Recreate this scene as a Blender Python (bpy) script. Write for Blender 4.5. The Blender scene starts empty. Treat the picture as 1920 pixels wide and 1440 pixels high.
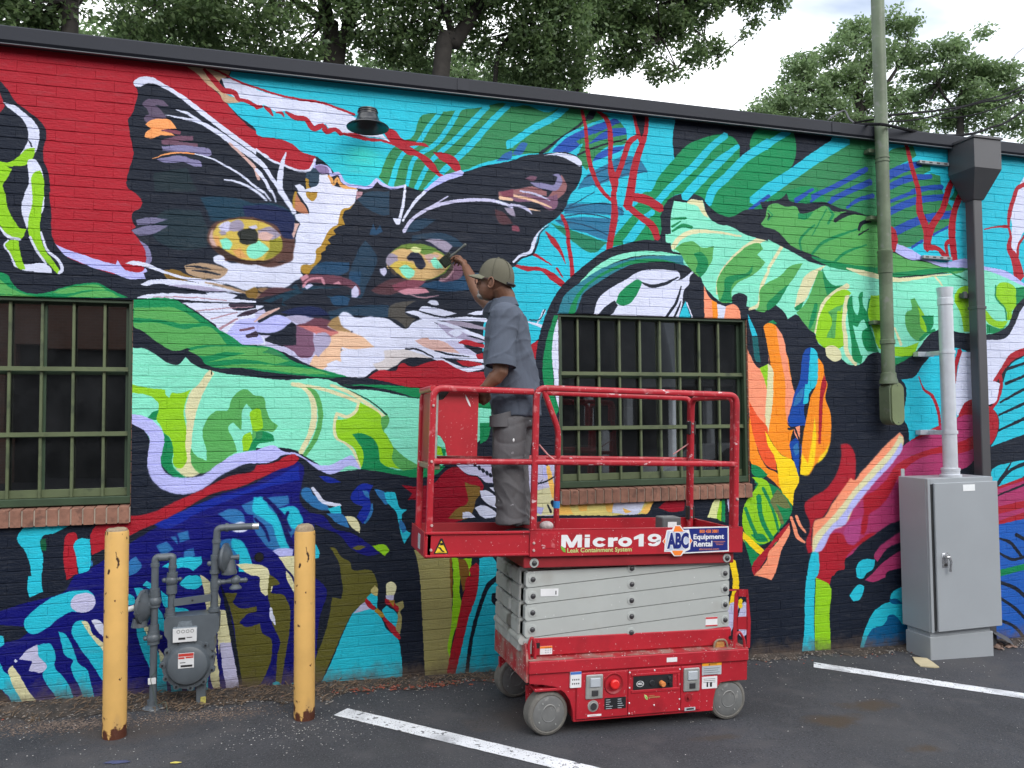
import bpy, bmesh, math, random
import numpy as np
from mathutils import Vector, Matrix
R = math.radians
random.seed(7); rng = np.random.default_rng(7)
sc = bpy.context.scene
COL = sc.collection

# ------------------------------------------------------------ camera, sky, sun, exposure
_r, _u, _b, _cy, _lens = ([0.959417, -0.281872, -0.008246], [-0.004383, -0.044141, 0.999016], [-0.281958, -0.958436, -0.043585], -5.2936, 27.7126)
camd = bpy.data.cameras.new('camera'); cam = bpy.data.objects.new('camera', camd); COL.objects.link(cam)
camd.sensor_width = 36; camd.lens = _lens; camd.clip_start = .05; camd.clip_end = 2000
cam.matrix_world = Matrix(((_r[0], _u[0], _b[0], 0), (_r[1], _u[1], _b[1], _cy), (_r[2], _u[2], _b[2], 0), (0, 0, 0, 1)))
sc.camera = cam
SUN_EL, SUN_AZ = 36, 163          # azimuth clockwise from +y: behind the camera, a little to the right
w = bpy.data.worlds.new('World'); sc.world = w; w.use_nodes = True
nt = w.node_tree; nt.nodes.clear()
def N(t, ty, **k):
    n = t.nodes.new(ty)
    for a, v in k.items():
        if a == 'inp':
            for kk, vv in v.items(): n.inputs[kk].default_value = vv
        else: setattr(n, a, v)
    return n
sky = N(nt, 'ShaderNodeTexSky', sky_type='NISHITA', sun_disc=False, sun_elevation=R(SUN_EL), sun_rotation=R(SUN_AZ), air_density=1.0, dust_density=1.5, ozone_density=1.5)
tc = N(nt, 'ShaderNodeTexCoord')
mp = N(nt, 'ShaderNodeMapping', inp={'Scale': (1, 1, 2.2), 'Location': (5.3, 1.9, .9)})
nz = N(nt, 'ShaderNodeTexNoise', inp={'Scale': 1.7, 'Detail': 6, 'Roughness': .50, 'Distortion': .25})
rp = N(nt, 'ShaderNodeValToRGB')
rp.color_ramp.elements[0].position = .36; rp.color_ramp.elements[1].position = .56
mx = N(nt, 'ShaderNodeMixRGB', inp={'Color2': (11.5, 11.8, 12.2, 1)})
bg = N(nt, 'ShaderNodeBackground', inp={'Strength': .135})
wo = N(nt, 'ShaderNodeOutputWorld')
L = nt.links.new
L(tc.outputs['Generated'], mp.inputs['Vector']); L(mp.outputs[0], nz.inputs['Vector']); L(nz.outputs['Fac'], rp.inputs[0])
L(rp.outputs[0], mx.inputs['Fac']); L(sky.outputs[0], mx.inputs['Color1']); L(mx.outputs[0], bg.inputs['Color']); L(bg.outputs[0], wo.inputs['Surface'])
sd = bpy.data.lights.new('sun', 'SUN'); sun = bpy.data.objects.new('sun', sd); COL.objects.link(sun)
sd.energy = 1.5; sd.angle = R(42); sd.color = (1, .96, .9)
dv = Vector((math.sin(R(SUN_AZ)) * math.cos(R(SUN_EL)), math.cos(R(SUN_AZ)) * math.cos(R(SUN_EL)), math.sin(R(SUN_EL))))
sun.rotation_euler = dv.to_track_quat('Z', 'Y').to_euler()
sun.location = dv * 30
sc.view_settings.view_transform = 'Standard'; sc.view_settings.look = 'None'
sc.view_settings.exposure = 0.51; sc.view_settings.gamma = 1; sc.view_settings.use_curve_mapping = False

# ------------------------------------------------------------ helpers
def lin(c):
    return tuple(((v / 255) / 12.92 if v / 255 <= .04045 else ((v / 255 + .055) / 1.055) ** 2.4) for v in c)
class MB:
    def __init__(s): s.v = []; s.f = []
    def add(s, vs, fs):
        o = len(s.v); s.v.extend([tuple(map(float, v)) for v in vs]); s.f.extend([tuple(i + o for i in f) for f in fs]); return s
    def box(s, x0, x1, y0, y1, z0, z1, c=0.0, M=None):
        lo = (x0, y0, z0); hi = (x1, y1, z1)
        c = min(c, (x1 - x0) * .45, (y1 - y0) * .45, (z1 - z0) * .45)
        if c <= 0:
            vs = [(x, y, z) for x in (x0, x1) for y in (y0, y1) for z in (z0, z1)]
            fs = [(0, 1, 3, 2), (4, 6, 7, 5), (0, 4, 5, 1), (2, 3, 7, 6), (0, 2, 6, 4), (1, 5, 7, 3)]
        else:
            vs = []; idx = {}
            for i in (0, 1):
                for j in (0, 1):
                    for k in (0, 1):
                        b = [(lo, hi)[i][0], (lo, hi)[j][1], (lo, hi)[k][2]]; sg = [1 - 2 * i, 1 - 2 * j, 1 - 2 * k]
                        for a in range(3):
                            q = list(b)
                            for t in range(3):
                                if t != a: q[t] += sg[t] * c
                            idx[i, j, k, a] = len(vs); vs.append(tuple(q))
            fs = []
            for i in (0, 1): fs.append([idx[i, 0, 0, 0], idx[i, 0, 1, 0], idx[i, 1, 1, 0], idx[i, 1, 0, 0]])
            for j in (0, 1): fs.append([idx[0, j, 0, 1], idx[1, j, 0, 1], idx[1, j, 1, 1], idx[0, j, 1, 1]])
            for k in (0, 1): fs.append([idx[0, 0, k, 2], idx[0, 1, k, 2], idx[1, 1, k, 2], idx[1, 0, k, 2]])
            for i in (0, 1):
                for j in (0, 1): fs.append([idx[i, j, 0, 0], idx[i, j, 1, 0], idx[i, j, 1, 1], idx[i, j, 0, 1]])
                for k in (0, 1): fs.append([idx[i, 0, k, 0], idx[i, 1, k, 0], idx[i, 1, k, 2], idx[i, 0, k, 2]])
            for j in (0, 1):
                for k in (0, 1): fs.append([idx[0, j, k, 1], idx[1, j, k, 1], idx[1, j, k, 2], idx[0, j, k, 2]])
            for i in (0, 1):
                for j in (0, 1):
                    for k in (0, 1): fs.append([idx[i, j, k, 0], idx[i, j, k, 1], idx[i, j, k, 2]])
        if M is not None: vs = [tuple(M @ Vector(v)) for v in vs]
        return s.add(vs, fs)
    def prism(s, poly, axis, t0, t1):
        """poly in the plane normal to axis ('y': (x,z), 'x': (y,z), 'z': (x,y)), from t0 to t1"""
        n = len(poly)
        def P(a, b, t): return {'y': (a, t, b), 'x': (t, a, b), 'z': (a, b, t)}[axis]
        vs = [P(a, b, t0) for a, b in poly] + [P(a, b, t1) for a, b in poly]
        fs = [tuple(range(n)), tuple(range(2 * n - 1, n - 1, -1))] + [(i, i + n, (i + 1) % n + n, (i + 1) % n) for i in range(n)]
        return s.add(vs, fs)
    def lathe(s, prof, o=(0, 0, 0), axis='z', n=24, M=None):
        """prof: (radius, height) pairs"""
        rings = []; vs = []; fs = []
        for r, h in prof:
            if r < 1e-6: rings.append([len(vs)]); vs.append((0, 0, h))
            else:
                rings.append(list(range(len(vs), len(vs) + n)))
                vs += [(r * math.cos(2 * math.pi * i / n), r * math.sin(2 * math.pi * i / n), h) for i in range(n)]
        for a, b in zip(rings, rings[1:]):
            for i in range(n):
                j = (i + 1) % n
                if len(a) == 1 and len(b) == 1: continue
                if len(a) == 1: fs.append((a[0], b[i], b[j]))
                elif len(b) == 1: fs.append((a[i], a[j], b[0]))
                else: fs.append((a[i], a[j], b[j], b[i]))
        if axis == 'y': vs = [(x, -z, y) for x, y, z in vs]          # heights point towards the camera side
        if axis == 'x': vs = [(z, x, y) for x, y, z in vs]
        if M is not None: vs = [tuple(M @ Vector(v)) for v in vs]
        return s.add([(x + o[0], y + o[1], z + o[2]) for x, y, z in vs], fs)
    def sweep(s, pts, rad, n=10, fil=0.0, prof=None, up=(0, 0, 1), cap=True, round_end=False):
        """tube (or profile prof [(a,b)]) along a polyline with filleted corners; rad: number or per-point list"""
        P = [Vector(q) for q in pts]
        rr = list(rad) if hasattr(rad, '__len__') else [rad] * len(P)
        if fil > 0:
            Q = [P[0]]; q2 = [rr[0]]
            for i in range(1, len(P) - 1):
                a = (P[i - 1] - P[i]); b = (P[i + 1] - P[i]); la, lb = a.length, b.length
                t = min(fil, la * .48, lb * .48); a.normalize(); b.normalize()
                if a.dot(b) < -.999: Q.append(P[i]); q2.append(rr[i]); continue
                A = P[i] + a * t; B = P[i] + b * t
                for k in range(6):
                    u = k / 5; Q.append(A * (1 - u) ** 2 + P[i] * 2 * u * (1 - u) + B * u * u); q2.append(rr[i])
            Q.append(P[-1]); q2.append(rr[-1]); P, rr = Q, q2
        T = []
        for i in range(len(P)):
            a = P[max(0, i - 1)]; b = P[min(len(P) - 1, i + 1)]; t = b - a
            T.append(t.normalized() if t.length > 1e-9 else Vector((0, 0, 1)))
        u = Vector(up)
        if abs(T[0].dot(u)) > .95: u = Vector((0, 1, 0)) if abs(T[0].y) < .9 else Vector((1, 0, 0))
        nrm = (u - T[0] * u.dot(T[0])).normalized()
        vs = []; fs = []
        pr = prof or [(math.cos(2 * math.pi * k / n), math.sin(2 * math.pi * k / n)) for k in range(n)]; m = len(pr)
        for i in range(len(P)):
            if i:
                nrm = nrm - T[i] * nrm.dot(T[i])
                nrm = nrm.normalized() if nrm.length > 1e-6 else T[i].orthogonal().normalized()
            bn = T[i].cross(nrm)
            for a, b in pr:
                k = rr[i]
                vs.append(P[i] + nrm * (a * k) + bn * (b * k))
        for i in range(len(P) - 1):
            for k in range(m):
                j = (k + 1) % m; fs.append((i * m + k, i * m + j, (i + 1) * m + j, (i + 1) * m + k))
        if cap:
            if round_end:
                for e, sg in ((0, -1), (len(P) - 1, 1)):
                    base = [e * m + k for k in range(m)]; prev = base; c0 = P[e]
                    for st in (1, 2, 3):
                        an = st * math.pi / 6
                        if st == 3:
                            vs.append(c0 + T[e] * sg * rr[e]); ti = len(vs) - 1
                            for k in range(m): fs.append((prev[k], prev[(k + 1) % m], ti))
                        else:
                            cur = []
                            for k in range(m):
                                v = vs[base[k]] - c0; vs.append(c0 + v * math.cos(an) + T[e] * sg * rr[e] * math.sin(an)); cur.append(len(vs) - 1)
                            for k in range(m): fs.append((prev[k], prev[(k + 1) % m], cur[(k + 1) % m], cur[k]))
                            prev = cur
            else: fs.append(tuple(range(m))); fs.append(tuple(range((len(P) - 1) * m, len(P) * m)))
        return s.add(vs, fs)
    def ball(s, c, r, sx=1, sy=1, sz=1, n=16, M=None):
        pr = [(math.sin(math.pi * i / (n // 2)), -math.cos(math.pi * i / (n // 2))) for i in range(n // 2 + 1)]
        pr[0] = (0, -1); pr[-1] = (0, 1)
        t = MB().lathe(pr, n=n)
        vs = [Vector((x * r * sx, y * r * sy, z * r * sz)) for x, y, z in t.v]
        if M is not None: vs = [M @ v for v in vs]
        return s.add([(v[0] + c[0], v[1] + c[1], v[2] + c[2]) for v in vs], t.f)
    def mesh(s, name, smooth=38):
        m = bpy.data.meshes.new(name); m.from_pydata(s.v, [], s.f); m.update()
        b = bmesh.new(); b.from_mesh(m); bmesh.ops.recalc_face_normals(b, faces=b.faces); b.to_mesh(m); b.free()
        if smooth:
            m.polygons.foreach_set('use_smooth', [True] * len(m.polygons))
            if smooth < 180: m.set_sharp_from_angle(angle=R(smooth))
        return m
def obj(name, mb, mat=None, parent=None, smooth=38, loc=None, rot=None):
    m = mb.mesh(name, smooth) if isinstance(mb, MB) else mb
    o = bpy.data.objects.new(name, m); COL.objects.link(o)
    if mat is not None and not len(m.materials): m.materials.append(mat)
    if parent is not None: o.parent = parent
    if loc is not None: o.location = loc
    if rot is not None: o.rotation_euler = rot
    return o
def tag(o, label=None, cat=None, group=None, kind=None):
    if label: o['label'] = label
    if cat: o['category'] = cat
    if group: o['group'] = group
    if kind: o['kind'] = kind
    return o
def thing(name, label, cat, loc=(0, 0, 0), rot=(0, 0, 0), group=None):
    o = bpy.data.objects.new(name, None); COL.objects.link(o); o.location = loc; o.rotation_euler = rot
    o.empty_display_size = .1
    return tag(o, label, cat, group)

# ------------------------------------------------------------ materials
def mat(name, col, rough=.5, metal=0, var=.12, vscale=6, bump=.0, bscale=60, spec=.5, emit=None, estr=0):
    m = bpy.data.materials.new(name); m.use_nodes = True; t = m.node_tree; b = t.nodes['Principled BSDF']
    b.inputs['Roughness'].default_value = rough; b.inputs['Metallic'].default_value = metal
    b.inputs['Specular IOR Level'].default_value = spec
    tc = N(t, 'ShaderNodeTexCoord')
    if var:
        nz = N(t, 'ShaderNodeTexNoise', inp={'Scale': vscale, 'Detail': 5, 'Roughness': .6})
        mr = N(t, 'ShaderNodeMapRange', inp={'From Min': .3, 'From Max': .7, 'To Min': 1 - var, 'To Max': 1 + var})
        hs = N(t, 'ShaderNodeMixRGB', blend_type='MULTIPLY', inp={'Fac': 1, 'Color1': (*col, 1)})
        t.links.new(tc.outputs['Object'], nz.inputs['Vector']); t.links.new(nz.outputs['Fac'], mr.inputs['Value'])
        t.links.new(mr.outputs[0], hs.inputs['Color2']); t.links.new(hs.outputs[0], b.inputs['Base Color'])
        m['out'] = hs.name
    else: b.inputs['Base Color'].default_value = (*col, 1)
    if bump:
        n2 = N(t, 'ShaderNodeTexNoise', inp={'Scale': bscale, 'Detail': 4})
        bp = N(t, 'ShaderNodeBump', inp={'Strength': bump, 'Distance': .004})
        t.links.new(tc.outputs['Object'], n2.inputs['Vector']); t.links.new(n2.outputs['Fac'], bp.inputs['Height']); t.links.new(bp.outputs[0], b.inputs['Normal'])
    if emit: b.inputs['Emission Color'].default_value = (*emit, 1); b.inputs['Emission Strength'].default_value = estr
    return m
def layer(m, col, scale, lo, hi, detail=4, rough=None, dist=0, coord='Object', stretch=None):
    """mix another colour over a material where a noise passes lo..hi (wear, rust, splashes)"""
    t = m.node_tree; b = t.nodes['Principled BSDF']
    tc = N(t, 'ShaderNodeTexCoord'); nz = N(t, 'ShaderNodeTexNoise', inp={'Scale': scale, 'Detail': detail, 'Distortion': dist})
    mr = N(t, 'ShaderNodeMapRange', inp={'From Min': lo, 'From Max': hi})
    mx = N(t, 'ShaderNodeMixRGB', inp={'Color2': (*col, 1)})
    src = tc.outputs[coord]
    if stretch:
        mp = N(t, 'ShaderNodeMapping', inp={'Scale': stretch}); t.links.new(src, mp.inputs[0]); src = mp.outputs[0]
    t.links.new(src, nz.inputs['Vector']); t.links.new(nz.outputs['Fac'], mr.inputs['Value']); t.links.new(mr.outputs[0], mx.inputs['Fac'])
    l = b.inputs['Base Color'].links
    if l: t.links.new(l[0].from_socket, mx.inputs['Color1'])
    else: mx.inputs['Color1'].default_value = b.inputs['Base Color'].default_value
    t.links.new(mx.outputs[0], b.inputs['Base Color'])
    if rough is not None:
        mq = N(t, 'ShaderNodeMix', inp={2: b.inputs['Roughness'].default_value, 3: rough}); t.links.new(mr.outputs[0], mq.inputs[0]); t.links.new(mq.outputs[0], b.inputs['Roughness'])
    return m
def specks(m, col, scale, size, dens=.5):
    """small round splashes of paint: voronoi cells, only some of them"""
    t = m.node_tree; b = t.nodes['Principled BSDF']; tc = N(t, 'ShaderNodeTexCoord')
    wn = N(t, 'ShaderNodeTexNoise', inp={'Scale': scale * .7, 'Detail': 2})
    vm = N(t, 'ShaderNodeVectorMath', operation='MULTIPLY_ADD', inp={1: (.02, .02, .02)})
    t.links.new(tc.outputs['Object'], wn.inputs['Vector']); t.links.new(wn.outputs['Color'], vm.inputs[0]); t.links.new(tc.outputs['Object'], vm.inputs[2])
    vo = N(t, 'ShaderNodeTexVoronoi', inp={'Scale': scale}); t.links.new(vm.outputs[0], vo.inputs['Vector'])
    a = N(t, 'ShaderNodeMath', operation='LESS_THAN', inp={1: size}); t.links.new(vo.outputs['Distance'], a.inputs[0])
    sp = N(t, 'ShaderNodeSeparateColor'); t.links.new(vo.outputs['Color'], sp.inputs[0])
    g = N(t, 'ShaderNodeMath', operation='LESS_THAN', inp={1: dens}); t.links.new(sp.outputs[0], g.inputs[0])
    q = N(t, 'ShaderNodeMath', operation='MULTIPLY'); t.links.new(a.outputs[0], q.inputs[0]); t.links.new(g.outputs[0], q.inputs[1])
    mx = N(t, 'ShaderNodeMixRGB', inp={'Color2': (*col, 1)}); t.links.new(q.outputs[0], mx.inputs['Fac'])
    l = b.inputs['Base Color'].links
    if l: t.links.new(l[0].from_socket, mx.inputs['Color1'])
    else: mx.inputs['Color1'].default_value = b.inputs['Base Color'].default_value
    t.links.new(mx.outputs[0], b.inputs['Base Color'])
    return m

# ------------------------------------------------------------ the mural, as shapes in millimetres on the wall (x, z)
PAL = {'eye1':(60,44,40),'eye2':(70,62,58),'K':(31,37,50),'R':(165,36,50),'r2':(145,24,42),'T':(42,186,212),'W':(208,214,240),'L':(178,182,240),'M':(131,222,196),'Y':(140,198,38),'G':(86,163,88),'D':(10,131,82),'D2':(20,90,60),'g':(52,128,84),'g2':(24,134,84),'gd':(35,120,90),'gdk':(20,60,45),'TAN':(188,160,132),'B':(45,95,160),'b':(38,78,168),'s2':(42,112,150),'s3':(28,66,95),'p1':(92,80,104),'p2':(128,124,165),'p3':(112,110,142),'p4':(150,142,165),'O2':(240,160,100),'m1':(122,66,84),'m2':(108,76,96),'m3':(118,84,110),'m4':(190,112,112),'PK':(205,170,165),'n1':(45,66,86),'n2':(34,48,56),'n3':(30,40,78),'n4':(34,50,60),'s4':(28,58,78),'s5':(36,60,82),'s6':(34,68,100),'br1':(88,62,58),'br2':(78,52,60),'br3':(100,62,78),'br4':(140,95,100),'brn':(76,74,72),'brt':(135,108,82),'LP':(190,160,155),'Yb':(200,176,84),'O3':(208,156,95),'O4':(238,190,100),'LV':(190,190,224),'LV2':(188,188,224),'LV3':(165,160,192),'ol':(140,138,52),'oc':(166,130,52),'oc2':(150,122,84),'oc3':(125,98,50),'dk':(42,46,44),'dk2':(34,38,58),'PB':(178,118,92),'PB2':(168,132,148),'PP':(190,132,150),'PV':(130,115,160),'eg':(104,130,60),'PC':(200,168,118),'PC2':(224,186,158),'GG':(96,132,62),'CW':(215,222,160),'tn':(168,142,118),'dp':(60,50,66),'LG':(205,200,205),'CR':(214,212,172),'CR2':(190,180,120),'CRY':(224,210,130),'Bn':(14,26,112),'B3':(16,44,150),'Bd':(12,20,90),'C':(48,112,172),'OL':(94,92,44),'OL2':(152,146,96),'BRN':(122,86,40),'BRG':(108,116,72),'ST':(46,122,142),'SA':(242,150,118),'O':(246,142,40),'OR':(225,88,48),'Ye':(240,206,36),'TD':(26,96,102),'MG':(166,58,106),'MG2':(170,72,130),'Bl':(16,72,160),'Bt':(8,92,142),'Bw':(36,92,182)}
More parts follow.
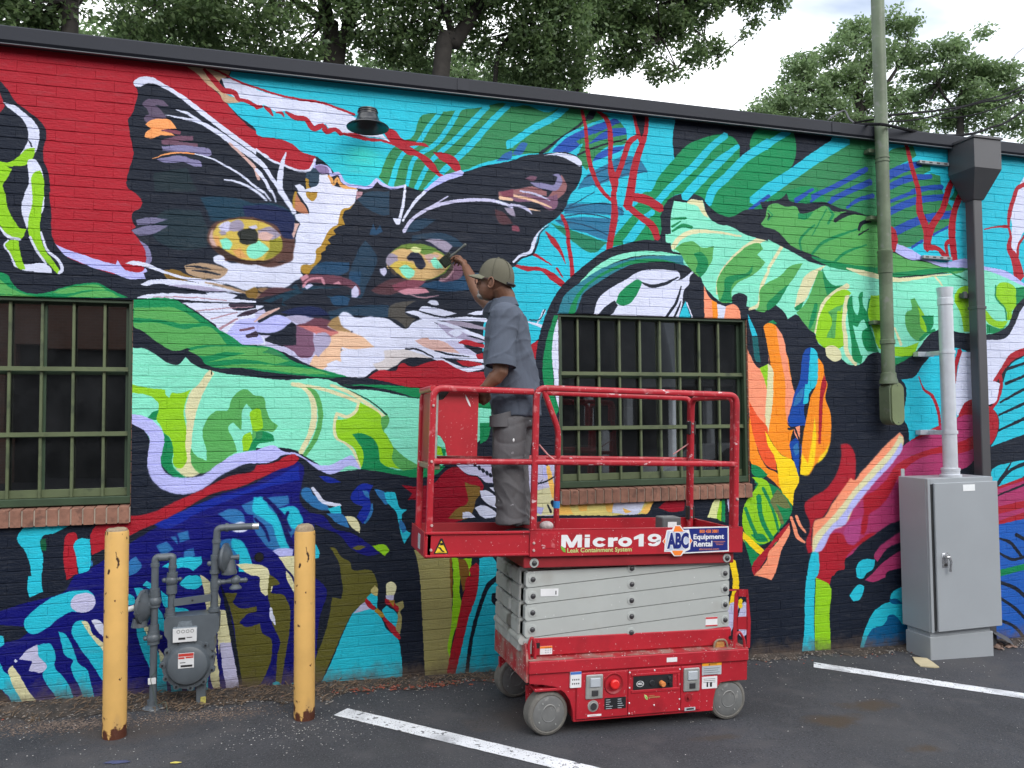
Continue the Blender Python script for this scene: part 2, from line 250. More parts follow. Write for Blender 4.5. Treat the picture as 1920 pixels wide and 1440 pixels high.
MURAL = '''p R|-2229 2522 -1116 2353 -596 2299 -580 2275 -404 2105 -159 1869 -76 1832 92 1795 220 1735 93 1529 -173 1474 -490 1024 -874 906 -1170 942 -1316 1072 -1392 1384 -2203 1355
p T|-308 2282 7521 2405 7429 803 6220 1123 6047 1232 5800 1267 5601 1315 5331 1268 5125 1303 4885 1402 4718 1559 4615 1624 4485 1654 4319 1675 4205 1711 3967 1689 3856 1708 3833 1759 3783 1713 3661 1683 3612 1617 3445 1595 3326 1535 3233 1550 3154 1596 3086 1668 2815 1649 2770 1610 2730 1506 2721 1355 2666 1316 2449 1279 2278 1221 2130 1115 2005 1012 1943 952 1860 834 1799 698 1757 564 1697 515 1347 462 1349 741 703 1539 436 1555 228 1736 126 1762 66 1810 -1 1831 -117 1837 -159 1860 -159 1869 -257 1955 -339 2043
p TAN|-604 2266 -308 2273 -340 2208 -380 2186 -372 2117 -323 2088 -266 2068 -258 2051 -315 2041 -347 2042 -388 2098 -452 2143 -516 2205
p W|-372 2196 -291 2196 -218 2170 -160 2154 -160 2145 -77 2128 74 2105 262 2098 383 2065 471 2029 658 1929 703 1887 730 1862 649 1900 569 1902 471 1911 384 1911 349 1935 297 1939 279 1964 228 1941 176 1963 151 1996 91 1990 40 2025 -35 2013 -77 2035 -110 2049 -159 2035 -160 2044 -217 2073 -258 2069 -339 2121
s R 12 16|-485 2261 -421 2251 -340 2217 -259 2183 -160 2159 -61 2134 74 2113 262 2102 383 2070 471 2043
s R 17 37 34 37 25|-477 2244 -420 2182 -356 2119 -291 2109 -266 2068
s R 25 24|-266 2068 -217 2064 -159 2035
s R 31 17|-159 2028 -122 2039
s R 12 29 7|-110 2041 -77 2018 -52 1980
s R 9 22 7|-35 2009 -2 2008 17 1983
s R 14 38 31 30 46 26 41 23 27|24 2019 91 1986 151 1983 202 1925 262 1949 288 1911 349 1931 384 1902
s R 12 36 22 18 13|384 1907 471 1902 569 1884 649 1886 739 1863
p R|-175 1841 -117 1837 -1 1831 66 1810 126 1762 211 1734 177 1655 8 1677 -75 1700 -174 1762
p g|631 1634 730 1843 794 1895 849 1919 932 2090 1025 2115 1359 2190 1535 2233 1574 2218 1674 2238 1845 2202 1958 2258 2229 2262 2356 2210 2185 2123 1976 2024 1862 1916 1771 1898 1571 1852 1551 1841 1356 1776 1193 1716 930 1560 793 1582 712 1567
s T 32 32 33 31 40|1063 2131 969 2005 904 1896 794 1803 712 1580
s T 38 36 34 31 28|1195 2169 1119 2029 1024 1898 876 1782 820 1584
s T 39 44 34 34 31|1398 2204 1281 2073 1147 1928 977 1754 884 1571
s T 39 45 48 43 31|1560 2236 1416 2086 1261 1901 1099 1736 949 1566
p T|1533 1964 1582 1987 1582 1920 1532 1906
s T 57 50 46 53|1989 2262 1906 2184 1722 2068 1552 1937
s T 23 33 29 16|1202 1702 1356 1772 1571 1842 1681 1876
s K 31 18 14 26|2197 2254 2112 2156 1945 2026 1781 1894
p K|2229 2262 2176 2251 2133 2178 2186 2183
p B|1571 1871 1661 1966 1691 1959 1631 1871
p B|1453 1808 1522 1876 1572 1900 1571 1852
p R|667 1939 694 1973 739 1964 785 1913 885 1899 950 1891 978 1866 904 1873 839 1862 904 1831 1005 1766 1052 1695 1098 1671 1070 1666 977 1717 876 1801 839 1802 775 1838 730 1862
p R|1005 1840 1090 1838 1165 1807 1193 1763 1202 1707 1164 1713 1099 1764 1043 1797
p g|2057 1874 2121 2018 2185 2133 2356 2210 2430 2167 2462 2100 2461 2049 2289 1984 2139 1802
p b|1862 1916 1976 2024 2185 2133 2377 2207 2415 2186 2291 2123 2142 2040 2006 1924
p g|2058 2012 2206 2085 2142 2020 2079 1994
s T 16 22 20 21|1847 1905 1976 2034 2143 2129 2367 2221
p b|2333 2128 2452 2149 2464 2100 2290 2049 2141 1990
p b|2182 1870 2225 1928 2353 1989 2471 2015 2395 1963 2288 1914
s K 14 13|2067 1910 2204 1976 2461 2065
p s2|2054 1638 2117 1742 2287 1854 2470 1940 2567 1918 2631 1833 2392 1763 2221 1690 2179 1648 2053 1580 1980 1516
s s3 8 8|2137 1664 2349 1770 2620 1832
s s3 8 8|2117 1742 2286 1824 2502 1892
p T|2043 1638 2200 1699 2221 1651 2136 1615 2001 1527 1991 1575
p s2|1970 1525 2136 1556 2325 1564 2421 1536 2430 1487 2324 1485 2156 1484 1959 1471
p s2|1887 1418 2051 1452 2281 1457 2425 1455 2408 1426 2322 1371 2311 1331 2195 1334 2050 1355 1938 1387
p gd|1851 1399 1968 1369 2112 1329 2300 1276 2268 1259 2214 1208 2152 1199 2090 1230 2008 1284
p s2|2050 1374 2217 1355 2311 1331 2300 1291 2174 1323
s s3 9 9|1970 1506 2136 1549 2325 1564 2431 1517
s s3 9 9|1949 1451 2135 1482 2323 1455 2408 1426
s s3 9 9|1897 1418 2134 1394 2311 1331
s s3 9 5|2001 1527 2094 1583 2200 1649
s gd 20 10|2174 1274 2215 1247
p K|2878 2283 4299 2274 4167 2109 3875 1944 3500 1914 3345 1849 2855 1943 2845 2013 2848 2167
p g2|2855 1953 2947 2053 3108 2135 3294 2177 3375 2155 3410 2106 3412 1980 3406 1937 3503 2030 3518 2158 3567 2237 3616 2260 3676 2263 3676 2258 3909 2264 3931 2164 3915 2033 3863 1943 4427 2264 4729 2270 4714 1835 4706 1602 4615 1624 4319 1675 4205 1711 3967 1689 3856 1708 3833 1759 3783 1713 3661 1683 3662 1694 3612 1617 3445 1595 3326 1535 3233 1550 3154 1596 3086 1668 2815 1649 2747 1558 2730 1506 2721 1355 2666 1316 2449 1279 2331 1253 2332 1332 2441 1498 2540 1584 2607 1679 2639 1682 2718 1799
p g|4427 2253 4729 2270 4714 1835 4706 1602 4615 1624 4319 1675 4205 1711 4157 1794 3736 1763 4038 2001
s T 51 57 57 54|3300 2174 3175 2074 3035 1927 2783 1692 2614 1499 2438 1279
s T 34 71 71 64|3409 2100 3243 1965 2974 1706 2928 1657
s T 75 67 66 72 65|3686 2152 3466 2006 3298 1845 3168 1721 3131 1625
s T 51 50|3872 2261 3673 2130 3648 2106
s T 108 98 92 102 67|4414 2252 4102 2060 3887 1913 3664 1768 3518 1673
s T 52 47|2496 1531 2376 1394 2322 1332
p g2|2495 1471 2561 1576 2670 1573 2724 1506 2721 1355 2560 1475
s T 42 42|2670 1533 2603 1488
s T 48 48|2592 1447 2470 1290
s b 44 40|4602 2017 4364 1886 4068 1744
s b 53 42|4640 1913 4413 1813 4257 1736
s b 26 21|4082 1810 3906 1711
s b 23 21|4031 1774 3905 1684
s b 26 21|4196 1808 4054 1706
s b 36 31|4413 1824 4218 1699
s b 41 21|4660 1798 4488 1742 4396 1678
s b 29 25|3675 1727 3492 1603
p g|4819 2167 5024 2241 5079 2252 5110 2170 5019 2117 4813 2010
p g|4814 2021 5019 2105 5157 2128 5246 2102 5250 2034 5347 2019 5358 1940 5369 1884 5395 1828 5475 1720 5429 1614 5342 1552 5202 1498 5047 1400 4899 1408 4875 1490 4797 1552
s T 25 20|4833 2011 5005 2099 5116 2148
s T 20 23|5138 1991 5257 2046
s b 74 74 50|4812 1976 4949 2043 5156 2106
s b 49 62 38|4808 1876 5000 1963 5256 2006
s b 45 43|5051 1860 5189 1899 5371 1924
s b 29 35|4804 1753 5050 1849 5147 1878
s b 61 62 51|4801 1669 5075 1783 5396 1842
s b 73 70 64|4862 1512 5138 1630 5482 1703
s b 25 33|5257 1507 5435 1589
s b 25 25|5033 1388 5145 1455
p T|5192 1436 5257 1496 5427 1577 5408 1453 5322 1392 5212 1420
p T|5040 1382 5130 1432 5147 1326
p gd|5490 1892 5502 2020 5555 1943 5575 1899 5493 1812 5437 1820
s R 37 45 52 70 75 75|5005 2268 5058 2064 5119 1865 5127 1696 5189 1543 5190 1385
s R 61 58 68 62|5426 1893 5364 1735 5246 1580 5185 1418
s R 44 64|5502 2031 5419 1887
s R 64 59 76 64|5582 1905 5498 1755 5455 1570 5473 1309
s R 55 38 50|5198 1402 5308 1391 5375 1327
s R 33 46|5403 1328 5394 1447 5458 1473
p R|4798 1575 4863 1534 4893 1436 4870 1346 4790 1342
p W|6185 1979 7184 2264 7150 1648 6242 1594 6177 1484 6158 1401 6114 1410 6088 1491 6110 1644 6093 1761 6150 1871
s R 40 35 53 26 29 79 119|6270 2015 6185 1973 6152 1906 6093 1761 6072 1630 6091 1550 6068 1443 6126 1353 6171 1191
s R 10 13 34|5799 1588 5946 1620 6080 1629
s R 19 32|6248 1559 6177 1472 6156 1354
s R 25 27 33 37 31 27|2108 2244 2133 2128 2151 1932 2181 1806 2263 1654 2326 1599
s R 41 56 49 49|2348 1660 2356 1482 2327 1332 2307 1222
s R 25 37 41 31 58 72 37|2229 2262 2308 2185 2332 2048 2325 1897 2339 1789 2354 1750 2358 1661
s R 52 41 42 46 32|2360 1751 2393 1813 2449 1958 2482 2041 2554 2098
p K|2529 2253 2622 2257 2603 2123 2575 2040 2554 2119
s R 23 32 36|2524 2252 2554 2119 2585 2041
s R 28 36 53 59 69 68|2633 2263 2614 2114 2557 1968 2517 1833 2487 1671 2458 1549
s R 52 46 53 69 53|2464 1559 2560 1490 2668 1412 2699 1333
s R 62 74 64|2487 1635 2627 1615 2736 1557
s R 26 30 32 30 36|1941 1460 1978 1380 1992 1244 2011 1129 2020 1003
s R 6 46 26 4|1815 1336 1875 1267 1930 1193 1970 1103
s R 21 18 6|1714 1170 1783 1137 1863 1091
s R 18 10|1898 1073 1943 1010
s R 19 33 24 55 40|1579 1081 1663 1060 1792 1056 1862 1011 1958 948
p K|-880 2095 -865 2130 -804 2146 -703 2106 -578 2039 -418 1921 -289 1839 -158 1746 -158 1755 -67 1692 8 1668 177 1646 211 1716 263 1685 301 1670 314 1626 366 1631 401 1579 489 1559 577 1566 617 1614 667 1582 721 1567 802 1587 930 1560 1070 1659 1202 1707 1356 1767 1571 1828 1670 1870 1821 1898 2006 1919 2078 1891 2100 1839 2075 1699 2002 1596 1970 1515 1897 1433 1836 1390 1775 1338 1755 1289 1744 1231 1714 1162 1644 1140 1574 1070 1495 934 1397 790 1348 611 1346 342 1213 331 1064 394 790 399 737 354 612 335 533 272 97 286 -488 686 -613 749 -870 757 -947 787 -806 884 -814 925 -803 1009 -815 1075 -854 1139 -888 1179 -862 1202 -881 1230 -882 1292 -841 1324 -830 1350 -880 1422 -906 1436 -904 1562 -889 1614 -882 1656 -895 1739 -907 1805 -908 1889 -893 1908 -875 1977 -864 2063
p W|-888 2111 -865 2139 -835 2153 -781 2155 -735 2133 -657 2094 -499 1991 -386 1907 -289 1839 -158 1750 -75 1700 -75 1687 -158 1741 -158 1720 -305 1811 -434 1903 -546 1986 -625 2046 -703 2089 -750 2109 -804 2116 -857 2085 -880 2091
p p1|-833 1973 -818 2004 -764 2018 -702 2004 -683 1980 -733 1979 -764 1980 -733 1958 -702 1919 -694 1902 -748 1888 -809 1861 -824 1881 -817 1907 -794 1918 -810 1950
p O2|-816 1852 -786 1880 -732 1896 -678 1895 -655 1872 -635 1840 -693 1834 -724 1819 -670 1811 -644 1795 -731 1788 -785 1764 -819 1771 -816 1797 -785 1825
p m1|-732 1826 -662 1836 -609 1825 -615 1806 -654 1808 -701 1817
p m2|-723 1759 -630 1796 -536 1802 -536 1776 -630 1763 -583 1758 -511 1757 -511 1734 -606 1738 -719 1734
p p2|-719 1720 -630 1738 -512 1736 -437 1725 -425 1696 -448 1679 -512 1695 -614 1695 -715 1696
s O2 3 10 10 8|-776 1638 -691 1675 -614 1691 -528 1691
s W 7 12 13 19|-528 1691 -440 1673 -336 1626 -255 1581 -152 1502 -107 1474
p p2|-749 1638 -683 1658 -629 1671 -551 1659 -488 1639 -484 1612 -519 1609 -590 1631 -683 1621 -722 1624
s W 3 17 33 37 26 22|-702 1923 -624 1916 -498 1896 -386 1838 -289 1773 -153 1685 -108 1645 -58 1570 1 1487
s W 5 18 17|-640 1961 -577 1948 -498 1901
s PK 13 22 19|-321 1779 -256 1720 -153 1606 -140 1555
s W 22 22 17|-157 1623 -107 1562 -66 1482
s W 7 13 19 15|-351 1538 -287 1533 -152 1475 -90 1423
s W 14 15 9|-66 1499 -49 1466 -32 1414
s W 12 9|-107 1479 -65 1421
s W 7 31 38 34 29|29 1749 8 1681 -4 1610 -1 1487 22 1453 85 1352
p n1|152 1596 203 1675 246 1639 246 1541 212 1502 169 1561
p n2|-767 1548 -574 1598 -510 1449 -758 1431
p W|84 1533 118 1544 144 1524 152 1498 144 1444 118 1478 101 1512
p oc|152 1587 169 1584 177 1535 203 1511 178 1473 161 1499 161 1499
p s4|-494 1416 -383 1428 -254 1420 -156 1397 -74 1407 9 1391 85 1325 69 1228 11 1102 -172 1283 -334 1277 -429 1266 -449 1325
p n3|-237 1374 -156 1388 -74 1394 77 1334 85 1229 77 1123 28 1068 -6 1153 -40 1221 -106 1269 -212 1297
p n4|-726 1298 -493 1331 -444 1197 -452 1094 -647 1075 -763 1153
p p2|-846 1123 -800 1092 -777 1044 -776 985 -806 959 -803 1009 -815 1075
p p3|-863 1247 -779 1268 -678 1259 -771 1226 -855 1216
p p3|-888 1179 -802 1214 -675 1221 -725 1187 -801 1153 -869 1159
p L|-1305 1073 -1258 1047 -1171 1019 -1098 994 -1024 973 -972 963 -965 991 -949 964 -919 933 -874 922 -829 924 -806 950 -795 926 -817 917 -804 882 -911 879 -986 909 -1097 937 -1170 966 -1258 1011
p br1|-444 1197 -413 1250 -334 1285 -213 1308 -155 1305 -106 1291 -23 1255 19 1185 86 1183 78 1053 11 1032 -72 993 -154 996 -211 1008 -292 1017 -364 1048 -420 1096 -448 1137
p LP|-436 1172 -413 1225 -413 1165 -380 1098 -420 1113
p Yb|-413 1190 -389 1243 -317 1280 -212 1293 -155 1288 -89 1270 -31 1230 2 1180 6 1119 -31 1065 -105 1030 -154 1028 -186 1022 -268 1044 -340 1083 -396 1123
p O3|-409 1174 -381 1167 -372 1099 -332 1084 -396 1114
p O3|-300 1085 -252 1105 -203 1039 -268 1044
p LV|-385 1233 -333 1271 -305 1266 -317 1212 -357 1192
p p4|-309 1265 -253 1284 -227 1253 -240 1218 -317 1209
p M|-373 1148 -333 1163 -299 1128 -315 1091 -356 1091
p ol|-73 1176 6 1180 7 1110 -47 1055 -105 1033 -72 1106
p p4|-147 1223 -65 1250 2 1202 -56 1166 -130 1185
p PK|-155 1197 -106 1217 -40 1195 -81 1158 -138 1172
p M|-211 1073 -203 1115 -154 1145 -138 1163 -105 1139 -71 1106 -105 1069 -154 1038 -187 1039
p dk|-270 1199 -236 1224 -155 1223 -143 1198 -154 1145 -211 1127 -252 1140 -256 1165
p LV|-204 1244 -155 1258 -145 1239 -171 1229
p W|224 1543 241 1620 297 1623 315 1573 349 1548 436 1550 493 1537 489 1523 480 1486 471 1449 428 1410 393 1399 384 1363 367 1326 358 1289 341 1284 298 1241 272 1186 255 1150 221 1113 221 1060 204 1023 137 1011 124 967 137 950 120 923 87 904 45 867 -13 852 -71 859 -153 855 -153 851 -153 817 -218 830 -331 868 -426 890 -379 902 -331 938 -322 964 -371 988 -403 1003 -413 1037 -380 1053 -348 1040 -332 1015 -211 1011 -154 1005 -154 1000 -72 991 11 1021 69 1035 78 1096 90 1158 98 1229 119 1288 94 1308 83 1341 127 1352 178 1354 169 1393 135 1444 101 1494 212 1538
s O3 23 21 18 25 20|306 1617 332 1560 358 1603 384 1560 480 1547
p oc|471 1445 436 1402 402 1382 393 1345 410 1293 367 1281 332 1252 350 1226 315 1207 298 1188 315 1162 281 1134 281 1116 255 1097 255 1061 230 1025 196 988 171 951 137 959 124 985 133 1007 204 1023 221 1060 221 1113 255 1150 272 1186 298 1241 341 1284 358 1289 367 1326 393 1399 428 1410
p oc|154 1498 229 1504 220 1458 195 1439 169 1455
p PB|76 1439 97 1485 118 1442 152 1400 174 1353 136 1355 93 1370 72 1395
s oc 17 14|93 1494 80 1440 81 1387
p PK|85 1286 117 1283 94 1229 81 1184 70 1201 81 1246
s br1 17 22 14|-340 1028 -154 1011 -63 997 69 1043
p s5|489 1469 542 1518 703 1539 702 1383 666 1372 613 1387 524 1435
p PB2|485 1523 524 1525 515 1498 485 1468
p s6|221 1015 437 1044 428 981 393 961 179 952
p s5|542 1197 586 1150 621 1079 595 988 551 896 507 805 454 812 437 963 472 1072 515 1164
p s6|437 981 515 985 507 895 437 927
p s6|568 1239 595 1313 613 1269 640 1307 657 1262 613 1237
p s5|792 1270 838 1328 930 1371 1022 1367 883 1276
p s5|856 1247 975 1272 1068 1278 1162 1246 1228 1194 1143 1189 1068 1222 948 1232 856 1208
s W 15 20 20|811 1593 797 1463 767 1333
p W|727 1362 774 1350 776 1320 747 1321
s W 24 20 15|949 1561 866 1468 793 1344
s LV 9 13 15|1107 1536 976 1448 838 1347
s LV 24 22 24 23 21|800 1271 838 1337 930 1417 1069 1482 1258 1521 1451 1526 1573 1493
p br2|577 861 657 919 729 949 882 937 837 890 746 848 639 835
p s6|882 910 1161 976 1370 1023 1369 910 1067 875
p m2|1048 962 1161 1069 1218 1053 1198 978 1067 935
p eg|688 1047 702 1111 747 1154 792 1181 865 1194 957 1188 1040 1156 1124 1086 1114 1021 1048 976 965 948 882 940 810 950 747 993
p PC|684 1064 702 1106 747 1145 838 1154 957 1149 1068 1125 1114 1076 1095 1029 1039 982 965 951 883 943 810 952 747 995 688 1019
p p4|682 1087 711 1118 758 1104 758 1068 693 1027 679 1055
p Yb|688 1019 756 1068 810 1071 883 1047 874 1001 810 952 756 984 702 1014
p LP|938 1114 975 1129 1049 1119 975 1060
p M|765 1023 810 1045 875 1008 864 971 837 951 792 979
p dk2|819 1098 856 1132 901 1130 920 1113 940 1077 949 1050 919 1019 883 1036 865 1071 828 1079
p GG|911 1129 929 1179 1003 1174 1035 1154 938 1121
p CW|842 1154 874 1174 922 1159 911 1138 865 1135
p M|984 1079 1012 1108 1058 1060 1072 1035 1012 1032
s dk2 13 15 19 9|966 1202 1068 1148 1133 1077 1104 1011 1002 951
p p4|943 1222 1003 1234 1087 1225 1138 1189 1100 1148 1049 1165 975 1211
p PB2|1039 951 1104 1000 1144 1042 1142 1011 1104 965 1048 942
p LV|637 1008 675 1021 686 992 666 958 644 979
p m1|720 903 819 939 956 943 910 902 819 880 737 866
p PP|755 862 819 882 956 882 976 863 882 848 791 845
s PB2 5 13 6|828 846 928 825 1039 844
p br3|120 932 179 952 264 957 393 945 454 921 500 885 507 832 463 811 454 866 385 888 281 894 179 897 137 878
p s4|-112 766 12 823 95 887 133 827 129 879 437 874 454 812 316 812 265 753 12 744
p K|137 849 437 878 446 821 316 816 137 827
p K|12 762 95 813 299 807 316 750 46 735
s PP 17 14 16 17|139 869 179 917 256 933 275 892
p PP|329 895 367 917 386 894
p PP|120 932 162 953 179 934 137 904
p LV|450 857 480 894 500 859 487 812 454 810
p LV|146 870 188 891 206 883 163 853
p s6|307 807 393 821 441 803 428 754 333 755
p n3|-4 696 96 731 265 726 316 684 96 673
p s5|437 749 701 767 692 681 454 688 316 657 299 710
p brn|697 749 782 792 882 802 809 743 809 716 882 682 813 612 746 669 692 685
p brt|-161 844 -104 855 -30 834 -71 804 -161 777
s K 8 7|-153 842 -112 818 -71 833
p K|-233 728 -103 741 12 797 -4 700 -103 646 -200 617
p br2|-152 782 -21 813 95 852 12 857 -71 852
p LV2|-393 663 -152 696 -103 715 -70 673 29 671 214 663 368 623 524 574 568 450 437 324 181 348 14 424 -69 466 -151 481 -272 479 -392 604
p W|342 658 368 685 394 712 428 709 467 679 568 686 701 668 755 633 809 609 863 654 937 679 1019 649 1112 587 1158 565 1102 523 1065 439 1009 420 927 465 809 472 1000 411 790 398 737 354 612 335 533 278 385 286 266 331 317 367 385 456 551 476 603 482 524 547 437 590 385 624
p PC2|308 573 368 586 454 575 524 550 603 482 437 468 385 447 385 368 317 367 283 340 266 327 181 357 214 418 257 454 291 489
p W|291 367 351 389 420 368 385 297 317 314
p K|-118 512 -28 566 13 588 67 637 96 616 105 477 13 476 -69 500
p m3|96 616 163 609 206 567 207 505 216 453 198 416 122 406 72 451 13 484 97 486
p br3|104 617 163 655 248 666 333 649 291 612 385 572 441 570 316 582 180 608
p m4|104 615 222 611 316 585 454 572 368 568 282 540 197 575
p LV3|204 523 223 558 291 570 316 541 308 490 265 445 240 410 206 435 219 462
p oc2|291 619 342 674 368 685 385 624 454 579 351 586
s W 25 25 25 17|-151 528 -118 529 -102 491 -167 507
p LV3|29 674 121 682 214 663 113 624 71 642
s K 13 12|-159 558 -53 556 71 629
s dk2 9 9|385 456 472 617
p W|385 460 402 536 612 486 454 466
p PC2|368 586 454 575 524 550 603 482 437 468 351 490
p W|428 660 612 665 701 587 791 526 701 479 603 486 524 551 454 590
p LG|665 460 881 464 1000 411 790 398 737 354 612 335 594 370 665 398
p oc3|-711 938 -646 947 -529 904 -442 895 -567 880 -676 883
p tn|-584 973 -553 985 -411 990 -323 964 -331 938 -379 900 -442 897 -568 936
s K 6 15 5|-576 969 -506 971 -427 958
s K 5 16 8|-537 946 -458 941 -371 926
p W|-921 972 -875 989 -814 983 -722 946 -568 902 -450 890 -331 868 -410 856 -567 884 -722 927 -814 957 -889 966
p W|-835 845 -783 872 -722 883 -567 877 -442 857 -330 844 -218 812 -330 817 -489 845 -645 847 -737 853 -813 840
p LV3|-691 845 -567 852 -410 839 -322 820 -441 816 -567 833
s tn 8 17 17 8|-458 873 -346 852 -250 826 -169 799
p W|-866 757 -812 780 -736 792 -605 797 -449 797 -330 780 -152 765 -152 749 -409 746 -644 762 -797 757
p W|-457 808 -330 812 -262 795 -298 775 -409 776
s PB2 5 8 5|-759 769 -566 776 -330 763
p W|-605 739 -314 746 -306 721 -152 720 -103 732 -152 696 -152 644 -152 644 -249 599 -328 553 -376 594 -440 636 -503 684
p oc3|-218 827 -153 851 -145 847 -152 782 -209 789
p L|-328 554 -257 637 -152 657 -103 667 13 675 67 646 13 588 -53 562 -151 565 -118 538 -102 491 -151 490 -232 484
p W|-152 737 -102 735 -136 714 -152 703
s dp 13 28 8|-314 734 -249 738 -168 737
s dp 8 33 25|-265 665 -209 684 -148 703
s m2 15 18|-248 572 -164 593
s dp 22 37|-208 536 -147 554
s PB2 8 5|-566 682 -330 714 -168 728
s PB2 8 7|-424 641 -265 691
s PB2 16 12|-368 583 -265 648
s K 8 7|-870 759 -720 752 -488 748 -152 748
s PK 7 29 22 12|-160 631 -103 672 -45 704 -8 722
s K 18 17|-135 632 4 714
p W|805 723 882 734 955 711 1066 691 1216 702 1392 696 1391 671 1253 674 1084 674 973 675 882 700
p W|900 737 919 762 983 762 1164 725 1094 704 973 719
p W|960 794 983 808 1034 798 1040 778 992 779
p W|1242 722 1301 745 1392 746 1392 722 1291 719
s W 11 9|1349 751 1407 776
p LV3|1001 674 1140 652 1253 599 1371 546 1371 526 1158 540 1102 578
p p4|1066 673 1215 668 1377 630 1377 612 1159 643
s W 18 22 19|909 690 1112 642 1371 556
s W 18 17|1066 655 1253 588 1371 544
p W|1102 594 1159 614 1207 589 1158 563
s K 4 13 8|1234 569 1290 563 1371 537
p PK|872 532 954 552 1065 531 1158 487 1195 430 1065 456 936 490
p LV|1074 531 1158 535 1252 479 1337 425 1214 431 1139 485
s W 20 20 23|973 549 1158 544 1357 495
p R|1172 519 1186 532 1357 513 1357 488
s W 27 40 41 38|918 472 1018 446 1158 430 1356 405
s W 18 31 31 33 28|809 479 972 436 1111 374 1213 336 1356 358
s K 9 13 7|1009 466 1083 447 1252 424
s K 6 11 8|1214 497 1290 475 1347 462
p R|1157 395 1214 401 1342 381 1341 368 1204 366
p R|1299 443 1356 455 1356 411 1308 415
s K 13 13 9|809 472 881 473 1000 420
p R|559 278 630 326 754 336 763 363 799 377 835 355 972 388 1064 398 1139 358 1213 327 1346 323 1636 344 1697 515 1757 554 1746 421 1735 279 1345 175 880 211 683 237
s W 25 10|1804 765 1748 673
s W 12 25|1679 680 1798 648
s K 8 8|1809 774 1759 697 1689 695
s W 4 10 29 23 19 15|1836 1385 1765 1323 1729 1249 1704 1181 1624 1146 1574 1098
s K 4 10 14 10 12|1846 1381 1777 1319 1754 1241 1719 1167 1634 1130 1574 1070
p eye1|-412 1088 -332 1032 -211 999 -154 1000 -88 1010 -31 1043 -105 1028 -154 1025 -186 1020 -268 1042 -340 1081 -380 1111
p p4|-381 1201 -365 1176 -333 1187 -341 1203
p eye2|1048 971 1105 1020 1133 1086 1142 1050 1114 993 1058 963
p eye2|688 1042 711 993 756 963 747 990 702 1029
p W|1801 1880 1913 1913 2005 1909 2078 1886 2104 1849 2089 1826 2036 1851 1954 1883 1872 1893
p m2|1664 1701 1719 1731 1759 1723 1744 1698
p br4|1942 1757 1984 1672 1973 1633 1909 1569 1868 1489 1828 1525 1869 1625 1910 1667
p p2|1699 1680 1799 1683 1890 1680 1911 1735 1871 1749 1922 1757 1947 1718 1900 1635 1819 1639 1748 1653
p br4|1471 1595 1629 1631 1718 1652 1829 1622 1828 1593 1668 1591 1471 1557
p m3|1549 1563 1668 1591 1828 1583 1910 1608 1909 1521 1868 1489 1747 1539 1569 1545
s PC2 17 20 10|1539 1581 1717 1554 1863 1510
s LV 12 16 8|1628 1612 1748 1597 1853 1561
s PC2 14 14 4|1578 1508 1707 1486 1777 1478
s LV 14 25 6|1558 1511 1677 1486 1716 1455
s W 10 14 4|1451 1523 1509 1517 1539 1496
p br2|1441 1470 1499 1455 1577 1374 1479 1368 1450 1414
p m1|1481 1596 1579 1623 1579 1565 1500 1569
p m1|1567 1364 1616 1357 1626 1320 1567 1326
p p4|1509 1484 1578 1484 1597 1423 1548 1439
s PC2 29 19|1480 1553 1573 1546
s L 19 17 19 16 23 21 20 22 23 20 18 16|211 1716 207 1667 263 1680 301 1666 319 1622 362 1635 401 1579 489 1557 577 1566 617 1614 667 1580 721 1566 802 1585
s L 38 43 17|1207 1709 1070 1654 949 1561
s W 12 15 15 17 14|-158 1755 -67 1692 8 1664 177 1645 215 1721
p PV|211 1672 263 1685 297 1665 306 1626 246 1630
p K|-2221 2131 -1614 2036 -1571 1984 -1535 1923 -1471 1873 -1406 1822 -1366 1761 -1362 1729 -1375 1662 -1377 1580 -1351 1509 -1336 1388 -1342 1387 -1329 1226 -1328 1145 -1305 1073 -1258 1011 -1097 937 -948 886 -873 839 -947 771 -1591 747 -2189 726
p R|-2023 2076 -1613 1963 -1594 1909 -1590 1885 -1611 1846 -2018 1840
p W|-1598 1910 -1535 1895 -1470 1848 -1420 1796 -1401 1749 -1407 1675 -1424 1617 -1487 1591 -1502 1598 -1467 1670 -1460 1735 -1477 1791 -1520 1843 -1569 1879
p Y|-1423 1649 -1424 1617 -1458 1549 -1521 1527 -1570 1523 -1542 1510 -1562 1460 -1589 1401 -1578 1370 -1559 1267 -1523 1197 -1494 1155 -1459 1153 -1493 1087 -1528 1093 -1556 1107 -1599 1169 -2199 1170 -2206 1498 -1605 1549 -1564 1548 -1502 1598 -1467 1637
s K 5 11 6|-1462 1695 -1446 1672 -1440 1652
p W|-1455 1573 -1431 1580 -1394 1538 -1376 1483 -1371 1385 -1376 1263 -1449 1178 -1459 1153 -1489 1288 -1470 1378 -1453 1428 -1458 1508
p Y|-1421 1503 -1394 1514 -1376 1474 -1371 1385 -1383 1263 -1388 1157 -1365 1045 -1314 967 -1274 904 -1292 890 -1328 934 -1386 1004 -1437 1090 -1452 1145 -1450 1218 -1430 1332 -1435 1381
s W 11 17 18 17|-1383 1141 -1351 1038 -1275 953 -1267 913 -1285 894
s W 14 15 11|-1441 1106 -1400 1019 -1350 945
p W|-1540 966 -1519 949 -1456 940 -1357 949 -1321 910 -1320 896 -1398 895 -1469 904 -1518 925
s W 7 19 13|-1606 1168 -1556 1103 -1493 1088
p Y|-1576 1058 -1549 1082 -1500 1082 -1492 1015 -1462 912 -1490 909 -1526 973 -1555 1019
s W 9 10 9|-1552 1082 -1576 1049 -1547 1004 -1519 941
p D|-2194 940 -1594 890 -1559 877 -1531 829 -1488 783 -1418 766 -1347 776 -1240 817 -1154 838 -1066 842 -984 798 -898 760 -2189 714
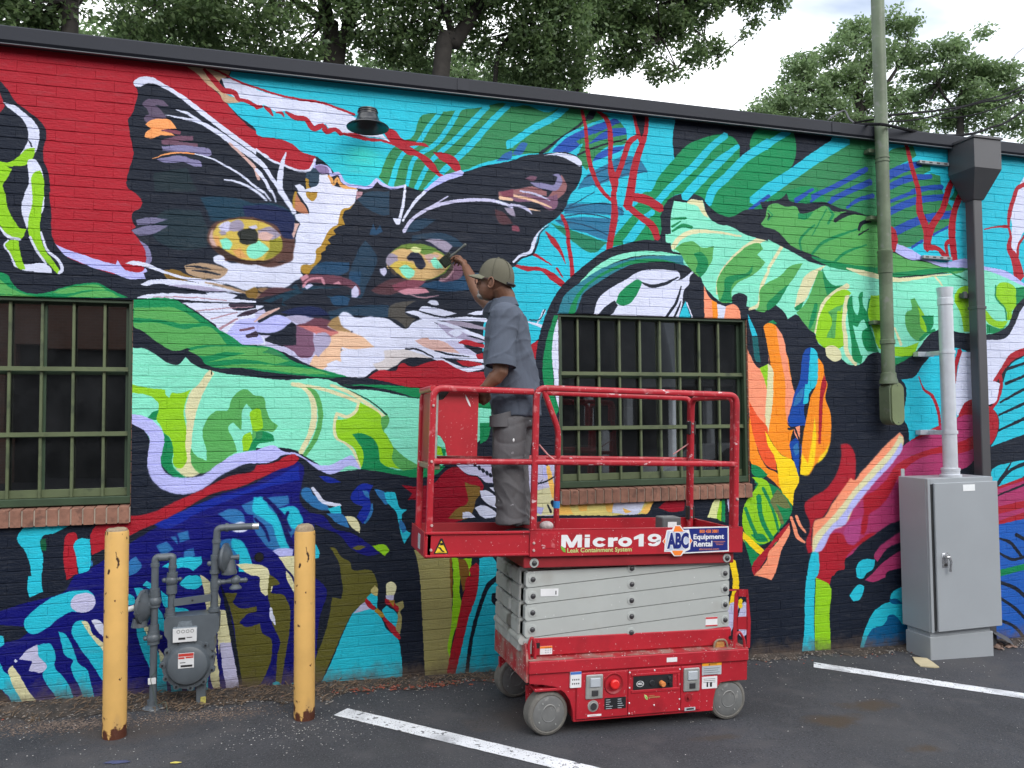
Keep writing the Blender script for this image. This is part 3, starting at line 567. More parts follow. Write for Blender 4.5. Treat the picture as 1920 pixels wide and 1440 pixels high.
p G|-2192 863 -1593 846 -1537 795 -1467 764 -1592 757 -2189 741
p G|-1326 777 -1240 807 -1154 827 -1066 830 -1021 802 -1131 798 -1240 772
p G|-1239 752 -1131 787 -1021 797 -943 761
p G|-1592 755 -1467 760 -1382 747 -1591 738
p K|-872 757 -613 747 -376 579 -232 484 -151 481 14 441 181 357 420 284 559 272 880 202 351 209 -149 208 -562 231 -868 394
p D|-870 753 -613 749 -566 717 -472 652 -376 579 -296 530 -232 484 -151 477 -69 470 -3 441 64 390 181 348 317 314 429 282 351 275 97 291 -150 319 -247 335 -390 333 -453 358 -485 400 -564 453 -625 435 -718 479 -825 560 -868 584
p G|-869 699 -773 704 -643 706 -566 675 -483 614 -580 607 -719 629 -868 637
p G|-868 608 -719 608 -580 574 -487 593 -424 590 -368 537 -328 482 -486 471 -564 453 -625 435 -718 479 -825 560 -868 584
p G|-556 440 -439 463 -248 471 -151 468 -69 461 -102 439 -167 428 -328 434 -485 408
p G|-446 366 -327 400 -150 434 -69 429 55 381 -27 363 -150 383 -247 390
p G|-406 340 -247 359 -150 361 14 350 266 314 317 295 97 302 -150 331
p g|-69 457 14 415 97 364 -3 406 -102 439
p M|-876 452 -801 445 -732 404 -671 360 -617 350 -586 373 -569 398 -547 374 -500 341 -437 320 -374 304 -150 276 -10 260 351 244 394 218 612 192 880 139 1335 83 1488 73 1401 -47 1248 -219 969 -340 524 -328 318 -331 183 -250 99 -197 -147 -175 -147 -192 -323 -239 -479 -327 -633 -339 -749 -180 -871 26
p D|385 227 524 232 701 228 880 211 1402 138 1537 129 1517 73 1335 74 880 143 701 197 568 219
p Y|-873 226 -791 207 -684 194 -682 165 -661 144 -646 177 -600 171 -538 196 -565 131 -575 23 -559 -51 -566 -143 -565 -267 -595 -296 -626 -282 -635 -183 -658 -100 -689 -75 -712 -25 -736 16 -725 66 -721 107 -775 156 -820 169 -873 177
p D|-785 19 -751 58 -721 70 -735 4
p D|-689 -73 -651 -116 -635 -183 -641 -265 -610 -315 -556 -349 -633 -343 -672 -309 -708 -247 -692 -157
p CR|-488 232 -453 291 -426 320 -402 299 -437 232 -475 148 -506 40 -528 -102 -526 -234 -510 -301 -471 -325 -518 -348 -572 -342 -626 -292 -595 -296 -565 -267 -566 -143 -559 -51 -564 106 -538 181
s dk 5 7|-414 325 -418 291
p G|-535 -168 -503 -218 -441 -250 -445 -170 -465 -103 -443 6 -388 60 -317 68 -294 140 -214 201 -149 156 -108 152 -87 71 -59 2 -11 -36 -34 -68 -99 -70 -148 -73 -147 -124 -187 -191 -259 -200 -370 -271 -479 -328 -518 -293 -534 -234
p M|-235 -21 -229 72 -205 107 -173 63 -171 -22 -172 -90 -220 -89 -227 -201 -259 -200 -276 -139 -310 -29 -285 -11 -238 -64
p Y|-220 -91 -180 -73 -170 -124 -203 -193 -226 -192
p Y|-173 63 -144 76 -122 67 -116 37 -115 -58 -148 -69 -170 -64
p D|-191 -191 -164 -124 -147 -103 -148 -73 -99 -72 -42 -100 -36 -134 -147 -173 -147 -188
p g|-148 -73 -107 -75 -115 -116 -147 -124
s CR 25 38 38 38 39 34 30|72 234 156 209 194 156 211 61 203 -43 178 -112 128 -213
s G 17 31 33 31 32 25|160 226 215 174 247 87 248 -26 216 -130 153 -228
s CR 10 22 26 23 21 21 26 22 19 17 19 19|72 234 223 210 351 174 455 134 502 112 476 51 429 18 356 41 343 -27 352 -115 420 -159 472 -222 507 -314
s CR 17 30 21|317 227 455 170 568 94 667 19
p Y|507 112 550 90 647 19 651 -57 691 -120 727 -191 718 -262 780 -335 629 -313 516 -323 494 -257 472 -195 420 -151 369 -124 350 -53 356 -1 437 9 494 59
s gdk 5 9 9|437 192 559 130 647 63 687 23
p G|652 14 687 27 700 3 691 -40 665 -75 691 -137 753 -210 816 -264 879 -302 969 -340 780 -339 718 -262 727 -191 682 -119 651 -57
p D|455 -97 507 -89 568 -109 612 -154 634 -225 638 -278 700 -324 789 -344 1015 -305 1080 -324 1015 -377 879 -393 744 -369 594 -340 511 -328 529 -275 524 -205 489 -143
p Y|1007 -178 1053 -197 1062 -252 1006 -241
p D|1053 -197 1080 -207 1080 -252 1062 -252
p D|1325 -28 1410 -28 1362 -157 1324 -175
p L|-873 42 -826 38 -766 13 -712 -41 -687 -99 -691 -157 -706 -247 -694 -296 -648 -339 -579 -350 -479 -345 -370 -271 -259 -207 -147 -190 -98 -172 -41 -160 16 -199 99 -214 183 -263 225 -287 301 -298 386 -263 455 -237 474 -257 509 -329 429 -304 369 -341 318 -355 267 -339 208 -303 158 -258 91 -227 33 -221 -65 -270 -146 -275 -211 -277 -283 -307 -369 -355 -439 -411 -525 -450 -632 -447 -708 -411 -754 -360 -781 -278 -779 -196 -774 -98 -803 -57 -872 -15
p K|-870 -17 -803 -57 -776 -98 -779 -196 -781 -278 -754 -362 -708 -412 -632 -449 -525 -451 -439 -413 -369 -357 -283 -309 -146 -279 -477 -600 -856 -664
p Bn|-1172 -918 -1108 -890 -1015 -832 -877 -744 -796 -692 -554 -564 -400 -479 -146 -395 -24 -322 108 -266 141 -292 135 -421 125 -523 184 -594 276 -624 335 -704 455 -744 576 -829 637 -885 576 -899 455 -848 370 -749 268 -701 217 -673 218 -887 294 -1011 294 -1140 269 -1308 228 -1517 104 -1724 -138 -1703 -351 -1697 -844 -1665 -1358 -1653 -1549 -1659 -2137 -1594 -2148 -1115 -1559 -1095 -1423 -1057 -1214 -994
p B3|-744 -629 -400 -487 -146 -420 116 -292 125 -386 -146 -446 -477 -567 -706 -655
p K|-2147 -1152 -1558 -1177 -1386 -1203 -1454 -1263 -1556 -1281 -2145 -1241
p K|-2139 -1484 -1551 -1544 -1517 -1586 -1461 -1665 -1549 -1662 -2137 -1598
p R|-883 -575 -812 -573 -745 -556 -632 -503 -478 -435 -322 -356 -146 -289 -146 -285 -33 -271 41 -230 91 -222 120 -249 108 -267 -16 -322 -146 -380 -258 -425 -400 -456 -555 -539 -669 -600 -855 -682 -1016 -769 -1081 -798 -1089 -733 -1093 -693 -1054 -623 -1011 -619
p T|-1444 -617 -1209 -622 -1289 -661 -1345 -674 -1359 -719 -1342 -782 -1347 -907 -1348 -953 -1339 -1001 -1409 -1028 -1421 -980 -1418 -902 -1401 -903 -1413 -825 -1435 -761 -1479 -681
p D2|-1352 -688 -1328 -689 -1327 -760 -1344 -759 -1359 -719
p R|-1232 -725 -1212 -663 -1176 -663 -1161 -705 -1178 -744 -1167 -808 -1158 -911 -1215 -915 -1179 -917 -1215 -940 -1234 -804
p T|-1177 -720 -1147 -697 -1095 -703 -1086 -812 -1101 -892 -1151 -907 -1167 -808
s C 11 11|-1084 -836 -1080 -864
p C|-372 -584 -289 -554 -231 -577 -207 -638 -288 -643
p C|-233 -535 -141 -495 -145 -602 -201 -587
p C|-646 -715 -613 -709 -601 -763
p C|-607 -693 -546 -679 -536 -733 -591 -752
p C|-729 -764 -667 -739 -627 -790 -689 -829
p C|-876 -849 -839 -821 -807 -885 -852 -930 -875 -937
p C|-568 -801 -514 -788 -502 -838 -567 -858
p C|-366 -754 -288 -746 -240 -802 -247 -852 -318 -856 -358 -796
p T|-288 -742 -240 -752 -200 -805 -165 -907 -139 -967 -247 -948 -247 -860 -287 -800
p T|-692 -893 -598 -847 -552 -843 -467 -846 -463 -881 -513 -929 -551 -908 -628 -908
p C|-318 -856 -271 -859 -263 -926 -318 -906
p W|-324 -648 -288 -650 -233 -638 -179 -673 -200 -697 -280 -698
p C|-161 -496 50 -485 60 -538 -23 -564 18 -621 92 -676 142 -652 93 -718 19 -825 -63 -816 -112 -759 -144 -715 -161 -614
p T|-161 -487 -97 -490 -64 -559 -15 -603 18 -672 43 -750 62 -820 11 -818 -22 -747 -47 -669 -104 -625 -161 -580
p T|-7 -561 100 -561 129 -609 146 -652 93 -705 59 -674 34 -614
s Bd 22 28 33 34|-97 -490 -23 -569 26 -673 60 -776 93 -846
s Bd 16 20 13|-153 -622 -96 -684 -63 -770
s Bd 18 17|51 -589 35 -639 68 -709
p L|-45 -830 19 -815 87 -828 78 -870 3 -871
p CR|-5 -874 97 -870 102 -999 102 -1050 94 -1109 44 -1012 36 -944
s Bd 12 13 8|32 -948 77 -997 94 -1049
p CR|-263 -901 -143 -911 -78 -936 -60 -976 -57 -1098 -85 -1114 -110 -1086 -134 -984 -159 -982
p C|137 -447 183 -438 208 -483 267 -520 318 -591 242 -581 183 -543 133 -481
s W 17 26 24 26 22|200 -440 235 -484 267 -530 318 -548 380 -561
p T|301 -577 380 -561 388 -613 335 -619
p C|289 -607 404 -625 438 -709 369 -681 318 -636
p CR|410 -630 472 -643 507 -703 504 -744 457 -711
p B3|445 -518 472 -458 524 -423 594 -437 568 -487 578 -558 587 -611 524 -688 490 -642 524 -573 481 -554
p C|522 -468 559 -476 569 -524 535 -497
s C 12 21 14|587 -558 578 -619 537 -683
p C|598 -458 664 -480 699 -562 682 -566 638 -525
p T|664 -486 735 -489 754 -547 770 -592 817 -609 788 -628 786 -690 815 -744 843 -763 797 -833 777 -769 760 -680 744 -617 686 -553
p C|770 -663 797 -699 815 -744 788 -761 766 -707
p B3|242 -364 318 -375 386 -411 284 -404
p Y|583 -834 674 -832 701 -871 668 -906
p OL|455 -840 507 -825 546 -839 490 -856
p T|218 -793 249 -863 243 -899 218 -897
p K|218 -895 319 -884 370 -896 387 -1017 400 -1095 383 -1167 324 -1150 307 -1269 269 -1419 228 -1534 252 -1264 294 -1097 218 -1006
p OL|313 -826 346 -834 370 -870 395 -901 438 -925 457 -978 576 -994 604 -1031 622 -1111 550 -1184 464 -1255 421 -1329 354 -1477 287 -1624 228 -1736 228 -1525 269 -1419 311 -1269 328 -1151 387 -1165 397 -1104 387 -1034 370 -930 344 -877
p OL|-63 -980 -21 -1008 5 -1045 -53 -1056 -53 -1098 20 -1112 55 -1165 64 -1334 46 -1458 14 -1668 -18 -1665 -11 -1495 5 -1413 -44 -1283 -53 -1199 -69 -1122
s W 13 30 8|-53 -1191 -44 -1250 -24 -1297
p OL|-149 -1291 -117 -1284 -100 -1345 -52 -1381 -42 -1450 -75 -1589 -123 -1667 -147 -1674
p OL|-329 -1079 -254 -1083 -281 -1140 -237 -1178 -137 -1174 -137 -1201 -197 -1221 -241 -1268 -197 -1298 -137 -1288 -135 -1691 -224 -1683 -251 -1473 -284 -1223
p T|-38 -1659 -14 -1656 12 -1668 10 -1706 -14 -1720 -38 -1701
p T|73 -1679 104 -1665 104 -1719 76 -1712
p T|-1436 -1172 -1387 -1106 -1284 -1036 -1171 -1005 -1099 -1010 -1070 -1035 -1057 -1076 -1076 -1122 -1112 -1140 -1183 -1129 -1254 -1163 -1323 -1220 -1392 -1243 -1417 -1227
p LV|-1193 -1089 -1171 -1036 -1114 -1024 -1070 -1039 -1057 -1080 -1076 -1122 -1112 -1140 -1169 -1124
p T|-1363 -1309 -1301 -1305 -1272 -1348 -1266 -1450 -1228 -1500 -1184 -1582 -1164 -1662 -1239 -1667 -1275 -1596 -1318 -1530 -1333 -1482 -1313 -1438 -1355 -1403
p LV|-1457 -1382 -1418 -1335 -1363 -1304 -1355 -1372 -1313 -1438 -1333 -1468 -1406 -1453 -1388 -1400
p W|-1483 -1389 -1474 -1378 -1463 -1391 -1473 -1402
p T|-1888 -1248 -1554 -1392 -1540 -1431 -1498 -1481 -1455 -1577 -1409 -1659 -1461 -1662 -1510 -1587 -1551 -1544 -1884 -1473
p CR|-1507 -1427 -1489 -1415 -1464 -1454 -1415 -1551 -1350 -1651 -1406 -1664 -1462 -1577 -1498 -1496
p T|-1254 -1237 -1224 -1250 -1195 -1293 -1166 -1374 -1147 -1430 -1100 -1474 -1078 -1554 -1050 -1671 -1098 -1671 -1134 -1580 -1171 -1498 -1186 -1450 -1174 -1420 -1215 -1385 -1238 -1305
p T|-1181 -1216 -1161 -1190 -1111 -1188 -1067 -1280 -1001 -1373 -998 -1586 -1035 -1511 -1079 -1436 -1138 -1345
p CR|-1133 -1190 -1110 -1188 -1074 -1264 -1001 -1349 -1001 -1389 -1081 -1279
p W|-1079 -1185 -1060 -1182 -1002 -1246 -1002 -1302 -1053 -1242
p T|-1889 -1211 -1557 -1237 -1540 -1240 -1539 -1294 -1555 -1302 -1888 -1271
p T|-848 -1011 -807 -1012 -768 -1065 -813 -1111
p T|-895 -1040 -851 -1059 -836 -1108 -880 -1113
p T|-801 -996 -778 -974 -736 -1010 -746 -1035
p T|-698 -1036 -649 -1085 -652 -1162 -682 -1127
p T|-836 -1240 -790 -1240 -767 -1298 -736 -1340 -698 -1432 -667 -1515 -654 -1681 -699 -1690 -734 -1549 -788 -1424 -826 -1301
p CR|-793 -1251 -745 -1255 -729 -1317 -742 -1388
p CR|-706 -1383 -675 -1450 -697 -1472
p T|-739 -1107 -685 -1184 -669 -1290 -715 -1270
p T|-592 -1005 -551 -960 -481 -964 -456 -1005 -473 -1030 -565 -1028
p T|-644 -1566 -613 -1601 -566 -1606 -573 -1671 -628 -1673
p T|-545 -1608 -495 -1625 -510 -1694 -529 -1684
p T|-453 -1560 -421 -1555 -420 -1679 -445 -1678
p T|-622 -1144 -533 -1175 -526 -1192 -610 -1191
p CR|-474 -954 -427 -990 -380 -1051 -352 -1119 -363 -1177 -324 -1187 -298 -1288 -289 -1387 -354 -1383 -361 -1496 -348 -1689 -383 -1665 -411 -1524 -393 -1296 -425 -1212 -450 -1054
s Bn 16 13|-382 -1256 -373 -1380 -356 -1545
p LV|-355 -1381 -289 -1386 -267 -1504 -224 -1691 -311 -1682 -337 -1547
s K 13 27 24 21|-332 -1095 -292 -1288 -259 -1472 -224 -1691
s K 8 19 19|-349 -1036 -324 -1121 -292 -1247
p T|224 -1738 287 -1641 354 -1494 421 -1338 464 -1259 550 -1188 585 -1230 637 -1294 681 -1385 753 -1450 777 -1567 787 -1744 524 -1743 354 -1747
p LV|464 -1265 524 -1203 552 -1188 581 -1242
s R 29 38 26|550 -1182 572 -1216 598 -1244
s oc 26 31|611 -1253 659 -1296
s R 31 44 39 18|668 -1310 707 -1361 742 -1416 767 -1453
p T|548 -1171 585 -1143 621 -1154 618 -1245 594 -1222
p CR2|578 -1127 602 -1090 626 -1120 621 -1164 585 -1147
p CR|677 -1132 685 -1084 709 -1074 738 -1092 740 -1145 729 -1170 681 -1163
p LV|677 -1162 729 -1166 727 -1207 677 -1193
p R|670 -1182 725 -1207 773 -1261 753 -1281 707 -1234 670 -1214
p oc|690 -1194 734 -1200 727 -1242
p OL2|734 -1223 789 -1207 794 -1245 771 -1278 780 -1305 769 -1427 742 -1390 751 -1294 762 -1252
p T|653 -1256 679 -1231 753 -1295 742 -1377 662 -1288
p OL2|864 -871 967 -921 1123 -939 1123 -1207 1106 -1597 1091 -1775 937 -1764 925 -1493 912 -1227 902 -1050 890 -970
p Y|1123 -939 1174 -950 1178 -1068 1177 -1202 1195 -1266 1129 -1466 1101 -1606 1090 -1560 1111 -1420 1126 -1243 1130 -1064
p Y|1197 -952 1262 -956 1247 -1072 1196 -1069 1206 -1033
s BRN 16 18 9|1114 -947 1117 -1064 1120 -1211
p BRN|1164 -950 1197 -952 1243 -1072 1233 -1125 1196 -1176 1178 -1068
p R|1254 -1072 1243 -1027 1290 -983 1323 -1022 1310 -1076 1298 -1184 1241 -1341 1184 -1560 1128 -1778 1073 -1773 1101 -1615 1148 -1423 1205 -1177 1243 -1072
p T|1314 -959 1394 -945 1436 -993 1431 -1084 1412 -1128 1526 -1115 1720 -1176 1402 -1200 1397 -1245 1477 -1323 1718 -1360 1713 -1827 1126 -1783 1184 -1560 1241 -1341 1298 -1184 1310 -1076
s K 37 33 28 27 26 24|1469 -1077 1378 -1144 1326 -1258 1259 -1477 1230 -1653 1215 -1785
p r2|780 -441 878 -453 987 -439 1098 -343 1154 -326 1228 -383 1303 -403 1359 -478 1293 -549 1283 -603 1226 -673 923 -705 878 -543 824 -541 851 -497
p oc3|1214 -437 1322 -468 1321 -522 1283 -603 1245 -674 1096 -677 1152 -616 1227 -583
p LV|1154 -317 1437 -315 1483 -501 1360 -441 1322 -404 1219 -373
p K|1360 -441 1484 -464 1530 -686 1283 -667 1283 -585 1340 -496
p W|1320 -495 1359 -495 1494 -602 1473 -640 1331 -543
p W|1283 -612 1330 -594 1468 -675 1339 -680
p W|1197 -640 1245 -638 1287 -676 1198 -681
p W|1388 -477 1464 -480 1488 -558
s K 5 5|1285 -322 1360 -368 1436 -418
s K 24 6|1285 -320 1296 -317
s K 22 22|1315 -330 1322 -349
s K 22 22|1341 -349 1349 -368
s K 22 22|1368 -368 1375 -387
s K 22 22|1394 -383 1402 -401
s K 22 22|1421 -397 1427 -416
p K|1704 241 1731 402 1757 564 1799 698 1860 834 1943 952 2005 1012 2130 1115 2278 1221 2449 1281 2666 1316 2819 1249 3007 1106 3095 998 3090 743 1910 710 1904 242
s M 16 38 45 37 29 9|2078 969 2171 1049 2340 1155 2490 1202 2708 1221 2913 1211
p ST|1900 744 1962 885 2066 967 2191 1055 2361 1134 2544 1185 2741 1205 2919 1216 2931 1141 2873 1149 2707 1171 2543 1145 2381 1078 2222 983 2106 900 2022 747
p D|1986 746 2017 744 2064 860 2149 960 2275 1044 2414 1107 2598 1148 2817 1158 2917 1146 2707 1178 2544 1170 2361 1110 2191 1016 2065 908 2002 800
p D|1874 731 1906 731 1889 662 1857 489 1866 242 1863 185 1902 52 1871 5 1833 147 1794 242 1807 517
p W|1887 662 1905 710 1906 242 1904 71 1873 185 1872 242 1856 470
p W|2179 751 2220 865 2305 937 2455 1022 2542 1075 2662 1098 2783 1098 2877 1082 2884 1050 2848 1016 2927 1052 2993 1108 3004 1096 2960 1043 2962 1013 2914 950 2895 839 2865 742 2656 746 2208 748
s K 6 27 25 8|2554 1001 2627 974 2759 997 2871 1050
p D|2357 841 2379 900 2454 972 2552 1013 2571 997 2506 875 2463 832 2399 820
p K|2208 743 2272 806 2346 855 2372 822 2313 746
s K 9 23 21|2892 982 2851 867 2760 739
s K 6 17 17|2887 869 2861 807 2826 741
p T|2923 872 2968 745 2865 742
s W 9 11|2934 860 2982 745
p SA|3084 997 3127 907 3184 868 3240 838 3334 860 3379 834 3397 747 3084 738 3081 896
p O|3150 883 3189 869 3195 741 3152 740
p W|3195 861 3269 839 3250 743 3198 741
p T|3458 790 3494 724 3541 621 3492 618 3470 702
p TD|3491 610 3541 613 3563 413 3524 422 3503 517
p M|2812 1481 2819 1533 2843 1628 2927 1621 3086 1648 3129 1532 3186 1485 3324 1462 3452 1407 3653 1366 3654 1380 3773 1341 3894 1284 4053 1218 4203 1203 4393 1191 4546 1143 4690 1127 4862 1113 5051 1143 5272 1175 5468 1201 5612 1241 5813 1233 5972 1206 6227 1111 6223 1018 6106 920 6025 767 5876 695 5588 686 5225 691 5098 577 5000 487 4890 420 4836 408 4668 510 4576 490 4496 415 4368 412 4294 466 4157 537 4096 569 4061 654 4012 684 3893 797 3818 756 3783 815 3712 865 3775 962 3714 918 3639 821 3615 810 3556 819 3450 846 3452 929 3406 948 3323 914 3322 871 3218 878 3139 938 3084 997 3051 1067 3007 1106 2918 1153 2908 1223 2819 1249 2809 1304 2768 1307 2769 1370 2810 1375
p K|3603 820 3712 855 3783 815 3818 756 3893 797 3636 706 3566 757
p CR|2949 1621 2972 1642 3086 1645 3096 1602 3135 1512 3095 1530 3034 1603 2983 1610
s CR 38 38 37 22 13|2825 1270 2876 1338 2979 1395 3161 1411 3416 1390
s CR 52 47 40 35 15|3630 1397 3449 1298 3318 1187 3216 1054 3191 930
p G|2836 1260 2921 1315 2989 1329 3078 1283 3176 1301 3144 1164 3086 1100 3039 1057 2962 1124 2924 1173 2875 1242
p D|3004 1238 3066 1249 3113 1203 3123 1142 3056 1052 3018 1097 3033 1169
p G|3581 1341 3606 1301 3555 1256 3627 1197 3576 1142 3479 1076 3384 1030 3324 966 3325 873 3218 878 3199 941 3195 1022 3271 1149 3390 1258 3485 1326
p D|3268 1056 3386 1092 3456 1106 3517 1176 3504 1118 3325 1007 3313 965 3325 873 3218 878 3255 963
s D 15 21|2818 1487 2941 1502
s D 19 11|2822 1429 2896 1475
s D 15 28 28|2822 1393 2923 1446 2991 1434
s CR 22 33 29 22|3653 1135 3584 997 3554 860 3473 824
p G|3574 986 3645 1041 3742 1087 3867 1187 3968 1208 3826 1027 3764 983 3640 850 3615 810 3532 816 3559 860
p D|3838 1038 3714 949 3628 842 3639 821 3712 865 3787 962
s CR 30 25|3779 1333 3648 1146
p CR|3913 872 3879 848 3922 989 3987 1108 4088 1166 4184 1202 4113 1135 4047 1025 3969 903
p D|3876 850 3969 906 3931 841 3893 829
p G|4113 1156 4163 1148 4173 1062 4194 935 4129 858 4089 761 4061 654 4012 684 3899 813 3994 904 4060 1036
p D|4145 1190 4187 1095 4248 1044 4340 1048 4233 966 4183 964 4160 1062
s D 30 46 23|4083 888 4052 781 4015 693
s CR 47 70 53 39 23|4388 1044 4258 964 4155 880 4108 772 4071 654
p Y|4387 1006 4418 986 4346 908 4330 832 4344 768 4330 724 4335 563 4245 527 4157 537 4078 601 4088 718 4128 826 4194 924
p G|4191 827 4281 873 4335 891 4291 788 4248 615 4172 622 4227 775
s Y 28 35|4292 831 4274 658
s CR 54 40 35 42 42 35|4385 952 4357 854 4338 746 4352 617 4358 510 4445 409
p CR|4155 539 4208 561 4295 520 4306 456 4267 432 4168 473
p D|4401 953 4427 970 4446 835 4473 804 4492 858 4502 989 4531 1003 4531 892 4562 839 4585 948 4608 949 4579 774 4633 623 4659 537 4675 510 4525 500 4496 413 4433 434 4403 618 4382 769
p M|4508 767 4534 775 4564 708 4521 684 4527 556 4579 501 4498 482 4451 619 4424 727 4468 717
p Y|4608 973 4724 981 4708 526 4670 548 4622 688 4577 807
p G|5001 952 5045 967 5083 910 5135 834 5173 679 5085 608 5005 640 4941 784 4959 851 5010 874
p Y|5070 910 5135 834 5159 676 5103 719 5091 821
p D|5107 822 5233 828 5227 747 5173 679 5135 778
p Y|4762 560 4962 564 5074 601 5014 496 4892 480 4760 489
s CR 17 29|4834 715 4895 573
p D|4759 462 5000 489 4890 414 4756 396
s D 25 32|5086 621 5170 679 5240 703
p Y|5460 1002 5519 1072 5634 1099 5617 700 5546 699 5511 867 5458 956
p Y|5903 1041 5939 1123 6013 1140 6132 1084 6140 945 6075 885 6075 813 6013 811 6019 883 5932 961
s D 16 16|5909 1110 5901 1006 6002 905 6013 813
p Y|5783 899 5881 810 6030 802 5965 740 5878 750 5793 796
p D|5792 773 5965 740 6029 785 5935 705 5789 690
p D|6129 1096 6227 1111 6222 1006 6125 942
p D|3636 717 3685 749 3720 719 3636 706
p K|3589 1668 3661 1683 3783 1713 3833 1759 3856 1708 3967 1689 4205 1711 4319 1675 4485 1654 4621 1621 4719 1603 4703 1128 4393 1185 4053 1218 3894 1284 3654 1380 3653 1366 3452 1407 3324 1462 3186 1485 3141 1523 3086 1663 3154 1596 3233 1550 3326 1535 3445 1595 3612 1617
p G|3594 1500 3634 1555 3660 1641 3734 1669 3818 1652 3929 1649 3952 1597 4064 1626 4204 1680 4254 1649 4395 1648 4302 1563 4459 1630 4621 1619 4720 1614 4704 1161 4521 1175 4291 1213 4054 1282 3859 1346 3728 1455 3656 1472 3620 1475
s K 9 16|3659 1588 3670 1568 3658 1535
s D 9 11|3659 1609 3702 1575 3657 1530
p G|4790 1342 4856 1332 4989 1285 5193 1273 5302 1244 5470 1240 5612 1247 5597 1233 5259 1195 4917 1154 4783 1153
s D 18 23 14|3956 1309 3946 1383 4010 1461 4089 1522
s D 19 28 12|4054 1282 4145 1372 4311 1447 4494 1512
s D 21 24 10|4247 1216 4345 1297 4581 1388
s D 9 12|4059 1432 4204 1657
s D 12 24 19|4217 1677 4266 1617 4213 1538
p D|3934 1606 3938 1558 4000 1557 4083 1629 3977 1604
s K 31 31 22|4277 1564 4355 1618 4472 1644
s K 24 34 24|4506 1507 4534 1558 4627 1588
s K 14 10|4505 1463 4605 1519
s D 16 54 52 53|4054 1260 4241 1211 4457 1188 4705 1178
s D 36 45 38 18|4783 1145 5190 1194 5469 1229 5604 1233
s D 15 10|5412 1204 5593 1138
p L|4883 1411 5019 1376 5126 1325 5331 1279 5601 1323 5800 1267 6047 1232 6228 1135 7272 921 7269 860 6227 1109 5971 1194 5813 1233 5598 1244 5330 1245 5125 1289 5029 1285 4863 1343
s CR 12 41 43 37 27 13 8|4380 1187 4521 1158 4690 1133 4862 1113 5051 1132 5258 1165 5439 1182
s CR 20 15|5258 1163 5338 1082
p K|5225 691 5588 686 5876 695 6025 767 6106 920 6223 1018 7293 1288 7279 1043 6219 947 6164 887 6099 769 6006 663 5801 636 5582 529 5246 524 5090 367 5020 322 4886 299 4836 408 5000 487
p T|5246 524 5554 540 5770 259 5627 259 5620 89 5446 -22 5264 -87 5139 -130 4947 -217 4937 -105 4907 -40 4917 255 4885 288 5020 316 5105 411
s R 10 12 27 32 27|5061 317 5086 256 5111 210 5191 157 5242 57 5266 -89
p W|5511 528 5639 530 5627 259 5621 123 5521 78 5476 11 5447 -11 5430 90 5478 415
s R 50 38 25|5497 539 5450 415 5430 258
p MG|5635 123 5614 -382 5470 -457 5442 -456 5261 -495 4883 -507 4884 -831 4711 -887 4579 -956 4449 -1023 4319 -1121 4108 -1109 4072 -1055 4188 -905 4315 -848 4382 -746 4593 -541 4809 -353 4879 -257 4947 -217 5139 -130 5263 -89 5446 -22 5490 23 5535 95
p R|5629 134 5630 -12 5531 0 5446 -33 5476 23 5536 101
p R|5522 -213 5623 -169 5619 -270 5462 -323 5254 -319 4994 -379 4830 -505 4719 -663 4625 -745 4533 -794 4504 -910 4477 -956 4439 -938 4454 -865 4483 -771 4484 -654 4591 -605 4725 -502 4793 -418 4915 -356 5257 -264
p R|4947 -217 5139 -130 5263 -89 5262 -120 5110 -173
p R|4162 -935 4275 -939 4322 -1017 4385 -1022 4502 -952 4606 -936 4449 -1023 4345 -1081 4294 -1132 4287 -1213 4203 -1231 4177 -1259 4165 -1258 4138 -1326 4017 -1261 4033 -1136 4050 -1066 4111 -995
p MG2|4287 -931 4327 -859 4456 -812 4438 -959 4372 -1030 4323 -1011
p R|4275 -230 4335 -224 4387 -259 4416 -344 4415 -429 4402 -505 4285 -595 4196 -665 4131 -757 4092 -797 4018 -819 3991 -896 3986 -1063 3949 -1071 3934 -976 3969 -895 3969 -822 3934 -749 3930 -686 3999 -637 4124 -579 4213 -487 4267 -383 4282 -299
p SA|4389 -513 4468 -452 4600 -338 4735 -222 4856 -140 4891 -181 4879 -257 4809 -353 4701 -448 4593 -541 4487 -644 4382 -746 4329 -807 4315 -848 4276 -878 4188 -905 4111 -985 4047 -1066 3986 -1063 3996 -927 4018 -825 4105 -797 4182 -696 4286 -584 4364 -497
p CR|4853 -164 4891 -183 4879 -257 4809 -353 4593 -541 4382 -746 4315 -848 4188 -905 4047 -1066 3989 -1063 4008 -948 4077 -879 4166 -810 4282 -700 4386 -598 4598 -413 4773 -266
p L|4867 -224 4881 -257 4809 -353 4593 -541 4382 -746 4329 -807 4315 -848 4188 -905 4047 -1066 4004 -1064 4075 -962 4164 -873 4279 -784 4384 -661 4595 -488 4770 -336
p T|3986 -1059 4050 -1070 4030 -1249 4019 -1261 4005 -1350 3989 -1882 3890 -1881 3881 -1852 3902 -1650 3917 -1345 3932 -1243 3938 -1243 3960 -1132
p Y|4017 -1261 4140 -1327 4131 -1566 4136 -1669 4137 -1846 3993 -1867 3996 -1555
p MG|4567 -1135 4614 -1064 4707 -1005 4894 -912 4892 -993 4705 -1069 4597 -1174
p MG|4523 -1281 4636 -1192 4889 -1068 4884 -1207 4671 -1290 4671 -1301 4541 -1331 4475 -1309
p T|4400 -1273 4392 -1220 4432 -1159 4509 -1146 4575 -1157 4560 -1220 4479 -1269 4468 -1288 4427 -1298 4390 -1272
p T|4324 -1425 4374 -1365 4426 -1340 4466 -1361 4451 -1413 4409 -1464 4358 -1466
p T|4398 -1901 4423 -1797 4478 -1666 4559 -1557 4624 -1520 4716 -1495 4714 -1463 4864 -1386 4903 -1388 4904 -1732 4813 -1704 4683 -1693 4528 -1701 4461 -1800 4430 -1904
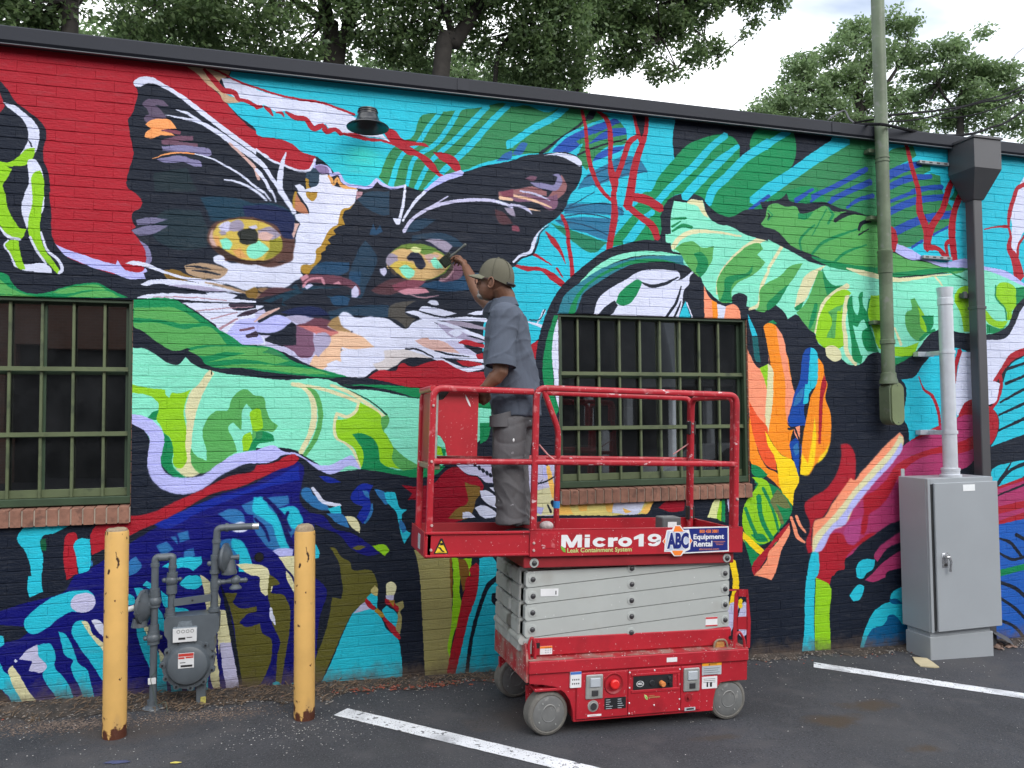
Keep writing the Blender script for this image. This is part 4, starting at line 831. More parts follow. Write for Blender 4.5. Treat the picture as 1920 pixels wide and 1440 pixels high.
p Bt|4430 -1904 4461 -1800 4528 -1701 4632 -1678 4672 -1642 4686 -1609 4738 -1602 4789 -1638 4827 -1686 4905 -1692 4912 -1872 4819 -1895 4765 -1933
p Bt|4701 -1481 4769 -1475 4835 -1521 4793 -1524 4715 -1505
p K|4752 -1937 4807 -1862 4887 -1837 4926 -1862 4922 -1958
p SA|3445 526 3476 465 3544 373 3604 363 3634 395 3631 498 3648 250 3624 250 3612 -234 3608 -367 3528 -263 3463 -58 3445 249
p O|3604 706 3637 722 3708 703 3754 605 3810 449 3843 251 3863 178 3817 42 3796 -72 3843 -103 3810 -217 3824 -342 3729 -298 3660 -215 3614 -142 3610 146 3652 395 3631 519 3616 602
p SA|3708 698 3766 626 3799 480 3841 251 3863 178 3817 42 3796 -72 3775 43 3780 250 3744 459
p Y|3554 373 3634 405 3651 364 3660 250 3672 250 3657 146 3620 85 3621 105 3601 260
p CR|3628 405 3658 385 3672 250 3667 146 3641 -19 3614 -142 3599 -59 3618 250
p OR|3453 116 3535 -8 3615 -101 3614 -162 3647 -245 3675 -328 3684 -421 3608 -388 3585 -367 3506 -212 3463 -58
p O|3455 3 3495 -181 3550 -325 3613 -408 3678 -431 3723 -535 3710 -565 3606 -470 3525 -416 3462 -364
p K|3513 -426 3606 -470 3710 -565 3722 -586 3605 -500 3512 -457
p Ye|3591 -111 3671 -235 3741 -309 3827 -342 3882 -519 3842 -580 3823 -698 3722 -576 3691 -411 3669 -318 3612 -224
p Bl|3860 172 3902 251 4008 541 4033 542 3987 251 3972 146 3945 42 3968 -74 3880 -80 3808 -74 3796 -41 3823 42
p C|3875 157 3950 230 3935 146 3897 94 3848 73
p T|4021 542 4057 526 4092 453 4074 252 3998 178 3971 94 3937 92 3963 251 3987 251
p O|4086 458 4117 432 4150 294 4167 252 4145 146 4188 30 4194 -97 4174 -234 4131 -317 4043 -378 3967 -467 3894 -452 3911 -271 3929 -167 3981 41 4009 146 4068 252
p R|4138 326 4161 252 4127 146 4113 -12 4091 -222 4070 -222 4088 94 4111 252
p Ye|4042 -1 4052 -169 4039 -294 4005 -419 3955 -467 3894 -457 3917 -292 3969 -376 4012 -189
p Ye|4178 -213 4131 -317 4055 -378 4069 -337 4133 -275
p SA|3843 -93 3905 -76 3899 -198 3866 -166
s K 18 20 13 14|3795 -103 3856 -93 3878 -145 3901 -208
p Bl|3810 -207 3865 -171 3903 -208 3899 -374 3884 -478 3848 -373 3820 -290
p C|3839 -238 3877 -208 3886 -291 3856 -311
s K 11 16|3899 -198 3897 -333 3888 -457
p D|3488 -466 3605 -511 3675 -543 3745 -607 3817 -713 3776 -804 3690 -881 3593 -968 3475 -992
p Y|3383 -706 3522 -518 3465 -466 3523 -467 3605 -511 3638 -593 3671 -697 3702 -862 3654 -910 3593 -968 3546 -976 3385 -867
s D 28 33|3401 -696 3445 -809 3495 -913
s D 44 37 33|3520 -610 3539 -773 3606 -908 3663 -982
s D 28 22|3557 -550 3624 -675 3668 -799 3690 -892
p BRG|3625 -644 3686 -564 3756 -628 3808 -712 3754 -715
s BRG 37 29|3637 -655 3688 -738 3727 -827
p D|3443 -900 3548 -900 3599 -958 3511 -959
p D|3462 -364 3525 -386 3606 -449 3582 -469 3466 -435
p Ye|3376 -872 3564 -1027 3532 -1063 3375 -927
p D|3382 -932 3522 -1066 3448 -1152
p K|3378 -695 3511 -513 3458 -506 3380 -615
p R|3447 -1172 3592 -999 3702 -892 3787 -825 3789 -847 3640 -991 3590 -1069 3470 -1214
p SA|3787 -843 3793 -878 3710 -1035 3639 -1224 3615 -1255 3586 -1243 3481 -1214 3464 -1213 3590 -1069 3591 -1059 3663 -982
s SA 24 33 33 16|3803 -784 3834 -868 3862 -941 3925 -985
s SA 25 27 13|3851 -776 3883 -849 3936 -909
p W|5786 633 6006 663 6099 769 6164 887 6219 947 7289 1227 7259 677 6201 551 6010 433 5889 328 5765 146
p T|6198 504 7255 617 7222 25 6166 -175 5790 -276 5869 -173 5877 -2 5819 55 5944 260 6009 398
s R 80 58 65 39 39|6468 626 6200 545 6057 491 5950 386 5842 260
s R 39 33 33|5918 340 5929 260 5879 123 5819 55
p W|5770 259 5858 282 5915 260 5850 100 5762 78
s R 10 10|5932 317 5937 260
s K 26 24 27|5978 381 6195 441 6618 546
s K 26 24 27|5973 260 6190 330 6612 440
s K 18 26 27|5907 100 6185 215 6607 333
s K 18 29 30|5888 -8 6179 90 6600 192
s K 18 31 32|5875 -141 6173 -39 6594 75
p R|5763 89 5833 43 5876 -14 5862 -173 5745 -306
p T|5780 -496 6015 -412 6156 -395 7209 -215 7202 -335 6150 -532 5847 -616 5776 -577
s K 34 28 20|6154 -429 6013 -471 5832 -613
s K 10 33 38|6008 -414 5923 -514 5832 -618
p MG|5745 -644 6149 -543 7202 -335 7182 -692 6135 -850 5732 -934
s R 63 60 54|5780 -824 6138 -771 6711 -653
s R 38 52 54|5731 -951 6134 -867 6704 -793
s K 13 21 21|5800 -702 6146 -606 6564 -509
s R 18 31 27|5817 -635 6149 -555 6567 -462
p Bw|5731 -951 6132 -896 7175 -811 7094 -2262 6073 -2164 5680 -2126
s K 15 31 31|5842 -1049 5955 -1085 6088 -1222
s K 33 34|6028 -1027 6124 -1071 6379 -1193
s K 20 26 23|5829 -1165 5978 -1233 6124 -1224
p D|5830 -1314 6114 -1280 6527 -1247 6525 -1293 6112 -1331 5842 -1370
s K 30 36 31|5825 -1414 5996 -1475 6102 -1550 6352 -1738
s K 25 31 31|5834 -1548 5988 -1643 6093 -1732 6343 -1919
s K 25 31 31|5825 -1731 5995 -1811 6085 -1908 6190 -2018
p LV|1640 -311 1888 -316 1883 -692 1656 -683
p CR|1727 -509 1876 -476 1874 -682 1735 -686 1726 -602
p L|1788 -323 1837 -343 1836 -437 1787 -417
s O4 29 39 33|1817 -343 1836 -437 1860 -560
p L|1735 -621 1785 -632 1764 -678 1735 -667
s K 8 12 6|1732 -458 1796 -450 1867 -415 2019 -343
s K 5 5|1737 -472 1777 -436
s K 13 17|1810 -610 1839 -667
s K 25 19|1845 -588 1854 -625
s K 15 6|1798 -324 1814 -338
p CRY|1884 -608 2643 -608 2566 -702 2523 -705 1883 -688
p O4|2040 -625 2112 -619 2111 -664 2055 -664
p O4|2251 -622 2319 -618 2294 -683 2271 -682
p W|2319 -618 2567 -619 2523 -692 2302 -689
p O4|2386 -656 2460 -688 2407 -693
p O4|2529 -693 2610 -621 2642 -617 2566 -707
p O4|1884 -613 1965 -611 2004 -688 1883 -688
p r2|2674 -667 2740 -621 2893 -622 2881 -695 2782 -703
p CW|3162 -622 3187 -623 3181 -769 3075 -755
p Y|3184 -638 3201 -638 3192 -788 3170 -777
p D|3202 -623 3230 -624 3226 -799 3195 -788
p LV|3247 -625 3276 -626 3274 -721 3257 -721
s Ye 53 53 64 32|3282 -1092 3307 -1263 3275 -1420 3244 -1527
s LV 75 96 85|3290 -1416 3255 -1518 3220 -1594
s LV 64 96 64|3378 -1422 3370 -1507 3355 -1645
s Ye 32 38 32|3344 -1385 3340 -1420 3344 -1440'''
def spline(P, closed, n=6):
    k = len(P); out = []
    def cor(i):
        if not closed and (i <= 0 or i >= k - 1): return True
        a = P[i % k] - P[(i - 1) % k]; b = P[(i + 1) % k] - P[i % k]; la, lb = np.hypot(*a), np.hypot(*b)
        if la < 1e-9 or lb < 1e-9: return True
        return (a @ b) / (la * lb) < .30
    cs = [cor(i) for i in range(k)]
    def tan(i):
        if cs[i % k]: return None
        a = P[i % k] - P[(i - 1) % k]; b = P[(i + 1) % k] - P[i % k]; la, lb = np.hypot(*a), np.hypot(*b)
        return (a / la * lb + b / lb * la) / (la + lb)
    for i in range(k if closed else k - 1):
        p0 = P[i]; p1 = P[(i + 1) % k]; D = np.hypot(*(p1 - p0))
        if D < 8: out.append(p0); continue
        t0 = tan(i); t1 = tan(i + 1)
        t0 = (p1 - p0) if t0 is None else t0 * D; t1 = (p1 - p0) if t1 is None else t1 * D
        for s in np.arange(n) / n:
            out.append((2 * s**3 - 3 * s**2 + 1) * p0 + (s**3 - 2 * s**2 + s) * t0 + (-2 * s**3 + 3 * s**2) * p1 + (s**3 - s**2) * t1)
    if not closed: out.append(P[-1])
    return np.array(out)
def stroke(P, w):
    Q = spline(P, False, 5)
    d = np.r_[0, np.cumsum(np.hypot(*np.diff(P, axis=0).T))]; D = np.r_[0, np.cumsum(np.hypot(*np.diff(Q, axis=0).T))]
    ww = np.interp(np.linspace(0, 1, len(P)), np.linspace(0, 1, len(w)), w)
    W = np.interp(D / D[-1], d / d[-1], ww)
    t = np.gradient(Q, axis=0); t /= np.maximum(np.hypot(*t.T)[:, None], 1e-9); nn = np.c_[-t[:, 1], t[:, 0]]
    return np.r_[Q + nn * W[:, None] / 2, [Q[-1] + t[-1] * W[-1] * .35], (Q - nn * W[:, None] / 2)[::-1], [Q[0] - t[0] * W[0] * .35]]
MX0, MX1, MZ0, MZ1, PPM = -2.9, 7.9, -2.15, 2.45, 380
PV, PE = .008, (1.0, 1.0, 1.02)
IW, IH = int((MX1 - MX0) * PPM), int((MZ1 - MZ0) * PPM)
SOFT = []
for (xa_, za_), (xb_, zb_), r_, k_ in (((-0.504,0.770), (0.144,1.533), 1, .7), ((0.559,0.771), (1.257,1.279), 1, .6), ((-0.151,0.507), (0.666,1.100), 1, .5), ((0.114,0.304), (0.809,0.816), 1, .4), ((-0.724,1.063), (-0.352,1.564), 2, .5), ((1.410,1.213), (2.097,1.799), 1, .5), ((-0.883,-0.872), (0.250,-0.252), 2, .45), ((3.874,-1.157), (4.925,-0.094), 2, .7)):
    SOFT.append((xa_, xb_, za_, zb_, r_, k_))
def mural_image():
    img = np.zeros((IH, IW, 4), np.float32); img[..., 3] = 1
    def alb(c):                                              # paint colours as base colours
        a = np.clip((np.array(lin(c)) - PV) / np.array(PE), .0012, .86)
        return np.where(a <= .0031308, a * 12.92, 1.055 * a ** (1 / 2.4) - .055).astype(np.float32)
    pal = {k: alb(c) for k, c in PAL.items()}
    img[..., :3] = pal['K']
    for l in MURAL.split('\n'):
        h, c = l.split('|'); h = h.split(); P = np.array(c.split(), float).reshape(-1, 2)
        P = spline(P, True) if h[0] == 'p' else stroke(P, [float(q) for q in h[2:]])
        P = np.c_[(P[:, 0] / 1000 - MX0) * PPM, (P[:, 1] / 1000 - MZ0) * PPM]
        A, B = P, np.roll(P, -1, 0); col = pal[h[1]]
        for y in range(max(0, int(P[:, 1].min())), min(IH - 1, int(P[:, 1].max()) + 1) + 1):
            yc = y + .5; m = ((A[:, 1] <= yc) & (B[:, 1] > yc)) | ((B[:, 1] <= yc) & (A[:, 1] > yc))
            if not m.any(): continue
            a = A[m]; b = B[m]; xs = np.sort(a[:, 0] + (yc - a[:, 1]) / (b[:, 1] - a[:, 1]) * (b[:, 0] - a[:, 0]))
            for i in range(0, len(xs) - 1, 2):
                l0 = int(math.ceil(xs[i] - .5)); r0 = int(math.ceil(xs[i + 1] - .5))
                if r0 > 0 and l0 < IW: img[y, max(0, l0):min(IW, r0), :3] = col
    # sprayed, feathered passages: round both eyes, the nose and chin, and the deep blue water
    def box(a, r, ax):
        c = np.cumsum(np.pad(a, [(r + 1, r) if k == ax else (0, 0) for k in range(3)], mode='edge'), ax, dtype=np.float64)
        return ((np.take(c, range(2 * r + 1, c.shape[ax]), ax) - np.take(c, range(0, c.shape[ax] - 2 * r - 1), ax)) / (2 * r + 1)).astype(np.float32)
    for x0, x1, z0, z1, r, k in SOFT:
        a, b = int((x0 - MX0) * PPM), int((x1 - MX0) * PPM); c, d = int((z0 - MZ0) * PPM), int((z1 - MZ0) * PPM)
        sub = img[c:d, a:b, :3].copy(); bl_ = box(box(box(box(sub, r, 0), r, 1), r, 0), r, 1)
        yy, xx = np.mgrid[-1:1:complex(0, d - c), -1:1:complex(0, b - a)]; mk = np.clip((1 - np.maximum(abs(xx), abs(yy)) ** 2) * 3, 0, 1)[..., None] * k
        img[c:d, a:b, :3] = sub * (1 - mk) + bl_ * mk
    im = bpy.data.images.new('mural_paint', IW, IH); im.pixels.foreach_set(img.ravel()); im.update(); im.pack()
    return im
PAINT_K = 1.0
def mural_material():
    m = bpy.data.materials.new('mural_on_brick'); m.use_nodes = True; t = m.node_tree; b = t.nodes['Principled BSDF']; K = t.links.new
    g = N(t, 'ShaderNodeNewGeometry'); s = N(t, 'ShaderNodeSeparateXYZ'); K(g.outputs['Position'], s.inputs[0])
    # hand-cut edges: the paint line wanders a few millimetres
    wn = N(t, 'ShaderNodeTexNoise', inp={'Scale': 28, 'Detail': 3}); K(g.outputs['Position'], wn.inputs['Vector'])
    ws = N(t, 'ShaderNodeSeparateColor'); K(wn.outputs['Color'], ws.inputs[0])
    c = N(t, 'ShaderNodeCombineXYZ')
    for ax, (o0, o1, src, wsrc) in enumerate(((MX0, MX1, 'X', 0), (MZ0, MZ1, 'Z', 1))):
        j = N(t, 'ShaderNodeMath', operation='MULTIPLY_ADD', inp={1: .012, 2: -.006}); K(ws.outputs[wsrc], j.inputs[0])
        a = N(t, 'ShaderNodeMath', operation='ADD'); K(s.outputs[src], a.inputs[0]); K(j.outputs[0], a.inputs[1])
        r = N(t, 'ShaderNodeMapRange', clamp=False, inp={'From Min': o0, 'From Max': o1}); K(a.outputs[0], r.inputs['Value']); K(r.outputs[0], c.inputs[ax])
    im = N(t, 'ShaderNodeTexImage', image=mural_image(), extension='EXTEND'); K(c.outputs[0], im.inputs['Vector'])
    n1 = N(t, 'ShaderNodeTexNoise', inp={'Scale': 1.6, 'Detail': 6, 'Roughness': .65}); K(g.outputs['Position'], n1.inputs['Vector'])
    mp = N(t, 'ShaderNodeMapping', inp={'Scale': (1.2, 1, 7)}); K(g.outputs['Position'], mp.inputs[0])
    n3 = N(t, 'ShaderNodeTexNoise', inp={'Scale': 9, 'Detail': 5, 'Roughness': .7}); K(mp.outputs[0], n3.inputs['Vector'])
    ad = N(t, 'ShaderNodeMath', operation='ADD'); K(n1.outputs['Fac'], ad.inputs[0]); K(n3.outputs['Fac'], ad.inputs[1])
    mr = N(t, 'ShaderNodeMapRange', inp={'From Min': .65, 'From Max': 1.35, 'To Min': .80 * PAINT_K, 'To Max': 1.12 * PAINT_K}); K(ad.outputs[0], mr.inputs['Value'])
    mu = N(t, 'ShaderNodeMixRGB', blend_type='MULTIPLY', inp={'Fac': 1}); K(im.outputs['Color'], mu.inputs['Color1']); K(mr.outputs[0], mu.inputs['Color2'])
    # thin streaky coverage: the undercoat greys the paint in places
    mq = N(t, 'ShaderNodeMapping', inp={'Rotation': (0, R(24), 0), 'Scale': (3, 1, 26)}); K(g.outputs['Position'], mq.inputs[0])
    n5 = N(t, 'ShaderNodeTexNoise', inp={'Scale': 2.2, 'Detail': 7, 'Roughness': .7, 'Distortion': .6}); K(mq.outputs[0], n5.inputs['Vector'])
    r5 = N(t, 'ShaderNodeMapRange', inp={'From Min': .52, 'From Max': .74, 'To Max': .16}); K(n5.outputs['Fac'], r5.inputs['Value'])
    m5 = N(t, 'ShaderNodeMixRGB', inp={'Color2': (.16, .165, .18, 1)}); K(r5.outputs[0], m5.inputs['Fac']); K(mu.outputs[0], m5.inputs['Color1'])
    # splashed soil on the lowest courses
    h = N(t, 'ShaderNodeMath', operation='MULTIPLY_ADD', inp={1: .036, 2: 1.70}); K(s.outputs['X'], h.inputs[0]); h2 = N(t, 'ShaderNodeMath', operation='ADD'); K(h.outputs[0], h2.inputs[0]); K(s.outputs['Z'], h2.inputs[1])
    n6 = N(t, 'ShaderNodeTexNoise', inp={'Scale': 11, 'Detail': 8, 'Roughness': .7}); K(g.outputs['Position'], n6.inputs['Vector'])
    a6 = N(t, 'ShaderNodeMath', operation='MULTIPLY_ADD', inp={1: -.34}); K(n6.outputs['Fac'], a6.inputs[0]); K(h2.outputs[0], a6.inputs[2])
    r6 = N(t, 'ShaderNodeMapRange', inp={'From Min': -.04, 'From Max': -.16, 'To Max': .75}); K(a6.outputs[0], r6.inputs['Value'])
    m6 = N(t, 'ShaderNodeMixRGB', inp={'Color2': (.10, .075, .058, 1)}); K(r6.outputs[0], m6.inputs['Fac']); K(m5.outputs[0], m6.inputs['Color1']); mu = m6
    K(mu.outputs[0], b.inputs['Base Color'])
    b.inputs['Roughness'].default_value = .55; b.inputs['Specular IOR Level'].default_value = .2
    n2 = N(t, 'ShaderNodeTexNoise', inp={'Scale': 70, 'Detail': 6, 'Roughness': .65}); K(g.outputs['Position'], n2.inputs['Vector'])
    n4 = N(t, 'ShaderNodeTexNoise', inp={'Scale': 17, 'Detail': 3}); K(mp.outputs[0], n4.inputs['Vector'])
    a2 = N(t, 'ShaderNodeMath', operation='MULTIPLY_ADD', inp={1: .8}); K(n4.outputs['Fac'], a2.inputs[0]); K(n2.outputs['Fac'], a2.inputs[2])
    bp = N(t, 'ShaderNodeBump', inp={'Strength': .6, 'Distance': .008}); K(a2.outputs[0], bp.inputs['Height']); K(bp.outputs[0], b.inputs['Normal'])
    return m
M_MURAL = mural_material()

# ------------------------------------------------------------ setting: ground
SL = -.036; G0 = -1.70
def gz(x): return G0 + SL * max(-9, min(14, x))
M_ASPH = mat('asphalt', (.050, .052, .060), rough=.85, var=.30, vscale=1.3, bump=1, bscale=110, spec=.35)
layer(M_ASPH, (.028, .029, .034), 90, .50, .66, detail=5)
layer(M_ASPH, (.072, .072, .077), .8, .50, .72, detail=7)
layer(M_ASPH, (.075, .076, .082), 130, .56, .66, detail=4)
layer(M_ASPH, (.068, .067, .072), 5, .52, .72, detail=8)
specks(M_ASPH, (.19, .19, .195), 95, .16, .30); specks(M_ASPH, (.36, .36, .36), 34, .050, .12)
def stains(m, spots, col):
    t = m.node_tree; b = t.nodes['Principled BSDF']; g = N(t, 'ShaderNodeNewGeometry'); nz = N(t, 'ShaderNodeTexNoise', inp={'Scale': 5, 'Detail': 8, 'Roughness': .65}); t.links.new(g.outputs['Position'], nz.inputs['Vector'])
    for (x, y, rx, ry, k) in spots:
        v = N(t, 'ShaderNodeVectorMath', operation='SUBTRACT', inp={1: (x, y, gz(x))}); t.links.new(g.outputs['Position'], v.inputs[0])
        v2 = N(t, 'ShaderNodeVectorMath', operation='DIVIDE', inp={1: (rx, ry, 1)}); t.links.new(v.outputs[0], v2.inputs[0])
        l = N(t, 'ShaderNodeVectorMath', operation='LENGTH'); t.links.new(v2.outputs[0], l.inputs[0])
        a = N(t, 'ShaderNodeMath', operation='MULTIPLY_ADD', inp={1: 2.2}); t.links.new(nz.outputs['Fac'], a.inputs[0]); t.links.new(l.outputs['Value'], a.inputs[2])
        r = N(t, 'ShaderNodeMapRange', inp={'From Min': 1.95, 'From Max': 1.35, 'To Max': k}); t.links.new(a.outputs[0], r.inputs['Value'])
        mx = N(t, 'ShaderNodeMixRGB', inp={'Color2': (*col, 1)}); t.links.new(r.outputs[0], mx.inputs['Fac']); t.links.new(b.inputs['Base Color'].links[0].from_socket, mx.inputs['Color1']); t.links.new(mx.outputs[0], b.inputs['Base Color'])
s_ = [(3.564,-1.061), (3.184,-1.238), (3.398,-1.716), (2.346,-1.317), (1.849,-1.305)]
stains(M_ASPH, [(*s_[0], .30, .12, .85), (*s_[1], .30, .13, .9), (*s_[2], .15, .08, .8), (*s_[3], .2, .06, .5)], (.060, .044, .030))
stains(M_ASPH, [(*(1.431,-0.814), .5, .3, .5), (*(-0.783,-0.535), .5, .22, .6), (*(-1.328,-0.217), .6, .15, .7)], (.085, .070, .062))
gx = [-220, -60, -20, -9] + [(-9 + i * 23 / 24) for i in range(1, 25)] + [20, 60, 220]
gy = [-220, -60, -20, -8, -5, -3, -2, -1, -.5, 0, 4, 20, 60, 220]
vs = [(x, y, gz(x)) for x in gx for y in gy]; ny = len(gy)
fs = [(i * ny + j, (i + 1) * ny + j, (i + 1) * ny + j + 1, i * ny + j + 1) for i in range(len(gx) - 1) for j in range(ny - 1)]
tag(obj('asphalt_ground', MB().add(vs, fs), M_ASPH, smooth=0), kind='structure')

# painted parking lines, a sheet each, worn
M_LINE = mat('line_paint', (.72, .74, .78), rough=.7, var=.08, vscale=9, bump=.3, bscale=200)
layer(M_LINE, (.07, .07, .078), 26, .60, .66, detail=7); layer(M_LINE, (.40, .41, .44), 5, .5, .7, detail=6)
layer(M_LINE, (.10, .10, .11), 120, .62, .66, detail=3)
def sheet(poly, h): return MB().add([(x, y, gz(x) + h) for x, y in poly], [tuple(range(len(poly)))])
def line_mb(a, b, c, d, ext):
    # a,b far (wall) end corners, c,d further along; extended towards the camera
    A, B, C_, D = [Vector(q) for q in (a, b, c, d)]
    C2 = A + (C_ - A).normalized() * ext; D2 = B + (D - B).normalized() * ext
    poly = []; n = 90; jr = random.Random(3)
    for i in range(n + 1): q = A.lerp(C2, i / n); poly.append((q.x + jr.uniform(-.0025, .0025), q.y + jr.uniform(-.0025, .0025)))
    for i in range(n + 1): q = D2.lerp(B, i / n); poly.append((q.x + jr.uniform(-.0025, .0025), q.y + jr.uniform(-.0025, .0025)))
    m = MB(); 
    for i in range(n):
        q = [poly[i], poly[i + 1], poly[2 * n - i], poly[2 * n + 1 - i]]
        m.add([(x, y, gz(x) + .004) for x, y in q], [(0, 1, 2, 3)])
    return m
tag(obj('parking_line', line_mb((0.392,-0.449), (0.306,-0.545), (1.186,-1.207), (1.147,-1.339), 4.5), M_LINE, smooth=0), kind='structure')
tag(obj('parking_line', line_mb((3.825,-0.204), (3.742,-0.313), (4.790,-1.106), (4.692,-1.191), 4.5), M_LINE, smooth=0), kind='structure')

# dirt, straw and chips along the foot of the wall
M_DIRT = mat('dirt', (.075, .062, .053), rough=1, var=.4, vscale=9, bump=1, bscale=90, spec=.1)
layer(M_DIRT, (.05, .045, .042), 14, .45, .6, detail=6); layer(M_DIRT, (.26, .22, .19), 60, .6, .68)
def edge_strip(x0, x1, wfun, n, name, m, h=.006):
    mb = MB(); top = []; bot = []
    for i in range(n + 1):
        x = x0 + (x1 - x0) * i / n; top.append((x, -.002, gz(x) + h + .018)); bot.append((x, -wfun(x), gz(x) + h * .5))
    mb.add(top + bot, [(i, i + 1, n + 1 + i + 1, n + 1 + i) for i in range(n)])
    return obj(name, mb, m, smooth=0)
def dirt_w(x):
    b = .25 if x < .2 else (.25 - .10 * min(1, (x - .2) / .5)) if x < 3 else .07
    if x > 4.3: b = .12
    return b + .035 * math.sin(x * 9.1) + .03 * math.sin(x * 23.7 + 1) + .02 * math.sin(x * 51)
tag(edge_strip(-6, 12, dirt_w, 420, 'dirt_strip', M_DIRT), kind='structure')
M_SAND = mat('sand', (.20, .155, .13), rough=1, var=.3, vscale=14, bump=.6, bscale=150, spec=.1)
def blob_sheet(cx, cy, rx, ry, h, seed):
    r = random.Random(seed); n = 40; ph = [r.uniform(0, 6.28) for _ in range(4)]
    P = []
    for i in range(n):
        a = 2 * math.pi * i / n; k = 1 + .16 * math.sin(2 * a + ph[0]) + .12 * math.sin(5 * a + ph[1]) + .07 * math.sin(11 * a + ph[2])
        P.append((cx + rx * k * math.cos(a), min(-.003, cy + ry * k * math.sin(a))))
    return MB().add([(cx, cy, gz(cx) + h + .006)] + [(x, y, gz(x) + h) for x, y in P], [(0, 1 + i, 1 + (i + 1) % n) for i in range(n)])
M_STAIN = mat('stain', (.075, .058, .040), rough=.7, var=.3, vscale=9, spec=.3)
def chips(name, n, xf, yf, size, cols, label_kind='stuff', flat=True, h=0.006):
    mb = MB(); 
    for i in range(n):
        x = xf(); y = yf(x); s = random.uniform(*size); a = random.uniform(0, 6.28); k = random.randint(4, 6)
        st = random.uniform(.4, 1)
        P = [(x + s * math.cos(a + 6.28 * j / k + random.uniform(-.3, .3)), y + s * st * math.sin(a + 6.28 * j / k), gz(x) + h + random.uniform(0, s * .3)) for j in range(k)]
        top = (x, y, gz(x) + h + s * (.25 if flat else .7))
        mb.add(P + [top], [(j, (j + 1) % k, k) for j in range(k)])
    return mb
M_CHIPW = mat('white_chips', (.66, .65, .63), rough=.7, var=.1)
M_CHIPR = mat('red_brick_chips', (.24, .065, .04), rough=.9, var=.3)
M_CHIPB = mat('blue_chips', (.10, .16, .42), rough=.8, var=.1)
M_CHIPS = mat('stone_bits', (.20, .185, .17), rough=1, var=.3)
exp = lambda s: -min(2.6, .04 + random.expovariate(1 / s))
tag(obj('paint_chips', chips('c', 1300, lambda: random.uniform(-1.7, 2.6), lambda x: exp(.34), (.001, .0042), 0), M_CHIPW, smooth=0), kind='stuff')
tag(obj('paint_chips', chips('c', 420, lambda: random.uniform(2.2, 7.5), lambda x: exp(.6), (.0015, .0055), 0), M_CHIPW, smooth=0), kind='stuff')
tag(obj('paint_chips', chips('c', 300, lambda: random.gauss(.1, .25), lambda x: random.gauss(-.72, .14), (.001, .0045), 0), M_CHIPW, smooth=0), kind='stuff')
tag(obj('brick_crumbs', chips('c', 260, lambda: random.gauss(.75, .3), lambda x: -random.uniform(.03, .2), (.004, .015), 0, flat=False), M_CHIPR, smooth=0), kind='stuff')
tag(obj('brick_crumbs', chips('c', 60, lambda: random.uniform(-1.5, 6), lambda x: -random.uniform(.03, .25), (.003, .011), 0, flat=False), M_CHIPR, smooth=0), kind='stuff')
tag(obj('stone_bits', chips('c', 900, lambda: random.uniform(-1.7, 6.5), lambda x: -random.uniform(.01, dirt_w(x) + .06), (.003, .012), 0, flat=False), M_CHIPS, smooth=0), kind='stuff')
tag(obj('sand_grains', chips('c', 3200, lambda: random.gauss(-1.15, .22) if random.random() < .6 else random.gauss(-.40, .22), lambda x: -.40 - abs(random.gauss(0, .06)) + random.uniform(0, .12), (.002, .007), 0, h=.002), M_SAND, smooth=0), kind='stuff')
tag(obj('stone_bits', chips('c', 1500, lambda: random.uniform(-1.8, 3), lambda x: -random.uniform(.01, dirt_w(x) + .10), (.002, .007), 0, h=.004), mat('dark_bits', (.05, .046, .044), rough=1, var=.4), smooth=0), kind='stuff')
# straw / dead leaves
M_STRAW = mat('dry_straw', (.15, .110, .080), rough=1, var=.4, vscale=40, spec=.1)
mb = MB()
for i in range(1000):
    x = random.uniform(-1.8, 2.3) if i % 4 else random.uniform(-1.0, .5); y = -random.uniform(.0, 1) ** 1.4 * (dirt_w(x)) - .01; a = random.uniform(0, 3.14) * (.5 if i % 3 else 1); l = random.uniform(.008, .032); wd = random.uniform(.0012, .003)
    z = gz(x) + .01 + random.uniform(0, .03) * (1 + y / .3); dz = random.uniform(-.01, .014); c, s = math.cos(a), math.sin(a)
    mb.add([(x - c * l - s * wd, y - s * l + c * wd, z - dz), (x - c * l + s * wd, y - s * l - c * wd, z - dz), (x + c * l + s * wd, y + s * l - c * wd, z + dz), (x + c * l - s * wd, y + s * l + c * wd, z + dz), (x, y, z + .006)], [(0, 1, 4), (1, 2, 4), (2, 3, 4), (3, 0, 4)])
tag(obj('dry_straw', mb, M_STRAW, smooth=0), kind='stuff')
# loose pieces on the ground
M_BOARD = mat('torn_cardboard', (.50, .43, .28), rough=.9, var=.15)
c0 = (4.685,-0.383)
tag(obj('cardboard_scrap', MB().prism([(4.676,-0.256), (4.756,-0.314), (4.717,-0.416), (4.674,-0.514), (4.638,-0.507), (4.564,-0.452), (4.598,-0.365)], 'z', gz(4.7) + .004, gz(4.7) + .012), M_BOARD, smooth=0), 'torn piece of tan cardboard lying by the corner of the grey cabinet', 'cardboard')
M_LEAF_Y = mat('yellow_leaf', (.52, .45, .10), rough=.7, var=.1)
tag(obj('fallen_leaf', blob_sheet((-0.486,-1.031)[0], (-0.486,-1.031)[1], .025, .009, .006, 9), M_LEAF_Y, smooth=0), 'small yellow fallen leaf on the dark asphalt at the bottom edge', 'leaf')
tag(obj('paint_smear', blob_sheet((-0.760,-0.956)[0], (-0.760,-0.956)[1], .055, .020, .004, 12), mat('blue_smear', (.05, .06, .13), rough=.8, var=.3), smooth=0), kind='structure')
